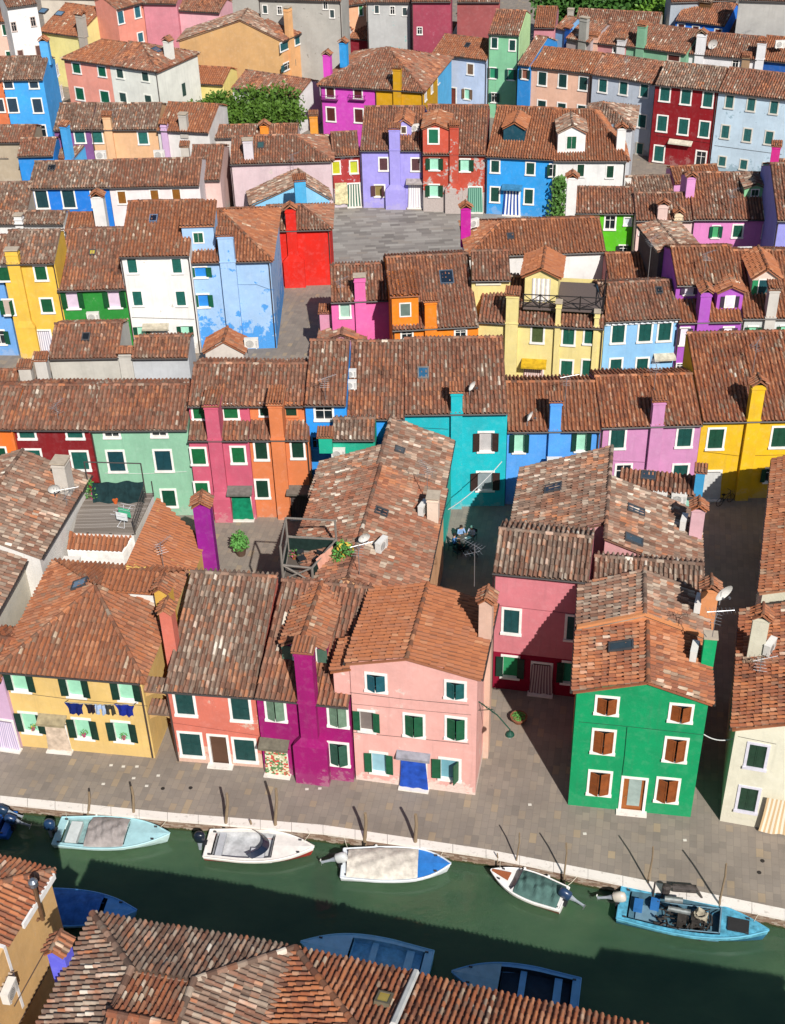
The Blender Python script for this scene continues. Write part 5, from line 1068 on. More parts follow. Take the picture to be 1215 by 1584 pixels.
# ===== upper left =========================================================================
h = House('tl_blue', 'azure house with a pale blue side wall and corner chimney at the upper left', ('1', 10, 353), ('1', 192, 350), 8.2, '#46aaf2', 'grey'); h.gable(('1', 105, 254)); h.sh = '#2a3f50'; h.wz = (50, 56); wins(h, [('1', 38, 378, (48, 38)), ('1', 152, 378, (48, 38)), ('1', 57, 469, (52, 70)), ('1', 168, 471, (50, 70)), ('1', 185, 585, 'g', (50, 60))]); h.done(''); h.win(('1', 257, 312), 'g', (.9, 1.4), 'r'); h.win(('1', 276, 412), 'g', (.9, 1.6), 'r'); h.rchim(('1', 205, 258), ('1', 203, 165), 38, '#58b0ee', 'roof')
h = House('tl_orange', 'burnt orange house at the left edge next to the azure corner house', ('1', -110, 353), ('1', 8, 353), 8.0, '#df7a4c', 'brown'); h.gable(('1', -50, 256)); h.wz = (44, 64); h.sh = '#39404a'; wins(h, [('1', 0, 470)]); h.done('')
h = House('hip_pink', 'pink half of the hipped house with four green shutters in the upper left', ('1', 285, 258), ('1', 488, 286), 8.0, '#f2a08c', 'orange'); h.hip([('1', 455, 180), ('1', 500, 182)], right=False); h.sh = '#0f5a40'; h.wz = (40, 52); wins(h, [('1', 343, 303), ('1', 457, 318), ('1', 358, 418, (42, 60)), ('1', 470, 432, (44, 58))]); h.done('')
h = House('hip_cream', 'cream half of the hipped house with plain dark windows in the upper left', ('1', 490, 286), ('1', 703, 316), 8.0, '#eeeee2', 'brown'); h.hip([('1', 500, 182), ('1', 638, 190)], left=False); h.sh = '#2f4a44'; h.fr = '#eeeee2'; h.wz = (36, 48); wins(h, [('1', 537, 327), ('1', 650, 341), ('1', 551, 434), ('1', 663, 441, (36, 40))]); h.done('r'); h.win(('1', 823, 399), 'n', (.9, 1.7), 'r'); h.rchim(('1', 752, 262), ('1', 750, 166), 36, '#efece2', 'roof'); h.sky(('1', 702, 225), 46, 30, '#4a5f78')
h = House('tl_yellow', 'lemon yellow house with two roof lights and a stone chimney at the upper left', ('1', 180, 134), ('1', 352, 158), 7.0, '#f2e69a', 'orange'); h.gable(('1', 240, 8)); h.done(''); h.sky(('1', 195, 50), 40, 28, '#5a7a96'); h.sky(('1', 268, 62), 42, 26, '#6a8aa6'); h.chim(('1', 354, 48), 36, '#b5aca0', 'roof', n=.5)
h = House('tl_yellow2', 'lemon yellow gable end with a small dark window right of the stone chimney', ('1', 362, 158), ('1', 520, 112), 6.4, '#f2e69a', 'new'); h.hip([('1', 420, 50), ('1', 455, 45)], left=False, right=False); h.wz = (18, 34); wins(h, [('1', 491, 102, 'g')]); h.done('')
h = House('tl_white', 'tall whitewashed house with rusty window streaks at the upper left', ('1', 30, 30), ('1', 163, 12), 11.0, '#f3f1ee', 'brown', wear=.15); h.gable(('1', 95, -40)); h.fr = '#c9b9b0'; h.sh = '#6a4a42'; h.wz = (26, 46); wins(h, [('1', 62, 118, 'g'), ('1', 148, 95, 'g'), ('1', 92, 240, 'c', (30, 40)), ('1', 171, 225, 'c', (26, 50))]); h.done('')
h = House('tl_blush', 'blush pink house at the top left corner', ('1', -90, 95), ('1', 40, 92), 8.5, '#f0c2ae', 'orange'); h.gable(('1', -20, 40)); h.wz = (30, 54); wins(h, [('1', 23, 132), ('1', 40, 245, (30, 40))]); h.done('')
h = House('t_salmon', 'salmon house with three white framed windows at the top left', ('1', 518, 38), ('1', 640, 6), 10.0, '#ee9a86', 'brown'); h.gable(('1', 570, -40)); h.sh = '#2f6a78'; h.wz = (32, 64); wins(h, [('1', 540, 76), ('1', 615, 50), ('1', 629, 165, (30, 50))]); h.done('')
h = House('t_whitesmall', 'small white house with a green window and tiny tiled roof below the ochre building', ('1', 655, 118), ('1', 768, 118), 5.2, '#efe6e4', 'brown'); h.gable(('1', 700, 52)); h.wz = (34, 50); wins(h, [('1', 744, 146, 'c', {'sh': '#6fae5a'})]); h.done(''); h.rchim(('1', 710, 98), ('1', 708, 5), 24, '#b9b2a4', 'none')
h = House('t_rose', 'faded rose house behind the small white house at the top', ('1', 640, 10), ('1', 790, 12), 10.0, '#d88a96', 'brown'); h.gable(('1', 700, -40)); h.done('')
h = House('t_pinkwhite', 'pink house with white roof sheets at the top edge', ('1', 780, 40), ('1', 985, 52), 9.0, '#f0b4bc', 'brown'); h.gable(('1', 880, -10)); h.wz = (30, 40); wins(h, [('1', 790, 15, 'g')]); h.done('')
h = House('ochre', 'large ochre building with a tall blank gable wall above the leafy tree', (277, 62), (436, 62), 8.0, '#d2a670', 'grey', wear=.3, wearcol='#c9b08c'); h.gfront((372, 30), (392, 14)); h.done(''); 
h2 = House('ochre_wing', 'light orange wing with a tall chimney on the right of the ochre building', (436, 62), (472, 46), 8.0, '#eeb47a', 'brown'); h2.gable((440, 20)); h2.sh = '#1d5a62'; h2.wz = (40, 58); wins(h2, [('2', 114, 198), ('2', 180, 170), ('2', 130, 293, 'o', (40, 40))]); h2.done(''); h2.chim(('2', 133, 32), 36, None, 'flat')
h = House('yel_low', 'small yellow house with a new orange roof in front of the ochre wall', ('1', 838, 365), ('1', 1000, 375), 4.2, '#eedc8a', 'new'); h.gable(('1', 900, 297)); h.wz = (26, 30); wins(h, [('1', 875, 385, 'g')]); h.done('')
h = House('white_end', 'long low house with a white end wall and brown roof right of the leafy tree', ('1', 1040, 388), ('2', 178, 434), 4.4, '#e9e7e4', 'brown'); h.gable(('2', 60, 332)); h.done('r')
# ===== upper middle =======================================================================
h = House('magentahip', 'magenta pink half of the pyramid roofed house with little iron balconies', ('2', 276, 376), ('2', 520, 392), 7.2, '#d94cc0', 'brown'); h.hip([('2', 570, 214), ('2', 575, 214)], right=False); h.sh = '#5a2a26'; h.wz = (44, 62); wins(h, [('2', 322, 410, (44, 56)), ('2', 446, 415, (44, 56)), ('2', 325, 510, (46, 68)), ('2', 450, 516, (46, 68))]); h.done('l')
for c in (322, 444):
    u, z = h.fw(('2', c, 432)); m = MB(); w = .95
    for a, b in (((u-w, 0), (u-w, -.4)), ((u-w, -.4), (u+w, -.4)), ((u+w, -.4), (u+w, 0))):
        for zz in (z-.25, z+.25): m.tube([(a[0], a[1], zz), (b[0], b[1], zz)], .03, 4)
    for k in range(9): m.tube([(u-w+2*w*k/8, -.4, z-.25), (u-w+2*w*k/8, -.4, z+.25)], .02, 4)
    m.box(u-w, -.4, z-.32, u+w, 0, z-.25); m.build('balcony', plain('#7a2a6a', .6), h.root)
h.rchim(('2', 308, 345), ('2', 308, 228), 34, '#e04cc4', 'roof'); h.rchim(('2', 380, 270), ('2', 378, 174), 34, '#2fa0e6', 'roof')
h = House('goldhip', 'golden yellow half of the pyramid roofed house with a tall ochre chimney', ('2', 522, 392), ('2', 738, 405), 7.2, '#d6a012', 'brown'); h.hip([('2', 573, 214), ('2', 580, 214)], left=False); h.done('lr'); h.win(('2', 748, 425), 'g', (.9, 1.3), 'r'); h.win(('2', 776, 390), 'g', (.9, 1.3), 'r'); h.win(('2', 806, 350), 'g', (.9, 1.3), 'r'); h.chim(('2', 620, 288), 36, '#d6a012', 'tile')
m = MB(); m.box(h.W+.01, h.D*.5, 0, h.W+.06, h.D, h.he-.1); m.build('side_wall', wall_mat('#5fbcf0'), h.root)
h = House('paleblue', 'pale powder blue house with brown shutters in the upper middle', ('2', 780, 234), ('2', 1024, 264), 7.0, '#c4d4ee', 'orange'); h.gable(('2', 900, 162)); h.sh = '#7a5f48'; h.wz = (34, 54); wins(h, [('2', 949, 308), ('2', 935, 419, 'o', (32, 52), {'pane': PG})]); h.door(('2', 860, 425), 1.7, 3.2, '#7a3f36'); h.done('r'); h.sky(('2', 937, 203), 24, 24, '#2a2e32')
h = House('mint', 'tall mint green house with a pale lime gable end in the upper middle', ('2', 1030, 146), ('2', 1168, 153), 10.0, '#86c69a', 'brown'); h.gable(('2', 1110, 46)); h.sh = '#123f3a'; h.wz = (34, 54); wins(h, [('2', 1057, 190), ('2', 1137, 201), ('2', 1049, 325, 'o', {'pane': '#2f8a66'}), ('2', 1130, 332, 'o', {'pane': '#2f8a66'}), ('2', 1056, 435, 'o', (32, 48))]); h.done('lr')
m = MB(); pr = h.prof; m.prism([(h.W+.005, y, z-.06) for y, z in pr], [(h.W+.05, y, z-.06) for y, z in pr]); m.build('gable_wall', wall_mat('#c6e8a8'), h.root)
h = House('sagelow', 'low sage walled house with a blue chimney behind the pyramid roof', ('2', 542, 180), ('2', 780, 234), 5.0, '#8fc4a0', 'orange'); h.gable(('2', 665, 138)); h.done(''); h.chim(('2', 732, 165), 34, '#3aa0e8', 'flat')
h = House('redlow', 'low dark red walled house with orange roof behind the magenta house', ('2', 372, 160), ('2', 541, 178), 5.6, '#8f2030', 'orange'); h.gable(('2', 430, 98)); h.done(''); h.rchim(('2', 405, 148), ('2', 405, 118), 26, '#e4dfd8', 'roof'); h.rchim(('2', 535, 165), ('2', 535, 140), 26, '#e4dfd8', 'roof')
h = House('greywall', 'grey blank walled house beside the ochre building', ('2', 208, 145), ('2', 376, 165), 6.0, '#cfcfd0', 'brown'); h.gable(('2', 260, 105)); h.done(''); h.rchim(('2', 285, 110), ('2', 282, 30), 28, '#d9d6d0', 'roof')
h = House('bluechimhouse', 'low roofed house between the grey wall and pyramid roof', ('2', 150, 75), ('2', 245, 100), 6.0, '#cfd0d2', 'new'); h.gable(('2', 190, 52)); h.done('')
h = House('t_grey', 'large grey concrete walled building at the top edge', ('2', 0, -10), ('2', 370, 0), 12.0, '#b9b5ac', 'brown', wear=.3, wearcol='#8a867e'); h.gable(('2', 200, -60)); h.wz = (24, 40); h.sh = '#3a4a4a'; wins(h, [('2', 30, 40), ('2', 95, 45, 'g'), ('2', 330, 60), ('2', 300, 22, 'g')]); h.done('lr')
h = House('t_peach', 'peach house with faded red panel and green shutters at the top edge', ('2', 378, 22), ('2', 482, 8), 9.5, '#efb48c', 'brown'); h.gable(('2', 420, -30)); h.sh = '#4a8a5a'; h.wz = (22, 50); wins(h, [('2', 395, 70), ('2', 458, 45)]); h.done('')
h = House('t_greyblue', 'grey house with a turquoise lower wall at the top edge', ('2', 484, 5), ('2', 682, 5), 11.0, '#bfbfbc', 'brown', wear=.4, wearcol='#8fb9b4', zlo=6); h.gable(('2', 580, -40)); h.wz = (24, 40); h.sh = '#39484a'; wins(h, [('2', 530, 40), ('2', 600, 45, 'g'), ('2', 655, 50)]); h.done('lr')
h = House('t_shed2', 'low shed with a pale flat roof below the grey and turquoise wall', ('2', 505, 112), ('2', 690, 118), 4.2, '#d6d6d2', 'orange'); h.gable(('2', 590, 92)); h.done('', False); h.rchim(('2', 540, 112), ('2', 538, 78), 30, '#b9a48a', 'tile')
h = House('t_wine', 'wine red blank walled house at the top edge, left of a dark gap', ('2', 686, 2), ('2', 862, 2), 11.5, '#a8485c', 'brown', wear=.15, wearcol='#b0707c'); h.gable(('2', 770, -40)); h.wz = (26, 36); wins(h, [('2', 722, 136, 'g')]); h.done('l')
h = House('t_maroon', 'brown rose blank walled house at the top edge, left of the mint house', ('2', 890, 4), ('2', 1080, 4), 9.5, '#a85a5a', 'brown'); h.gable(('2', 980, -30)); h.done('')
h = House('t_white2', 'small house with an orange roof below the wine red wall', ('2', 752, 150), ('2', 862, 158), 4.4, '#e6e2da', 'orange'); h.gable(('2', 815, 97)); h.done('')
h = House('stonehut', 'small rough stone house with a mossy roof left of the mint house', ('2', 928, 108), ('2', 1030, 112), 6.2, '#a8906e', 'grey', wear=.3); h.gable(('2', 990, 72)); h.done(''); h.rchim(('2', 905, 118), ('2', 905, 52), 30, '#c9a892', 'roof')
# ===== upper right: the long row and the row behind it ====================================
h = House('l_blue', 'narrow azure house with washing on its balcony left of the peach row house', ('3', 20, 282), ('3', 74, 289), 8.2, '#2f90dc', 'brown'); h.gable(('3', 88, 160)); h.sh = '#1a3a3a'; h.wz = (34, 50); wins(h, [('3', 50, 330, 'o', {'pane': '#8a5a4a'})]); h.done(''); h.chim(('3', 45, 412), 34, '#3aa0ea', 'tile', n=.8) if False else None
h = House('l_peach', 'peach row house with six dark shuttered windows in the upper right', ('3', 76, 292), ('3', 352, 324), 8.0, '#efbfa4', 'orange'); h.gable(('3', 240, 222)); h.sh = '#163a38'; h.wz = (45, 68); wins(h, [('3', 129, 350), ('3', 220, 360), ('3', 312, 372), ('3', 126, 478), ('3', 215, 490), ('3', 304, 500)]); h.done('r')
h = House('l_grey', 'grey blue row house left of the dark red one in the upper right', ('3', 354, 326), ('3', 634, 370), 8.2, '#c3ccd8', 'brown', wear=.25, wearcol='#a9aaac'); h.gable(('3', 530, 258)); h.sh = '#1f5a56'; h.wz = (44, 66); wins(h, [('3', 400, 382), ('3', 492, 393), ('3', 585, 404), ('3', 575, 540), ('3', 564, 670, (36, 56), {'fr': '#b9b4aa'}), ('3', 480, 525)]); h.done('')
h = House('l_red', 'deep red row house with eight white framed teal shutters in the upper right', ('3', 636, 372), ('3', 917, 402), 8.7, '#8f1820', 'grey'); h.gable(('3', 800, 290)); h.sh = '#1a5a54'; h.wz = (53, 78); wins(h, [('3', 678, 416), ('3', 772, 430), ('3', 870, 443), ('3', 665, 551), ('3', 760, 565), ('3', 854, 577), ('3', 651, 686), ('3', 838, 710, 'g')]); u, _ = h.fw(('3', 742, 700)); h.done('r'); h.awning(u, 2.7, 2.6, '#cfc8b4')
h = House('l_pale', 'pale ice blue row house with weathered windows at the right end of the long row', ('3', 919, 404), ('3', 1330, 452), 8.7, '#c6dcea', 'brown', wear=.3, wearcol='#9ab4c0'); h.gable(('3', 1040, 312)); h.sh = '#2a6260'; h.fr = '#d6d2c6'; h.wz = (44, 66); wins(h, [('3', 967, 453), ('3', 1064, 466), ('3', 1166, 479), ('3', 948, 588), ('3', 1047, 603), ('3', 1144, 615), ('3', 934, 720, (40, 50)), ('3', 1030, 735, (40, 50)), ('3', 1130, 750, (40, 50))]); h.done('')
m = MB(); 
h = House('magpost', 'low house with a tall magenta chimney at the right edge', ('3', 1150, 745), ('3', 1260, 752), 3.4, '#c41f7a', 'brown'); h.gable(('3', 1200, 715)); h.done('', False); h.chim(('3', 1180, 635), 38, '#cf2a86', 'tile')
h = House('b_grey', 'grey walled house with a tall concrete chimney behind the peach row house', ('3', 238, 165), ('3', 345, 186), 6.6, '#b9a9a8', 'brown'); h.gable(('3', 340, 92)); h.done(''); h.chim(('3', 316, 78), 40, '#a9a69e', 'flat')
h = House('b_rose', 'muted rose house with two stubby chimneys behind the long row', ('3', 346, 184), ('3', 503, 202), 6.4, '#c98a8c', 'brown'); h.gable(('3', 430, 95)); h.wz = (26, 30); wins(h, [('3', 455, 222, 'g')]); h.done(''); h.chim(('3', 360, 146), 42, '#e8b8a0', 'tile', depth=.5); h.chim(('3', 485, 158), 36, '#dcd8d8', 'tile', depth=.5)
h = House('b_sage', 'sage green house with a tall green chimney behind the long row', ('3', 505, 200), ('3', 775, 236), 6.4, '#86b896', 'brown'); h.gable(('3', 660, 115)); h.wz = (60, 34); h.sh = '#5a2a24'; wins(h, [('3', 717, 258, {'fr': '#d9cfc0'})]); h.done(''); h.chim(('3', 577, 98), 38, None, 'tile', depth=.5)
h = House('b_white', 'white house with tall white chimneys behind the long row', ('3', 777, 234), ('3', 1090, 262), 6.2, '#eceaea', 'brown'); h.gable(('3', 900, 148)); h.wz = (34, 40); wins(h, [('3', 993, 284, 'g')]); h.done(''); h.chim(('3', 845, 130), 40, None, 'roof', along='y', depth=.5); h.chim(('3', 1045, 238), 34, '#a98a6a', 'tile'); h.chim(('3', 1115, 172), 36, None, 'tile', depth=.5)
h = House('b_blue', 'dark blue walled house behind the ice blue row house', ('3', 1092, 262), ('3', 1330, 285), 6.0, '#2560b0', 'orange'); h.gable(('3', 1180, 165)); h.done('')
h = House('t_blue', 'bright blue house with a dark roof terrace at the top right', ('3', 727, 86), ('3', 948, 110), 6.6, '#2f82ea', 'brown'); h.gable(('3', 860, 5)); h.sh = '#5a2a2a'; h.wz = (36, 40); wins(h, [('3', 750, 122), ('3', 815, 132), ('3', 915, 145)]); h.done(''); h.dormer(('3', 855, 35), 50, 25, '#6a4a2a', None, kind='shed', rise=.3, tile='grey')
h = House('t_right', 'house with a brown roof and twin pale chimneys right of the bright blue house', ('3', 958, 140), ('3', 1240, 165), 5.2, '#d9d2cc', 'brown'); h.gable(('3', 1050, 45)); h.done(''); h.rchim(('3', 1032, 140), ('3', 1030, 78), 34, '#d6d0c8', 'flat'); h.rchim(('3', 1060, 140), ('3', 1060, 50), 14, '#d6d0c8', 'none')
h = House('t_cream', 'low house with an orange roof and pale gable beside the mint house', ('3', 92, 118), ('3', 186, 120), 6.0, '#d08a94', 'orange'); h.gable(('3', 130, 30)); h.done('')
h = House('t_blue2', 'small sky blue house with a dark blue chimney behind the long row', ('3', 188, 120), ('3', 240, 130), 5.6, '#7fb0dc', 'brown'); h.gable(('3', 225, 70)); h.done(''); h.chim(('3', 245, 115), 26, '#1f5ab0', 'tile')
h = House('t_long', 'long roof at the back with a pale gable end in front of the garden trees', ('3', 275, 92), ('3', 650, 112), 6.0, '#cdbfae', 'brown'); h.gable(('3', 450, 48)); h.done(''); h.rchim(('3', 252, 92), ('3', 252, 42), 26, '#b9b3a6', 'flat')
h = House('t_greyr', 'grey rendered house at the top right edge', ('3', 1010, -5), ('3', 1330, 5), 10.5, '#b9b6b0', 'brown'); h.gable(('3', 1150, -40)); h.done('')
h = House('t_greym', 'slate grey house above the garden at the top edge', ('3', 705, 5), ('3', 1000, -5), 8.5, '#aab2ba', 'brown'); h.gable(('3', 780, -40)); h.done('')
# ===== south bank, nearest the camera =====================================================
h = House('f_hip', 'near house with a big mossy hipped roof along the bottom edge, left of the valley', (145, 1413), (456, 1466), 8.3, '#d8b070', 'grey'); W = h.W; d = 2.95; s = .40; e = 8.35; r = e+s*d
custom(h, [[(-.05, -.02, e), (W, -.02, e), (W-d, -d, r), (d, -d, r)], [(-.05, -.02, e), (d, -d, r), (d, -14, r), (-.05, -14, e)], [(W, -.02, e), (W, -14, e), (W-d, -14, r), (W-d, -d, r)]], [((0, -.08, e), (d, -d, r)), ((W, -.08, e), (W-d, -d, r)), ((d, -d, r), (d, -14, r)), ((W-d, -d, r), (W-d, -14, r))], [(.1, -.25), (.1, -14), (W, -14), (W, -.25)])
m = MB(); x0, x1 = d-.28, W-d-.05; m.prism([(x0, -d-.6, r-1.2), (x1, -d-.6, r-1.2), (x1, -d-4, r-1.2), (x0, -d-4, r-1.2)], [(x0+.2, -d-.1, r-.4), (x1, -d-.1, r-.4), (x1, -d-4, r-.1), (x0, -d-4, r-.1)]); dm = m.build('roof_lantern', wall_mat('#d8c4cc'), h.root)
bm = bmesh.new(); roof_plane(bm, [(x0+.35, -d-.05, r-.22), (x1+.1, -d-.05, r-.22), (x1+.1, -d-2.2, r+.4), (x0+.35, -d-2.2, r+.4)], .235, .37, .082); roof_plane(bm, [(x0+.35, -d-2.2, r+.4), (x1+.1, -d-2.2, r+.4), (x1+.1, -d-5, r-.5), (x0+.35, -d-5, r-.5)], .235, .37, .082); ridge_caps(bm, (x0+.35, -d-2.2, r+.4), (x1+.1, -d-2.2, r+.4), .15); bm_build(bm, 'lantern_roof', [tile_mat('mixed'), eaves_mat()], dm)
mb = MB(); q = at(('d', 240, 770), 8.0)-h.O; q = h.Ri @ q; mb.box(q.x-.35, q.y-.3, 4, q.x+.35, q.y+.35, 9.3); ch = mb.build('chimney', wall_mat('#6c6cec'), h.root); ch['label'] = 'periwinkle chimney'; h.cap(ch, q.x, q.y, 9.35, .7, .65, 'roof', 'y'); FH = h
a, b = at((456, 1466), 8.3), at((990, 1584), 8.3)
h = House('f_east', 'near house with long red brown roof running off the bottom edge, right of the valley', (457, 1466), (995, 1586), 8.3, '#c9a878', 'mixed'); W = h.W+4; d = 6.0; r = e+s*d
custom(h, [[(.02, -.02, e), (W, -.02, e), (W, -d, r), (d, -d, r)], [(.02, -.02, e), (d, -d, r), (d, -16, r), (.02, -16, e)], [(d, -d, r), (W, -d, r), (W, -2*d, e), (d, -2*d, e)]], [((.05, -.08, e), (d, -d, r)), ((d, -d, r), (d, -16, r))], [(0.03, -.25), (.03, -12), (W, -12), (W, -.25)])
q = h.onroof(('e', 250, 605)); m = MB(); m.tube([(q.x-.1, 0, e+.1), (q.x-.1, -3.2, e+.1+s*3.2)], .14, 6); m.build('party_coping', plain('#c9c9c4', .8), h.root); h.sky(('e', 188, 610), 40, 40, '#b59a3a', '#6a6250'); FE = h
h = House('f_tan', 'near tan walled house with an orange tile roof in the bottom left corner', (-260, 1276), (76, 1353), 8.0, '#dcb176', 'mixed'); W = h.W; d = 4.0; e = 8.05; r = e+s*d
custom(h, [[(0, .25, e), (W+.2, .25, e), (W-d, -d, r), (0, -d, r)], [(W+.2, .25, e), (W+.2, -3.6, e), (W-d, -3.6, r), (W-d, -d+.0, r)]], [((W+.1, .15, e), (W-d, -d, r))], [(0, 0), (0, -3.6), (0, -11), (W, -11), (W, -3.61), (W, -3.6), (W, 0)], None, [e, e, e-1.7, e-1.7, e-1.7, e, e])

def ew(p): y, z = h.sw(p, 'r'); return y, z
y0_, z0_ = ew(('d', 180, 445)); y1_, z1_ = ew(('d', 75, 640))
MB().prism([(W+.2, 0, e-.2), (W+.3, 0, e-.2), (W+.3, y1_, e-.2), (W+.2, y1_, e-.2)], [(W+.2, 0, e+.1), (W+.3, 0, e+.1), (W+.3, y1_, e+.1), (W+.2, y1_, e+.1)]).build('verge_board', plain('#efece6', .8), h.root)
y, z = ew(('d', 140, 590)); MB().tube([(W+.02, y, z), (W+.28, y, z+.1), (W+.3, y, z+2.2)], .09, 10).build('flue_pipe', plain('#8a6a50', .4, .5, .2, .5), h.root); MB().lathe([(.09, 0), (.2, .08), (.2, .3), (.1, .42)], 12, (W+.3, y, z+2.2)).build('flue_cowl', plain('#aeb4ba', .25, .6, .1, .8), h.root)
for p, q in ((('d', 205, 640), ('d', 120, 800)), (('d', 225, 690), ('d', 130, 880))):
    a_, b_ = ew(p), ew(q); MB().tube([(W+.02, a_[0], a_[1]), (W+.02, b_[0]-1.5, b_[1])], .03, 5).build('conduit', plain('#5a4a40', .7), h.root)
m = MB(); m.box(W-2.6, -3.75, 4, W+.02, -3.6, e-.05); m.box(W-3.2, -5.6, e-.6, W-2.0, -4.4, e+1.6); ch = m.build('chimney', plain('#e9e6e4', .85), h.root); h.cap(ch, W-2.6, -5.0, e+1.65, 1.2, 1.2, 'roof', 'x')
bm = bmesh.new(); roof_plane(bm, [(W+.1, -3.7, e-1.6), (W+.1, -11, e-1.6), (W-5, -11, e+.2), (W-5, -3.7, e+.2)], .235, .37, .082); bm_build(bm, 'lower_roof', [tile_mat('grey'), eaves_mat()], h.root)

for key, lab, A, B, rg, c, ti in (('back1', 'pale house behind the lemon yellow roof at the very top edge', (62, -6), (172, -4), (118, -26), '#d9cdbc', 'brown'), ('back2', 'grey house beyond the pink house at the very top edge', (335, -14), (402, -12), (366, -34), '#b5b1a8', 'grey'), ('back3', 'dark house between the garden and the top right house', (985, -12), (1060, -10), (1020, -30), '#8f8a84', 'brown')):
    h = House(key, lab, A, B, 6.5, c, ti); h.gable(rg); h.done('')
h = House('f_corner', 'tall house on the near bank to the right, just outside the picture', (0, 0), (1, 0), 12.6, '#c9b08a', 'mixed')
h.O = Vector((12.3, 14.6, 0)); h.ang = -.22; h.W = 8.0; h.Ri = Matrix.Rotation(.22, 3, 'Z'); h.Rw = Matrix.Rotation(-.22, 3, 'Z'); h.root.location = h.O; h.root.rotation_euler = (0, 0, -.22)
custom(h, [[(-.2, -.3, 12.6), (8.2, -.3, 12.6), (8.2, 4, 14.2), (-.2, 4, 14.2)], [(-.2, 4, 14.2), (8.2, 4, 14.2), (8.2, 8.3, 12.6), (-.2, 8.3, 12.6)]], [((-.2, 4, 14.2), (8.2, 4, 14.2))], [(0, 0), (8, 0), (8, 8), (0, 8)])
for zz in (2.0, 5.0, 8.0, 11.0):
    for uu in (1.6, 4.0, 6.4): h.window(uu, zz, 1.1, 1.6, 'c', 'f')
# ------------------------------------------------------------------ ground, quay, canal
WZ = -.75
qout = [(-200, 1217), ('d', 0, 152), ('d', 630, 215), ('d', 1215, 265), ('e', 450, 240), ('e', 800, 312), ('e', 1215, 400), (1500, 1500)]
qin = [(-200, 1206), ('d', 0, 125), ('d', 630, 188), ('d', 1215, 235), ('e', 450, 222), ('e', 800, 290), ('e', 1215, 375), (1500, 1474)]
QO = [at(p, 0) for p in qout]; QI = [at(p, 0) for p in qin]
def sheet(name, pts, z, m):
    mb = MB(); mb.face([(p[0], p[1], z) for p in pts]); return structure(mb.build(name, m))
PAV = paving_mat('stone_paving', rad(78), .54, .36, [(0,(.20,.172,.145)),(.25,(.25,.212,.175)),(.5,(.222,.19,.16)),(.76,(.268,.225,.18)),(.9,(.24,.205,.17)),(.97,(.30,.235,.165)),(1,(.335,.26,.172))], (.14,.12,.1), .28, .3)
# one ground sheet reaching the horizon, its near edge following the quay
mb = MB(); far = [(-900, 900), (900, 900)]
xs = [p.x for p in QI]
for i in range(len(QI)-1):
    a, b = QI[i], QI[i+1]; mb.face([(a.x, a.y, 0), (b.x, b.y, 0), (b.x, 140, 0), (a.x, 140, 0)])
x0, x1 = QI[0].x, QI[-1].x
mb.face([(-900, 140, 0), (900, 140, 0), (900, 1500, 0), (-900, 1500, 0)]); mb.face([(-900, QI[0].y, 0), (x0, QI[0].y, 0), (x0, 140, 0), (-900, 140, 0)]); mb.face([(x1, QI[-1].y, 0), (900, QI[-1].y, 0), (900, 140, 0), (x1, 140, 0)])
structure(mb.build('pavement', PAV))
SQ = paving_mat('square_paving', rad(3), 1.1, .5, [(0,(.17,.155,.14)),(.3,(.23,.21,.19)),(.6,(.27,.25,.225)),(.85,(.32,.30,.27)),(1,(.25,.22,.19))], (.15,.135,.12), .18)
sheet('square', [at(p) for p in (('2', 300, 925), ('3', 180, 965), (940, 420), (500, 420))], .004, SQ)
mb = MB()
for i in range(len(QO)-1):
    n = max(1, int((QO[i+1]-QO[i]).length/1.5))
    for k in range(n):
        t0, t1 = k/n+.0012, (k+1)/n-.0012; a, b, c, d = QO[i].lerp(QO[i+1], t0), QO[i].lerp(QO[i+1], t1), QI[i].lerp(QI[i+1], t1), QI[i].lerp(QI[i+1], t0)
        mb.prism([(q.x, q.y, -.12) for q in (a, b, c, d)], [(q.x, q.y, .03) for q in (a, b, c, d)])
structure(mb.build('quay_kerb', stone_mat()))
mb = MB()
for i in range(len(QO)-1):
    a, b, c, d = QO[i].lerp(QI[i], .06), QO[i+1].lerp(QI[i+1], .06), QI[i+1], QI[i]; mb.prism([(q.x, q.y, -2.5) for q in (a, b, c, d)], [(q.x, q.y, -.115) for q in (a, b, c, d)])
structure(mb.build('quay_wall', quaywall_mat()))
sheet('canal_water', [(-400, -200), (400, -200), (400, 60), (-400, 60)], WZ, water_mat())
sb = [at((-300, 1340), 0), at((145, 1440), 0), at((456, 1500), 0), at((1300, 1720), 0)]
mb = MB(); lo = [(q.x, q.y-2.2) for q in sb]+[(lo_, -150) for lo_ in (60, -60)]
mb.prism([(x, y, -2) for x, y in lo], [(x, y, -.15) for x, y in lo]); structure(mb.build('south_quay', quaywall_mat()))
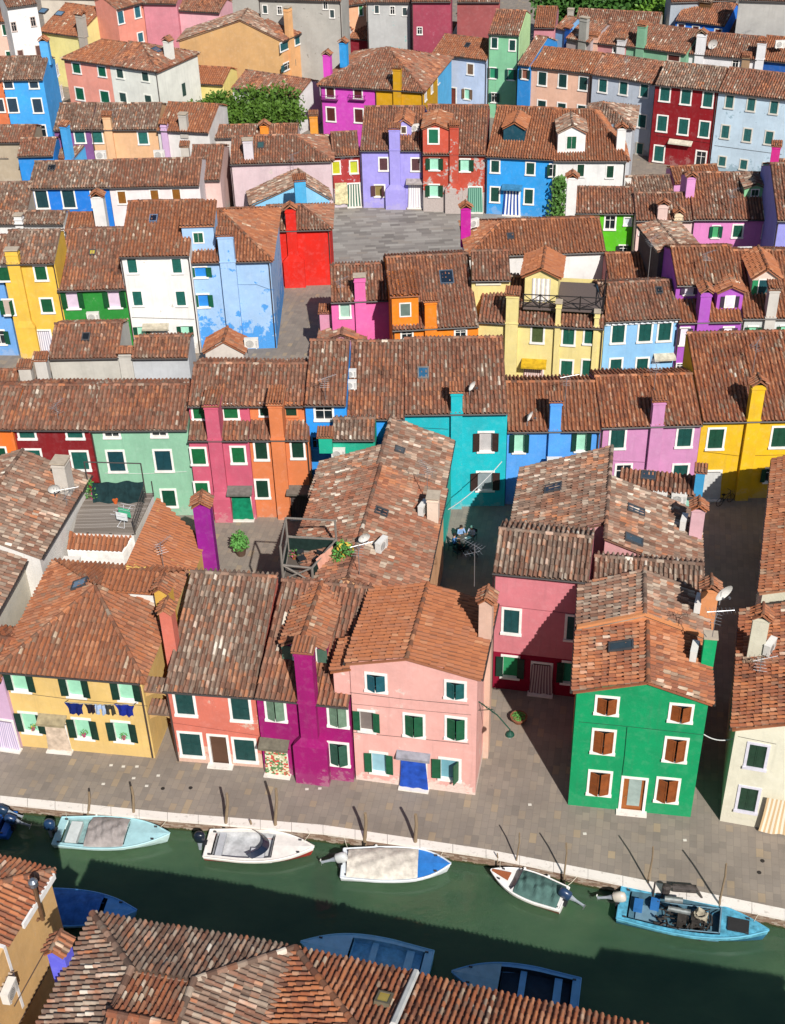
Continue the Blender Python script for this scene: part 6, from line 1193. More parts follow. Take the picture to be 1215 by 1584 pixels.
# ------------------------------------------------------------------ boats
def boat(label, stern, bow, W, hullc, deckc, bootc=None, cover=None, coverspan=None, foredeck=.62, motor=None, inner='#4a4a48', H=.55, z=None, detail=None, bowc=None, mtilt=.9, name='motor_boat', sternw=.85, bexp=2.6):
    s, b = at(stern, WZ+.45), at(bow, WZ+.55); d = b-s; L = math.hypot(d.x, d.y); r = thing(name, label, 'boat', (s.x, s.y, WZ), math.atan2(d.y, d.x), 'boats moored on the canal')
    N = 16; halfw = lambda t: W/2*(sternw+(1-sternw)*min(1, t*3) if t < .35 else max(.02, (1-((t-.35)/.65)**bexp)))
    sheer = lambda t: H*(.92+.32*t*t)
    X = [L*i/N for i in range(N+1)]; T = [i/N for i in range(N+1)]
    wv = .34 if name == 'work_boat' else .07; hm = plain(hullc, .4, .45, wv); dm_ = plain(deckc, .5, .4, wv); m = MB(); rings = []
    for x, t in zip(X, T):
        w = halfw(t); h = sheer(t); k = 1-.25*t
        rings.append([(x-.02*0, -w, h), (x-.06*t, -w*.96, h*.62), (x-.2*t*t, -w*.82*k, .06), (x-.5*t*t, 0, -.15), (x-.2*t*t, w*.82*k, .06), (x-.06*t, w*.96, h*.62), (x, w, h)])
    for i in range(N):
        for j in range(6): m.face([rings[i][j], rings[i+1][j], rings[i+1][j+1], rings[i][j+1]], 1 if bootc and j in (1, 4, 2, 3) and False else (1 if bootc and j in (1, 2, 3, 4) else 0))
    m.face(list(reversed(rings[0])), 0); m.build('hull', [hm, plain(bootc or hullc, .45)], r, smooth=False)
    g = MB()                                                   # rubbing strake / gunwale
    for s_ in (-1, 1): g.tube([(x, s_*halfw(t), sheer(t)) for x, t in zip(X, T)], .04, 5)
    g.tube([(0, -halfw(0), sheer(0)), (0, halfw(0), sheer(0))], .04, 5); g.build('gunwale', plain(deckc, .45, .4, .05), r)
    dk = MB(); c0, c1 = (coverspan or (.08, foredeck))           # decks: fore deck, side decks, stern deck; cockpit left open
    for i in range(N):
        t0, t1 = T[i], T[i+1]; tm = (t0+t1)/2; w0, w1, h0, h1 = halfw(t0), halfw(t1), sheer(t0)-.01, sheer(t1)-.01
        if tm > foredeck or tm < .08:
            q = [(X[i], -w0, h0), (X[i+1], -w1, h1), (X[i+1], 0, h1+.05), (X[i], 0, h0+.05)]; p = [(X[i], 0, h0+.05), (X[i+1], 0, h1+.05), (X[i+1], w1, h1), (X[i], w0, h0)]
            k = 1 if bowc and tm > foredeck else 0; dk.face(q, k); dk.face(p, k)
        else:
            for s_ in (-1, 1): dk.face([(X[i], s_*w0, h0), (X[i+1], s_*w1, h1), (X[i+1], s_*w1*.8, h1+.01), (X[i], s_*w0*.8, h0+.01)], 0)
    dk.build('deck', [dm_, plain(bowc or deckc, .4)], r)
    ck = MB(); fl = .16
    for i in range(N):
        t0, t1 = T[i], T[i+1]; tm = (t0+t1)/2
        if .06 < tm < foredeck+.02:
            w0, w1 = halfw(t0)*.8, halfw(t1)*.8; ck.face([(X[i], -w0, fl), (X[i+1], -w1, fl), (X[i+1], w1, fl), (X[i], w0, fl)])
            for s_ in (-1, 1): ck.face([(X[i], s_*w0, fl), (X[i+1], s_*w1, fl), (X[i+1], s_*w1, sheer(t1)), (X[i], s_*w0, sheer(t0))])
    for t in (.075, foredeck+.01): w = halfw(t)*.82; ck.face([(L*t, -w, fl), (L*t, w, fl), (L*t, w, sheer(t)), (L*t, -w, sheer(t))])
    ck.build('cockpit', plain(inner, .7, .3, .2), r)
    for xa_, xb_ in ((.14, .2), (.42, .47)):
        if not (detail or cover): MB().box(L*xa_, -halfw(xa_)*.78, .34, L*xb_, halfw(xa_)*.78, .4).build('thwart', dm_, r)
    if cover:
        cs, ce = coverspan; n, k = 26, 18; cv = MB(); P = []
        rr = random.Random(int(L*100)); ph = [rr.uniform(0, 6.28) for _ in range(4)]
        for i in range(n+1):
            t = cs+(ce-cs)*i/n; w = halfw(t)*.93; row_ = []
            for j in range(k+1):
                a = -1+2*j/k; h = sheer(t)+.02+.34*(1-a*a)**.7*math.sin(math.pi*min(1, max(0, .12+.8*i/n)))**.5*(.8+.2*abs(math.cos(i/n*3.14*2.5)))
                h += .04*math.sin(i*1.15+a*4+ph[0])*(1-abs(a)**2)+.03*math.sin(i*.5-a*7+ph[1])*(1-abs(a))+.03*abs(math.sin(i*.9+a*2.5+ph[2]))*(1-a*a); row_.append((L*t, a*w, h))
            P.append(row_)
        for i in range(n):
            for j in range(k): cv.face([P[i][j], P[i+1][j], P[i+1][j+1], P[i][j+1]])
        cv.build('tarpaulin', plain(cover, .85, .15, .18), r, smooth=True)
    if motor:
        zt = sheer(0); S = 12
        tip, top = (Vector((-1.15, 0, zt-.05)), Vector((.28, 0, zt+.5))) if mtilt > .5 else (Vector((-.42, 0, zt-1.0)), Vector((-.30, 0, zt+.75)))
        ax = (top-tip).normalized(); up_ = Vector((0, 1, 0)); sd_ = ax.cross(up_).normalized(); LL = (top-tip).length
        def loft(m_, secs):
            i0 = len(m_.v)
            for dd, a_, b_ in secs:
                for j in range(S):
                    t = 6.283*j/S; c_, s__ = math.cos(t), math.sin(t); k_ = (abs(c_)**3+abs(s__)**3)**(-1/3); m_.v.append(tuple(tip+ax*dd+sd_*(a_*c_*k_)+up_*(b_*s__*k_)))
            for q in range(len(secs)-1):
                for j in range(S): m_.f.append((i0+q*S+j, i0+q*S+(j+1) % S, i0+(q+1)*S+(j+1) % S, i0+(q+1)*S+j)); m_.mi.append(0)
            m_.f.append(tuple(i0+j for j in range(S-1, -1, -1))); m_.mi.append(0); m_.f.append(tuple(i0+(len(secs)-1)*S+j for j in range(S))); m_.mi.append(0); return m_
        me_ = loft(MB(), [(LL-.62, .2, .15), (LL-.55, .27, .19), (LL-.2, .29, .2), (LL-.04, .22, .16), (LL, .1, .08)]).build('outboard_motor', [plain(motor, .3, .5, .05)], r, smooth=True)
        lm_ = plain('#9aa2aa', .4, .4); loft(MB(), [(.12, .1, .035), (.25, .07, .04), (.6, .08, .05), (LL-.6, .15, .11)]).build('motor_leg', lm_, me_)
        o = MB()
        for k in range(3):
            a_ = 2.094*k+.4; c_ = tip+ax*.1; o.face([c_, c_+(sd_*math.cos(a_-.5)+up_*math.sin(a_-.5))*.16, c_+(sd_*math.cos(a_)+up_*math.sin(a_))*.2+ax*.03, c_+(sd_*math.cos(a_+.5)+up_*math.sin(a_+.5))*.16+ax*.04])
        o.build('propeller', plain('#d9d9d2', .5), me_)
        MB().box(-.16, -.16, zt-.35, .03, .16, zt+.06).build('motor_bracket', plain('#2c2f33', .5), r)
    # cleats
    for t in (.05, .86):
        for s_ in (-1, 1): MB().box(L*t-.08, s_*halfw(t)*.8-.025, sheer(t), L*t+.08, s_*halfw(t)*.8+.025, sheer(t)+.08).build('cleat', plain('#5a5a5c', .4, .5, 0, .6), r)
    for k_, (t_, s_) in enumerate(((.05, 1), (.9, 1))):              # slack lines to the quay, fenders along the quay side
        if label.startswith(('dark blue', 'sky blue', 'deep blue', 'bright blue', 'second')): break
        sg = 1 if math.cos(r.rotation_euler.z) > 0 else -1; w_ = halfw(t_)*.8; p0_ = Vector((L*t_, sg*w_, sheer(t_)+.05)); p1_ = Vector((L*t_+(.5 if k_ else -.4), sg*(W/2+.75), .72))
        MB().tube([tuple(p0_.lerp(p1_, i/6)-Vector((0, 0, .5*(i/6)*(1-i/6)))) for i in range(7)], .016, 5).build('mooring_line', plain('#cfc8b4', .9), r)
    if not label.startswith(('dark blue', 'sky blue', 'deep blue', 'bright blue', 'second')):
        for t_ in (.3, .62):
            sg = 1 if math.cos(r.rotation_euler.z) > 0 else -1; MB().lathe([(.03, .28), (.08, .22), (.09, 0), (.08, -.2), (.03, -.25)], 10, (L*t_, sg*(halfw(t_)+.08), sheer(t_)-.2)).build('fender', plain('#d9d6d0', .5), r)
    if detail: detail(r, L, halfw, sheer)
    return r
def det_white(r, L, hw, sh):
    m = MB(); n = 16; pts = []
    for i in range(n+1):
        a = -1.0+2.0*i/n; x = L*(.585-.13*abs(a)**2.2); pts.append((x, hw(.5)*.86*a, sh(.55)))
    for i in range(n): a, b = pts[i], pts[i+1]; m.prism([a, b, (b[0]-.03, b[1], b[2]), (a[0]-.03, a[1], a[2])], [(a[0]-.3, a[1]*.93, a[2]+.22), (b[0]-.3, b[1]*.93, b[2]+.22), (b[0]-.33, b[1]*.93, b[2]+.22), (a[0]-.33, a[1]*.93, a[2]+.22)])
    m.build('windscreen', plain('#1b2436', .15, .6), r)
    MB().box(L*.1, -hw(.1)*.8, .3, L*.16, hw(.1)*.8, .5).build('bench_seat', plain('#b9bcc0', .5), r)
    MB().box(L*.42, -hw(.4)*.75, .17, L*.55, -hw(.4)*.1, .46).build('helm_console', plain('#c9cbd0', .5), r)
def det_aqua(r, L, hw, sh):
    m = MB(); m.box(L*.1, -hw(.1)*.7, .2, L*.2, hw(.1)*.7, .5); m.build('bench_seat', plain('#cfd6d4', .6), r)
def det_brown(r, L, hw, sh):
    m = MB(); m.prism([(L*.98, -.06, sh(.97)+.03), (L*.98, .06, sh(.97)+.03), (L*.74, .26, sh(.74)+.06), (L*.74, -.26, sh(.74)+.06)], [(L*.98, -.06, sh(.97)+.06), (L*.98, .06, sh(.97)+.06), (L*.74, .26, sh(.74)+.09), (L*.74, -.26, sh(.74)+.09)]); m.build('bow_hatch', wood_mat((.32, .10, .04), 'varnished_wood'), r)
    m = MB(); m.prism([(L*.66, -hw(.66)*.85, sh(.66)), (L*.66, hw(.66)*.85, sh(.66)), (L*.7, hw(.7)*.75, sh(.7)), (L*.7, -hw(.7)*.75, sh(.7))], [(L*.6, -hw(.6)*.7, sh(.6)+.38), (L*.6, hw(.6)*.7, sh(.6)+.38), (L*.61, hw(.6)*.7, sh(.6)+.38), (L*.61, -hw(.6)*.7, sh(.6)+.38)]); m.build('windscreen', plain('#3a3440', .3, .5), r)
def det_work(r, L, hw, sh):
    rr = random.Random(5); rust = plain('#4b4440', .7, .3, .4); steel = plain('#8f9492', .5, .4, .3, .5)
    m = MB(); m.box(L*.73, -hw(.73)*.5, sh(.75)+.02, L*.87, hw(.85)*.5, sh(.8)+.1); m.build('hatch', plain('#2c2b2c', .7), r)
    m = MB(); m.tube([(L*.28, hw(.3)*.75, .5), (L*.28, hw(.3)*.95, 1.1), (L*.5, hw(.5)*1.15, 1.15), (L*.56, hw(.5)*.95, .6)], .07, 8); m.lathe([(.16, 0), (.2, .1), (.2, .5), (.1, .58)], 12, (L*.3, hw(.3)*.85, .75)); m.tube([(L*.34, hw(.3)*1.05, 1.0), (L*.5, hw(.5)*1.2, 1.02)], .2, 10); m.tube([(L*.22, hw(.2)*.8, .5), (L*.22, hw(.2)*.8, 1.5)], .05, 6); m.build('dredge_engine', rust, r)
    m = MB(); m.tube([(L*.33, -.1, 1.0), (L*.48, -.1, 1.02)], .13, 10); m.tube([(L*.3, .3, 1.15), (L*.42, .35, 1.2)], .15, 10); m.build('cylinder_tank', steel, r)
    m = MB()
    for k in range(60):
        x, y = L*rr.uniform(.3, .64), rr.uniform(-.7, .65); a = rr.uniform(0, 6.28); l = rr.uniform(.2, .55); m.tube([(x, y, rr.uniform(.25, .6)), (x+l*math.cos(a), y+l*math.sin(a), rr.uniform(.3, .75))], rr.uniform(.02, .06), 5)
    m.box(L*.4, -.5, .17, L*.46, .1, .7); m.box(L*.49, -.35, .17, L*.55, .35, .6); m.build('winch', plain('#3b3632', .8, .3, .4), r)
    m = MB(); m.prism([(L*.5, .1, .3), (L*.6, .0, .3), (L*.6, .5, .3), (L*.5, .55, .3)], [(L*.53, .2, .95), (L*.57, .15, .85), (L*.57, .35, .85), (L*.53, .4, .95)])
    for k in range(14): a = .45*k; m.tube([(L*.55+.3*math.cos(a), .2+.3*math.sin(a), .45+.03*k), (L*.55+.3*math.cos(a+.5), .2+.3*math.sin(a+.5), .47+.03*k)], .05, 6)
    m.build('rope_coil', plain('#b7ad98', .9, .1, .3), r)
    m = MB()
    for s_ in (-1, 1): m.tube([(L*.2, s_*hw(.2)*.7, .2), (L*.68, s_*hw(.65)*.7, .75)], .03, 6)
    m.tube([(L*.68, -hw(.66)*.75, .8), (L*.68, hw(.66)*.75, .8)], .04, 6); m.box(L*.12, -.45, .2, L*.26, .4, .26); m.build('frame_rails', plain('#6f8f9f', .6), r)
    m = MB(); m.box(L*.1, -.1, .25, L*.16, .5, .55); m.box(L*.21, .2, .22, L*.27, .7, .6); m.build('fish_crate', plain('#2f6fb0', .6), r)
boat('pale aqua motor boat partly under a grey cover, by the quay', ('d', 215, 258), ('d', 640, 272), 2.15, '#c6e0de', '#a9d3d8', None, '#a39b97', (.28, .62), .62, '#1f3a5a', '#8fb0b0', detail=det_aqua, mtilt=.2)
boat('open white motor boat with a red waterline and dark wrap-around windscreen', ('d', 778, 305), ('d', 1182, 322), 2.1, '#eeeae2', '#ece8e0', '#a83a30', None, None, .6, '#1b2330', '#c4c5c6', detail=det_white, mtilt=.2)
boat('white motor boat with a blue foredeck and a crumpled white cover', ('e', 82, 258), ('e', 360, 262), 2.15, '#e9edf0', '#dfe6ea', None, '#d6cfc2', (.05, .7), .68, '#c9cbc9', '#8a8a86', bowc='#2f7fd0', bexp=3.4)
boat('small white motor boat with a varnished bow hatch and dark green cover', ('e', 650, 350), ('e', 462, 278), 1.75, '#efece6', '#efece8', '#8a4a30', '#52706a', (.04, .62), .64, '#2a3f5f', '#4a4a48', detail=det_brown)
boat('battered light blue work boat cluttered with dredging gear at the right end of the quay', ('e', 790, 362), ('e', 1172, 437), 2.3, '#6cb6cc', '#5aaac6', '#35708f', None, None, .68, '#cfc6b8', '#4f7484', H=.65, detail=det_work, name='work_boat')
boat('dark blue boat in the shade beside the tan house, its bow towards the open canal', ('d', 30, 535), ('d', 516, 562), 2.2, '#6ab4f6', '#5cb0fa', None, '#3a78cc', (.05, .72), .72, None, '#16283f')
boat('sky blue open boat lying in the shade beside the near roofs', ('e', 306, 528), ('e', -24, 462), 2.3, '#84d0fb', '#96dafd', None, None, None, .6, None, '#8ad4fb')
boat('deep blue shaded boat with a pale cover on its bow, near the right eaves', ('e', 688, 598), ('e', 362, 538), 2.2, '#5fa2dc', '#6cb0e6', None, None, None, .6, None, '#22384c', bowc='#86b4cc')
boat('bright blue boat cut by the left picture edge with two tilted outboards', ('n', 18, 1276), ('n', -150, 1258), 1.9, '#1b5ab0', '#1f62b8', None, None, None, .6, '#1c3558', '#17406a')
boat('second small blue boat at the left edge beside the quay wall', ('n', 6, 1262), ('n', -140, 1246), 1.5, '#1a4a90', '#1c4f98', None, None, None, .6, '#20364f', '#17406a')
# ------------------------------------------------------------------ mooring poles
PL = [('d', 322, 208, 'd', 338, 104, .075, 'thin grey mooring pole left of the aqua boat middle'), ('d', 502, 212, 'd', 497, 88, .08, 'thin dark mooring pole by the aqua boat foredeck'), ('n', 347, 1284, 'n', 352, 1226, .09, 'thick pale mooring pole behind the white boat stern'), ('n', 424, 1287, 'n', 428, 1219, .09, 'thick ochre mooring pole by the white boat bow'),
      ('n', 387, 1286, 'n', 388, 1269, .07, 'short mooring stub between the two thick poles'), ('n', 564, 1308, 'n', 566, 1258, .1, 'brown mooring pole at the white covered boat'), ('n', 643, 1313, 'n', 644, 1260, .1, 'brown mooring pole at the blue foredeck'), ('e', 525, 268, 'e', 537, 180, .045, 'slender pole at the bow of the green covered boat'), ('e', 650, 308, 'e', 657, 205, .05, 'slender pole at the stern of the green covered boat'),
      ('e', 476, 262, 'e', 480, 232, .04, 'forked stub near the varnished bow'), ('e', 862, 325, 'e', 879, 215, .05, 'slender pole behind the work boat engine'), ('e', 1045, 380, 'e', 1066, 258, .06, 'bent pale pole by the work boat bow')]
for z0, x0, y0, z1, x1, y1, r, lab in PL:
    P = at((z0, x0, y0), -.5); h = top_h(P, (z1, x1, y1)); o = thing('mooring_pole', lab, 'pole', (P.x, P.y, WZ-.6), 0, 'mooring poles along the quay'); dx = at((z1, x1, y1), h)-P
    m = MB(); n = 5; H = h-WZ+.6; m.tube([(dx.x*i/n+.03*math.sin(i*2.1), dx.y*.2*i/n, H*i/n) for i in range(n+1)], [r*(1.1-.3*i/n) for i in range(n+1)], 8); m.build('shaft', wood_mat((.26, .19, .12)), o)
    m = MB(); m.tube([(0, 0, .75), (0, 0, 1.15)], r*1.18, 8); m.build('tar_band', plain('#2b241d', .9), o)
# ------------------------------------------------------------------ street lamp, washing, plants
q, zz = P_ = HOUSES['pink'].sw(('b', 1025, 740)); hp = HOUSES['pink']; Wl = hp.toW((hp.W, max(.6, q), zz)); e = at(('b', 1183, 800), 5.1)
o = thing('wall_lamp', 'green wrought wall lamp reaching out from the corner of the pale pink house', 'street lamp', Wl, math.atan2(e.y-Wl.y, e.x-Wl.x)); Ln = math.hypot(e.x-Wl.x, e.y-Wl.y); dz = e.z-Wl.z; gm = plain('#1f4a3a', .5, .4)
m = MB(); m.tube([(0, 0, 0), (Ln*.6, 0, .12+dz*.3), (Ln, 0, dz+.35)], .035, 6); m.tube([(0, 0, -.6), (Ln*.45, 0, .02)], .02, 5)
for k in range(3): a = [(Ln*(.15+.15*k)+.12*math.cos(t), 0, -.08+.12*math.sin(t)) for t in [i*.7 for i in range(8)]]; m.tube(a, .012, 4)
m.build('bracket', gm, o); m = MB(); m.lathe([(.03, .38), (.05, .2), (.2, .1), (.24, 0), (.2, -.02)], 14, (Ln, 0, dz)); m.build('lamp_shade', gm, o); m = MB(); m.lathe([(.12, 0), (.15, -.1), (.08, -.2), (.02, -.22)], 12, (Ln, 0, dz)); m.build('lamp_glass', plain('#cfe0d8', .2, .5), o)
# washing under the yellow house windows
yh = HOUSES['yellow']; LN = [yh.toW((yh.fw(p, .45)[0], -.45, yh.fw(p, .45)[1])) for p in (('a', 290, 655), ('a', 600, 665))]
o = thing('clothes_line', 'rope for washing stretched across the yellow house front', 'clothes line', LN[0]); m = MB(); n = 10; m.tube([tuple(LN[0].lerp(LN[1], i/n)-LN[0]-Vector((0, 0, .08*math.sin(math.pi*i/n)))) for i in range(n+1)], .012, 5); m.build('rope', plain('#c9c4b4', .8), o)
m = MB()
for p in LN: q = yh.Ri @ (p-yh.O); a = yh.toW((q.x, 0, q.z-.25)); m.tube([tuple(a-LN[0]), tuple(p-LN[0])], .02, 5)
m.build('bracket', gutter_mat(), o)
for t, w, hh, c, lab, shp in ((.13, 1.05, .85, '#1d2a6a', 'navy shirt hanging at the left end of the washing line', 's'), (.36, .6, .7, '#2a2633', 'black top hanging second on the washing line', 's'), (.5, .6, .75, '#a9bcd9', 'pale blue shorts in the middle of the washing line', 't'), (.64, .55, .75, '#3f3f37', 'dark olive shorts right of the pale blue shorts', 't'), (.86, 1.1, .85, '#1f2f8a', 'royal blue shirt with ribbons at the right end of the washing line', 's')):
    c0 = LN[0].lerp(LN[1], t)-Vector((0, 0, .08*math.sin(math.pi*t))); o = thing('garment', lab, 'clothing', c0, yh.ang, 'washing on the yellow house line'); N, M = 10, 6; P = []
    for j in range(M+1):
        v = j/M; ww = w/2*((1-.28*min(1, v*2.2)) if shp == 's' else (.9+.15*v)); P.append([(ww*(-1+2*i/N), -.03+.05*math.sin(i*1.3+v*2), -hh*v*(1-.12*abs(math.sin(i*.9)))) for i in range(N+1)])
    m = MB()
    for j in range(M):
        for i in range(N):
            if shp == 't' and j >= 3 and i in (4, 5): continue
            m.face([P[j+1][i], P[j+1][i+1], P[j][i+1], P[j][i]])
    m.build('cloth', plain(c, .85, .1, .2), o, smooth=True)
for p, lab in ((('a', 150, 772), 'little pink pot with yellow flowers on the sill left of the yellow house door'), (('a', 378, 800), 'little pink pot with green leaves on the sill right of the yellow house door'), (('a', 556, 812), 'little pot with leaves on the right lower sill of the yellow house')):
    u, z = yh.fw(p, .06); flower_pot(yh.toW((u, -.12, z-.1)), lab, .11, (.05, .14, .03), '#d8c23a' if 'yellow flowers' in lab else None, '#c04a7a', 60, .24, .3)
P = at(('7', 1080, 862)); flower_pot(P, 'big leafy bush in a terracotta pot standing in the small court', .42, (.045, .10, .015), None, '#5f4a3c', 420, .6, 1.3)
P = at(('c', 160, 655)); flower_pot(P, 'wide terracotta pot with low plants on the paving before the dusty rose house', .42, (.04, .10, .03), None, '#8a5a42', 160, .36, .25).scale = (1.05, 1.05, .55)
th = HOUSES['terrace_house']; P = at(('7', 418, 612), 6.27); flower_pot(P, 'pink pot with a spiky yucca on the plank terrace', .2, (.10, .16, .02), None, '#c85a8a', 120, .5, 1.1)
P = at(('7', 518, 632), 6.27); flower_pot(P, 'small orange pot standing bare on the plank terrace', .16, (.07, .12, .03), None, '#d0622a', 10, .12, .08)
for p, l in ((('8', 165, 765), 'feathery plant at the corner of the wooden altana'), ): pass
def chair(P, rz, label, c='#3a3f44'):
    r = thing('cafe_chair', label, 'chair', P, rz, 'cafe chairs'); m = MB(); m.box(-.22, -.2, .43, .22, .24, .46); m.build('seat', plain(c), r); m = MB(); m.box(-.22, .22, .62, .22, .25, .88); m.build('backrest', plain(c), r)
    for x in (-.2, .2):
        for y in (-.18, .22): m = MB(); m.tube([(x, y, 0), (x, y, .44 if y < 0 else .88)], .016, 5); m.build('leg', plain('#2a2c2e', .5), r)
# ------------------------------------------------------------------ wooden roof altana in the middle
z = 6.6; cs = [at(p, z) for p in (('8', 112, 978), ('8', 245, 992), ('8', 352, 862), ('8', 135, 850))]
c = sum(cs, Vector())/4; o = thing('roof_terrace', 'weathered wooden roof terrace on posts with crossed rails, beside the peach house roof', 'terrace', (c.x, c.y, 0)); lc = [q-Vector((c.x, c.y, 0)) for q in cs]; wm = wood_mat((.20, .175, .15)); gs = plain('#22332f', .9, .1, .2)
m = MB(); m.prism([tuple(q-Vector((0, 0, .12))) for q in lc], [tuple(q) for q in lc]); m.build('deck', wood_mat((.11, .09, .075)), o)
m = MB()
for q in lc: m.tube([(q.x, q.y, 0), (q.x, q.y, z+1.15)], .08, 6)
for q in (lc[2], lc[3], lc[0]): m.tube([(q.x, q.y, z), (q.x, q.y, z+2.4)], .07, 6)
U = lambda q, h: q+Vector((0, 0, h))
for a, b in ((lc[2], lc[3]), (lc[3], lc[0])): m.tube([U(a, 2.4), U(b, 2.4)], .055, 5)
m.build('post', wm, o); m = MB()
for a, b in ((0, 1), (1, 2), (2, 3), (3, 0)):
    for h in (.1, 1.1): m.tube([U(lc[a], h), U(lc[b], h)], .07, 5)
m.tube([U(lc[0], .1), U(lc[1], 1.1)], .06, 5); m.tube([U(lc[0], 1.1), U(lc[1], .1)], .06, 5); m.build('railing', wm, o)
m = MB()
for a, b in ((1, 2), (2, 3), (3, 0)):
    for i in range(6): pa, pb = lc[a].lerp(lc[b], i/6), lc[a].lerp(lc[b], (i+1)/6); m.face([U(pa, .05), U(pb, .05), U(pb, 1.15-.08*math.sin(i*2.3+2)), U(pa, 1.15-.08*math.sin(i*2.3))])
m.build('screen_cloth', gs, o)
chair((c.x-.2, c.y+.3, z), .4, 'dark chair on the wooden roof terrace', '#2a2f33'); chair((c.x+.7, c.y+.2, z), -.6, 'second dark chair on the wooden roof terrace, nearer the red towel', '#2a2f33')
P = at(('7', 560, 720), 6.27); oo = thing('drying_rack', 'folding rack with pale towels on the plank terrace', 'drying rack', (P.x, P.y, 6.27), 1.2); m = MB()
for s_ in (-1, 1): m.tube([(-.5, .25*s_, 0), (.5, -.25*s_, .95)], .015, 5); m.tube([(-.5, .25*s_, 0), (-.5, -.25*s_, 0)], .015, 5)
for k in range(5): m.tube([(-.6+.3*k, -.5, .95), (-.6+.3*k, .5, .95)], .01, 4)
m.build('rack_frame', plain('#d9dadc', .4), oo); MB().box(-.35, -.45, .45, -.31, .3, .97).build('towel', plain('#dfe3e2', .9, .1, .15), oo); MB().box(.1, -.4, .4, .14, .4, .97).build('green_cloth', plain('#4fb48a', .9, .1, .15), oo)
P = at(('8', 300, 935), z); oo = thing('red_towel', 'faded red beach towel hung over the rail of the wooden roof terrace', 'towel', (P.x, P.y, z+.3)); m = MB(); rws = [[(.9*(i/8-.5)+.2*j/4, .75*(i/8-.5)*1.6-.03*math.sin(i*2), 1.0-.28*j+.03*math.sin(i+j)) for i in range(9)] for j in range(5)]
for j in range(4):
    for i in range(8): m.face([rws[j+1][i], rws[j+1][i+1], rws[j][i+1], rws[j][i]])
m.build('cloth', stripes_mat('#c4705a', '#d9a08a', 4), oo, smooth=True)
P = at(('8', 385, 900), 6.9); flower_pot((P.x, P.y, 6.4), 'tall green climbing plant beside the wooden roof terrace', .3, (.07, .13, .025), '#d0b040', '#7a6a58', 420, .75, 1.6)
P = at(('8', 160, 880), z); flower_pot((P.x, P.y, z), 'small pot with pink blossom on the wooden roof terrace', .16, (.05, .10, .03), '#d06a8a', '#a0603a', 70, .3, .4)
# ------------------------------------------------------------------ trees
P = at((385, 200), 0); tree((at((340, 174), 4)).to_tuple()[:2]+(0,), 'broad leafy tree behind the ochre building, left crown', 5.2, 4.6, 2.6, 6500, seed=3, ls=.26, squash=.6, cols=((.025,.065,.01), (.09,.17,.02)))
tree((at((402, 163), 4.5)).to_tuple()[:2]+(0,), 'broad bright green tree next to the white end wall, right crown', 5.8, 5.0, 2.8, 8000, seed=4, ls=.26, squash=.6, cols=((.025,.065,.01), (.09,.17,.02)))
for k, (px, lab) in enumerate(((870, 'dark green garden tree at the top edge, leftmost of the garden trees'), (915, 'bushy garden tree at the top edge, middle left'), (962, 'large garden tree at the top edge, middle right'), (1010, 'bright garden tree by the blue house at the top edge'))):
    P = at((px, 16), 5); tree((P.x, P.y, 0), lab, 5.0, 6.0, 4.5, 3200, seed=20+k, ls=.4, cols=((.02, .06, .012), (.05, .13, .02)) if k < 3 else ((.05, .12, .015), (.13, .26, .03)))
P = at(('3', 200, 900), 2); o = thing('climbing_plant', 'green creeper growing up the corner of the white house on the square', 'plant', (P.x, P.y, 0)); m = MB(); rr = random.Random(9)
for k in range(700):
    zz = 4.6*rr.random(); w = 1.1*(1-.5*zz/4.6); p = Vector((rr.gauss(0, w*.5), -.2+rr.gauss(0, .2), zz)); d1 = Vector((rr.uniform(-1, 1), rr.uniform(-1, 1), rr.uniform(-1, 1))).normalized(); d2 = d1.cross(Vector((rr.uniform(-1, 1), 1, rr.uniform(-1, 1)))).normalized(); m.face([p-d1*.2, p+d2*.12, p+d1*.2, p-d2*.12])
m.build('foliage', leaf_mat('creeper_leaf', (.04, .10, .02), (.09, .2, .04)), o); m = MB(); m.tube([(0, 0, 0), (.1, -.1, 2.5), (-.1, -.1, 4.4)], .06, 5); m.build('stem', wood_mat(), o)
P = at((118, 84), 2.5); o = thing('shrub', 'round green shrub below the lemon yellow wall at the upper left', 'shrub', (P.x, P.y, 0)); m = MB()
for k in range(900): v = Vector((rr.gauss(0, 1), rr.gauss(0, 1), rr.gauss(0, .8))).normalized()*2.2*rr.random()**.35; p = v+Vector((0, 0, 2.0)); d1 = Vector((rr.uniform(-1, 1), rr.uniform(-1, 1), rr.uniform(-1, 1))).normalized(); d2 = d1.cross(v).normalized() if d1.cross(v).length > .01 else Vector((0, 0, 1)); m.face([p-d1*.25, p+d2*.14, p+d1*.25, p-d2*.14])
m.build('foliage', leaf_mat('shrub_leaf', (.06, .14, .02), (.13, .28, .04)), o)
# ------------------------------------------------------------------ air conditioners, aerials, dishes
def on(h, p): q = HOUSES[h].onroof(p); return HOUSES[h].toW(q), HOUSES[h].ang
def acr(h, p, lab, rz=0, w=.9): P, a = on(h, p); ac_unit(P+Vector((0, 0, .06)), a+rz, lab, w)
def acw(h, p, lab, w=.9, n=.2):
    H = HOUSES[h]; u, z = H.fw(p, n); ac_unit(H.toW((u, -n, z-.35)), H.ang, lab, w)
acr('peach_mid', ('8', 552, 845), 'white air conditioner standing on the patched peach house roof near its ridge', 1.2); acr('peach_mid', ('8', 738, 680), 'white air conditioner beside the pale chimney of the middle block', 1.3)
acw('teal_wing', ('8', 358, 410), 'white air conditioner on the wall of the small teal wing'); acw('ac_teal', ('9', 652, 605), 'left one of two air conditioners under the dark ribbed roof'); acw('ac_teal', ('9', 740, 612), 'right one of two air conditioners under the dark ribbed roof')
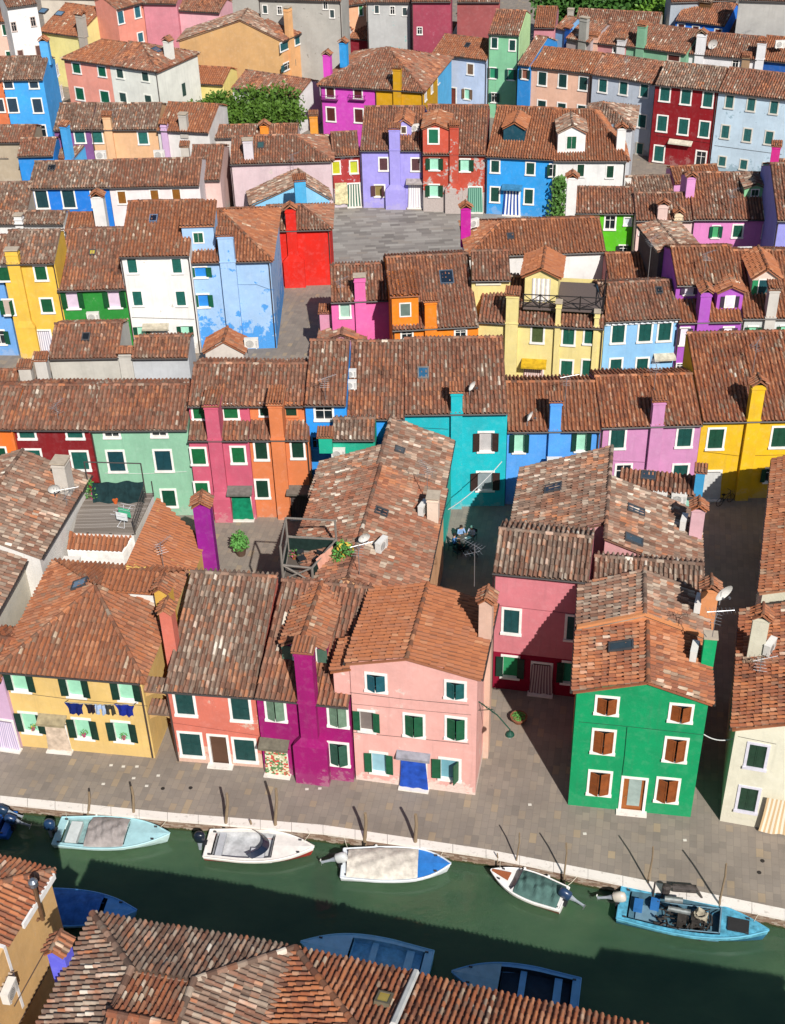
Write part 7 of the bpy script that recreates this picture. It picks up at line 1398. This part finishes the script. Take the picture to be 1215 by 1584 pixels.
acr('m_roof', ('9', 758, 745), 'air conditioner next to the pink capped chimney over the right alley', 1.4); acr('peach_rear', ('c', 868, 215), 'white air conditioner behind the peach chimney of the rear gable', 1.4); acr('green', ('c', 852, 405), 'tall white air conditioner by the little green chimney', 1.4); acr('cream_r', ('c', 1150, 385), 'air conditioner beside the pitched chimney of the right cream house', 1.2)
acr('blue2b', ('8', 414, 125), 'slim air conditioner lying on the long brown roof left of the turquoise house', 0, .8); acr('blue2b', ('8', 416, 72), 'upper air conditioner on the long brown roof left of the turquoise house', 0, .7)
acw('blue3', ('9', 182, 455), 'air conditioner under a tiled hood in front of the cornflower blue house', 1.0, .9); acw('green3', ('4', 418, 552), 'air conditioner in front of the dark and lime green house', 1.0, .9)
P = at(('4', 1128, 690), 3.2); ac_unit((P.x, P.y, 3.2), 0, 'air conditioner on a pedestal in front of the pale blue house foot', 1.1); P = at(('4', 270, 325), 6.5); ac_unit((P.x, P.y, 6.5), 1.2, 'air conditioner on the side wall between the yellow and green houses', 1.0)
acr('palepink', ('1', 1125, 925), 'air conditioner under a little tiled hood left of the dusty pink wall') if False else None
for p, z, lab in ((('1', 455, 712), 4.2, 'air conditioner standing below the peach row house chimney'), (('1', 716, 710), 4.2, 'air conditioner below the mauve chimney in the upper left row'), (('3', 497, 838), 3.0, 'air conditioner at the right end of the white house on the square'), (('6', 1030, 285), 6.6, 'big white air conditioner on a stand above the pink roofs on the right'), (('w', 770, 380), 5.4, 'air conditioner by the stone chimney at the upper left') if False else (('1', 382, 195), 5.0, 'air conditioner by the stone chimney at the upper left'), (('3', 1190, 215), 7.2, 'air conditioner on the roof at the far upper right')):
    P = at(p, z); ac_unit((P.x, P.y, z), 0, lab, 1.15)
acr('lilac', ('2', 700, 590), 'air conditioner beside the lilac house dormer', .3); P, a = on('whitewall45', ('5', 962, 165)); ac_unit(P+Vector((0, 0, .3)), .5, 'air conditioner right of the magenta chimney at the square', 1.0); P = at(('7', 330, 925), 4.6); ac_unit((P.x, P.y, 4.6), -.1, 'air conditioner on the low roof in front of the plank terrace house', 1.0)
P = at(('d', 42, 880), 6.0); ac_unit((P.x, P.y, 6.0), 1.4, 'air conditioner on the tan wall in the bottom left corner', .85)
def ant(h, p, top, lab, rz=.4): P, a = on(h, p); antenna(P, max(1.0, top_h(P, top)-P.z), lab, rz)
ant('dkred', ('7', 262, 260), ('7', 225, 300) if False else ('7', 232, 190), 'aerial rising from the dark red house roof', 1.2); ant('old_left', ('7', 300, 640), ('7', 232, 575), 'tall aerial over the worn roof at the left edge', .2); ant('orange_roof', ('7', 735, 935), ('7', 705, 808), 'white aerial over the plain orange roof', .9)
ant('peach_mid', ('8', 757, 640), ('8', 752, 470), 'aerial on the peach house roof behind its pale chimney', 2.0); ant('peach_mid', ('8', 452, 960), ('8', 448, 815), 'thin aerial at the near end of the peach house ridge', .3); ant('ltblue5', ('6', 598, 410), ('6', 620, 195), 'tall aerial mast on the light blue house ridge', .8); ant('mauve', ('9', 628, 130), ('9', 648, 12), 'aerial behind the mauve house chimney', 1.6); ant('blue3', ('9', 228, 215), ('9', 236, 60), 'aerial on the cornflower blue house roof', .2)
ant('yellow2', ('6', 1070, 800), ('6', 1085, 660), 'aerial high on the golden yellow house roof', 1.0); ant('violet', ('6', 850, 390), ('6', 880, 260), 'aerial array in front of the violet roof', .5); ant('blue2a', ('8', 300, 175), ('8', 300, 60) if False else ('5', 300, 820), 'aerial over the narrow blue house', .5)
P = at(('8', 967, 985), 0); Pp = (P.x, P.y); hz = top_h(P, ('8', 967, 865)); antenna((at(('8', 967, 985), 6.5).x, at(('8', 967, 985), 6.5).y, 6.5), 2.6, 'aerial standing behind the pale pink house ridge above the shaded court', 2.4); ant('cream_r', ('c', 1110, 470), ('c', 1100, 330) if False else ('c', 1075, 395), 'small aerial on the right cream house eaves', .2); ant('peach_rear', ('c', 930, 300), ('c', 948, 215), 'aerial leaning over the right alley behind the green house', 0.0)
for h, p, t, lab in (('longr', 0, 0, 0),) if False else (('peachrow', ('1', 505, 545), ('1', 490, 490), 'aerial on the peach row house roof'), ('palepink', ('2', 155, 755), ('2', 160, 690) if False else ('2', 100, 690), 'aerial on the dusty pink house roof'), ('l_grey', ('3', 500, 340), ('3', 505, 250), 'aerial over the grey blue row house'), ('b_white', ('3', 1025, 240), ('3', 1030, 140), 'aerial on the white house behind the long row'), ('pink6', ('3', 965, 960), ('3', 975, 850), 'aerial on the pink house roof left of its dormer'), ('hotpink', ('5', 368, 470), ('5', 365, 380), 'aerial on the bubblegum pink house')): ant(h, p, t, lab, .7)
def dsh(h, p, lab, rz=0, R=.36): P, a = on(h, p); dish(P+Vector((0, 0, .35)), rz, lab, R)
dsh('peach_rear', ('c', 955, 190), 'satellite dish behind the peach chimney over the right alley', .5, .5); dsh('turq', ('8', 945, 150), 'dark satellite dish right of the turquoise chimney', .9); dsh('b_white', ('3', 885, 225), 'white satellite dish between the tall white chimneys', .2, .6); dsh('old_left', ('7', 330, 700) if False else ('7', 250, 610), 'grey satellite dish on the worn roof by its chimney', .3); dsh('blue3', ('9', 60, 285), 'satellite dish at the cornflower blue house eaves', 1.0); dsh('peach_mid', ('8', 470, 830), 'satellite dish on the peach house ridge', .4)
# ------------------------------------------------------------------ people and furniture in the shaded court
def person(P, rz, label, shirt, trousers, hair, seat=.46, lean=.12):
    r = thing('person', label, 'person', P, rz, 'people sitting in the shaded court')
    J = [(0, 0, seat+.06, .14), (0, -lean*.4, seat+.3, .135), (0, -lean, seat+.5, .15), (0, -lean-.02, seat+.6, .065), (0, -lean-.04, seat+.72, .095), (0, -lean-.03, seat+.82, .085)]
    v = [j[:3] for j in J]; rd = [j[3] for j in J]; ed = [(0, 1), (1, 2), (2, 3), (3, 4), (4, 5)]
    def chain(start, pts):
        prev = start
        for x, y, z_, rr_ in pts: v.append((x, y, z_)); rd.append(rr_); ed.append((prev, len(v)-1)); prev = len(v)-1
    for s_ in (-1, 1):
        chain(2, [(s_*.19, -lean, seat+.5, .07), (s_*.25, -lean-.08, seat+.28, .05), (s_*.17, -lean-.33, seat+.27, .038), (s_*.15, -lean-.42, seat+.27, .035)])
        chain(0, [(s_*.1, -.12, seat+.06, .095), (s_*.12, -.44, seat+.05, .07), (s_*.12, -.42, .1, .045), (s_*.13, -.56, .05, .04)])
    me = bpy.data.meshes.new('body'); me.from_pydata(v, ed, []); o = bpy.data.objects.new('body', me); COL.objects.link(o); o.parent = r
    sk = o.modifiers.new('skin', 'SKIN'); sk.use_smooth_shade = True
    for i, dta in enumerate(me.skin_vertices[0].data): dta.radius = (rd[i], rd[i]*(.75 if i in (1, 2) else 1)); dta.use_root = (i == 0)
    o.modifiers.new('sub', 'SUBSURF').render_levels = 1; o.modifiers['sub'].levels = 1
    t = NT('clothed_skin'); oc = t.sep(t.n('TexCoord').outputs['Object']); skin = (.42, .24, .16)
    c_ = t.mix(t.math('GREATER_THAN', oc[2], seat+.12), tuple(lin(trousers)), tuple(lin(shirt))); c_ = t.mix(t.math('GREATER_THAN', oc[2], seat+.565), c_, skin); c_ = t.mix(t.math('LESS_THAN', oc[1], -lean-.2), c_, t.mix(t.math('GREATER_THAN', oc[2], seat+.18), c_, skin)); me.materials.append(t.fin(c_, .8, .2))
    m = MB(); m.lathe([(.06, .03), (.1, .0), (.112, .06), (.1, .12), (.06, .155), (.01, .165)], 12, (0, -lean-.01, seat+.7)); m.build('hair', plain(hair, .8), r, smooth=True); return r
tp = at(('8', 925, 790), .74); o = thing('cafe_table', 'dark round table with a white paper in the shaded court', 'table', (tp.x, tp.y, 0)); m = MB(); m.lathe([(.55, .71), (.57, .72), (.57, .745), (.55, .75)], 24); m.build('table_top', plain('#54504a', .5), o); m = MB(); m.lathe([(.28, 0), (.28, .03), (.04, .06), (.035, .7)], 12); m.build('pedestal', plain('#2b2b2b', .5), o)
m = MB(); m.box(-.2, -.14, 0, .2, .14, .012); pp = m.build('paper', plain('#d6e6e2', .8)); pp.location = (tp.x+.2, tp.y+.05, .752); pp.rotation_euler = (0, 0, .6); pp['label'] = 'white paper lying on the round table in the shaded court'; pp['category'] = 'paper'
for dx, dy, a, sh, tr, hr, lab in ((-.25, .85, .25, '#7fa0c8', '#232a38', '#2a1f1a', 'person in a light blue shirt sitting behind the round table'), (.55, .75, -.6, '#b9b2c4', '#3a3a48', '#5f8a80', 'person in a pale mauve top sitting at the far right of the round table'), (-.85, -.15, 1.5, '#3f6aa0', '#1d2430', '#1c1715', 'person in a blue top sitting at the left of the round table'), (-.55, -.95, 2.3, '#20262e', '#181c22', '#1a1512', 'person in dark clothes sitting nearest, legs stretched towards the court')):
    P = (tp.x+dx, tp.y+dy, 0); chair(P, a, 'chair of the '+lab.split(' sitting')[0].split(',')[0]+' in the shaded court'); person(P, a, lab, sh, tr, hr)
chair((tp.x+.5, tp.y-1.25, 0), 2.8, 'empty dark chair pulled back from the round table')
# scooter in the shade by the yellow house
P = at(('9', 945, 635)); o = thing('bicycle', 'dark bicycle leaning in the shade against the golden yellow house', 'bicycle', (P.x, P.y, 0), .5)
for x in (-.5, .5):
    m = MB(); m.tube([(x+.32*math.cos(t), 0, .33+.32*math.sin(t)) for t in [6.283*i/18 for i in range(19)]], .02, 5); 
    for k in range(8): m.tube([(x, 0, .33), (x+.31*math.cos(k*.785), 0, .33+.31*math.sin(k*.785))], .004, 3)
    m.build('wheel', plain('#1c1c1e', .7), o)
m = MB()
for a, b in (((-.5, 0, .33), (-.12, 0, .33)), ((-.12, 0, .33), (.36, 0, .8)), ((-.25, 0, .85), (-.12, 0, .33)), ((-.2, 0, .75), (.38, 0, .82)), ((-.5, 0, .33), (-.2, 0, .75)), ((.5, 0, .33), (.36, 0, 1.0))): m.tube([a, b], .02, 6)
m.build('frame', plain('#20242a', .4), o); m = MB(); m.tube([(.3, -.28, 1.02), (.38, 0, 1.0), (.3, .28, 1.02)], .015, 5); m.build('handlebar', plain('#333', .4) if False else plain('#333333', .4), o); m = MB(); m.box(-.36, -.07, .85, -.14, .07, .91); m.build('saddle', plain('#151515', .6), o)
# white parasol canopy beyond the ochre wing, and its courtyard wall
P = at(('2', 235, 315), 2.0); o = thing('garden_canopy', 'white garden canopy with dark drapes beside the ochre wing', 'canopy', (P.x, P.y, 0), -.1); m = MB(); m.prism([(-2.6, -1.8, 2.3), (2.6, -1.8, 2.3), (2.6, 1.8, 2.3), (-2.6, 1.8, 2.3)], [(-.6, -.2, 3.3), (.6, -.2, 3.3), (.6, .2, 3.3), (-.6, .2, 3.3)]); m.build('canopy_top', plain('#f4f4f4', .7), o)
m = MB()
for x in (-2.5, 2.5):
    for y in (-1.7, 1.7): m.tube([(x, y, 0), (x, y, 2.35)], .05, 6)
m.build('frame', plain('#5a6a6a', .5), o); m = MB(); m.box(-2.5, -1.72, 1.1, 2.5, -1.68, 2.3); m.build('drape', plain('#3f5560', .9), o)
# ------------------------------------------------------------------ cables, drains and small stones
def cable(h, pts, r=.014, col='#4a4642'):
    H = HOUSES[h]; q = []
    for p in pts: u, z = H.fw(p, .03); q.append((u, -.03, z))
    MB().tube(q, r, 5).build('cable', plain(col, .7), H.root)
cable('pink', [('b', 470, 612), ('b', 700, 640), ('b', 1000, 668)]); cable('pink', [('b', 475, 662), ('b', 760, 690), ('b', 1010, 712)], .01); cable('pink', [('b', 480, 790), ('b', 740, 815), ('b', 1000, 842)])
cable('green', [('c', 400, 657), ('c', 590, 675), ('c', 890, 708)], .016, '#0a5a3a'); cable('green', [('c', 590, 678), ('c', 580, 790), ('c', 570, 868)], .016, '#0a5a3a')
cable('rose', [('c', 75, 195), ('c', 250, 215), ('c', 420, 235)], .014, '#8a4a50'); cable('salmon', [('a', 760, 745), ('a', 960, 775), ('a', 1160, 805)], .012, '#8a4a40'); cable('yellow', [('a', 40, 607), ('a', 300, 640), ('a', 660, 672)], .014); cable('cream_r', [('c', 1030, 715), ('c', 1180, 745)], .012)
cable('turq', [('8', 665, 290), ('8', 850, 300)], .02, '#0a6a70'); cable('yellow2', [('9', 850, 400), ('9', 1010, 420), ('9', 1215, 415)], .018, '#8a6a10'); cable('mauve', [('9', 400, 440), ('9', 590, 448)], .018, '#8a5a7a'); cable('sage', [('7', 470, 497), ('7', 640, 500), ('7', 835, 490)], .02, '#c9d0c8')
cable('white3', [('4', 590, 552), ('4', 870, 560)], .02); cable('ltblue3', [('4', 1060, 540), ('4', 1060, 405), ('4', 1150, 405), ('4', 1205, 425)], .02, '#6a86a6'); cable('l_red', [('3', 640, 605), ('3', 880, 640)], .02, '#5a1a1a'); cable('l_pale', [('3', 900, 650), ('3', 1200, 690)], .02)
def overhead(a, b, lab, sag=.3):
    n = 12; o = thing('overhead_cable', lab, 'cable', a); MB().tube([tuple(Vector(a).lerp(Vector(b), i/n)-Vector(a)-Vector((0, 0, sag*4*(i/n)*(1-i/n)))) for i in range(n+1)], .03, 5).build('wire', plain('#c9c9c6', .6), o)
overhead(at(('c', 893, 706), 5.6), at(('c', 1025, 718), 5.2), 'pale cable crossing the right alley between the green and cream houses'); overhead(at(('8', 850, 660), 5.6), at(('8', 1090, 445), 5.9), 'pale cable slung from the middle block to the turquoise house')
for k, (px, py) in enumerate(((160, 1213), (227, 1216), (207, 1204), (172, 1184), (191, 1186), (212, 1186), (245, 1200), (475, 1221), (495, 1220), (1012, 1250), (820, 1245), (905, 1290), (1060, 1300))):
    q = at((px, py), 0); o = MB().box(-.09, -.07, 0.003, .09, .07, .018).build('marker_stone', plain('#d9d4c8', .8), None, (q.x, q.y, 0)); o['label'] = 'small pale stone set flush into the canal path paving'; o['category'] = 'paving stone'; o['group'] = 'pale stones in the canal path'
for px, py, lab in ((252, 1220, 'round dark drain lid on the path before the salmon house'), (295, 1219, 'small dark drain lid between the salmon and magenta house fronts'), (1175, 1350, 'dark square drain lid at the right end of the path'), (1180, 1332, 'second dark drain lid at the right end of the path')):
    q = at((px, py), 0); o = MB().lathe([(.11, .003), (.11, .012), (.08, .016)], 12).build('drain_lid', plain('#2f2b28', .7), None, (q.x, q.y, 0)); o['label'] = lab; o['category'] = 'drain cover'
# ------------------------------------------------------------------ light, sky, camera
w = bpy.data.worlds.new('World'); sc.world = w; w.use_nodes = True; nt = w.node_tree; nt.nodes.clear()
SUN_AZ, SUN_EL = rad(-17.5), rad(40)                              # direction the shadows fall, elevation
bg = nt.nodes.new('ShaderNodeBackground'); ow = nt.nodes.new('ShaderNodeOutputWorld'); sk = nt.nodes.new('ShaderNodeTexSky'); sk.sky_type = 'NISHITA'; sk.sun_disc = False; sk.sun_elevation = SUN_EL
sd = Vector((-math.sin(SUN_AZ)*math.cos(SUN_EL), -math.cos(SUN_AZ)*math.cos(SUN_EL), math.sin(SUN_EL)))   # towards the sun
sk.sun_rotation = math.atan2(sd.x, sd.y); sk.air_density = 1.0; sk.dust_density = .6; sk.altitude = 0
bg.inputs['Strength'].default_value = .07; nt.links.new(sk.outputs[0], bg.inputs[0]); nt.links.new(bg.outputs[0], ow.inputs[0])
L = bpy.data.lights.new('sun', 'SUN'); L.energy = 4.85; L.angle = rad(.5); L.color = (1, .955, .90); lo_ = bpy.data.objects.new('sun', L); COL.objects.link(lo_); lo_.rotation_euler = (-sd).to_track_quat('-Z', 'Y').to_euler(); lo_.location = sd*300
cam = bpy.data.cameras.new('camera'); co = bpy.data.objects.new('camera', cam); COL.objects.link(co); cam.sensor_fit = 'HORIZONTAL'; cam.sensor_width = 36; cam.lens = F_PX/1215*36; cam.clip_start = .5; cam.clip_end = 3000
co.matrix_world = Matrix.Translation(CAMP) @ ROT.to_4x4(); sc.camera = co
sc.view_settings.view_transform = 'Standard'; sc.view_settings.look = 'None'; sc.view_settings.exposure = EXPO; sc.view_settings.gamma = 1
sc.cycles.max_bounces = 6; sc.cycles.diffuse_bounces = 3; sc.cycles.glossy_bounces = 2; sc.cycles.use_denoising = True
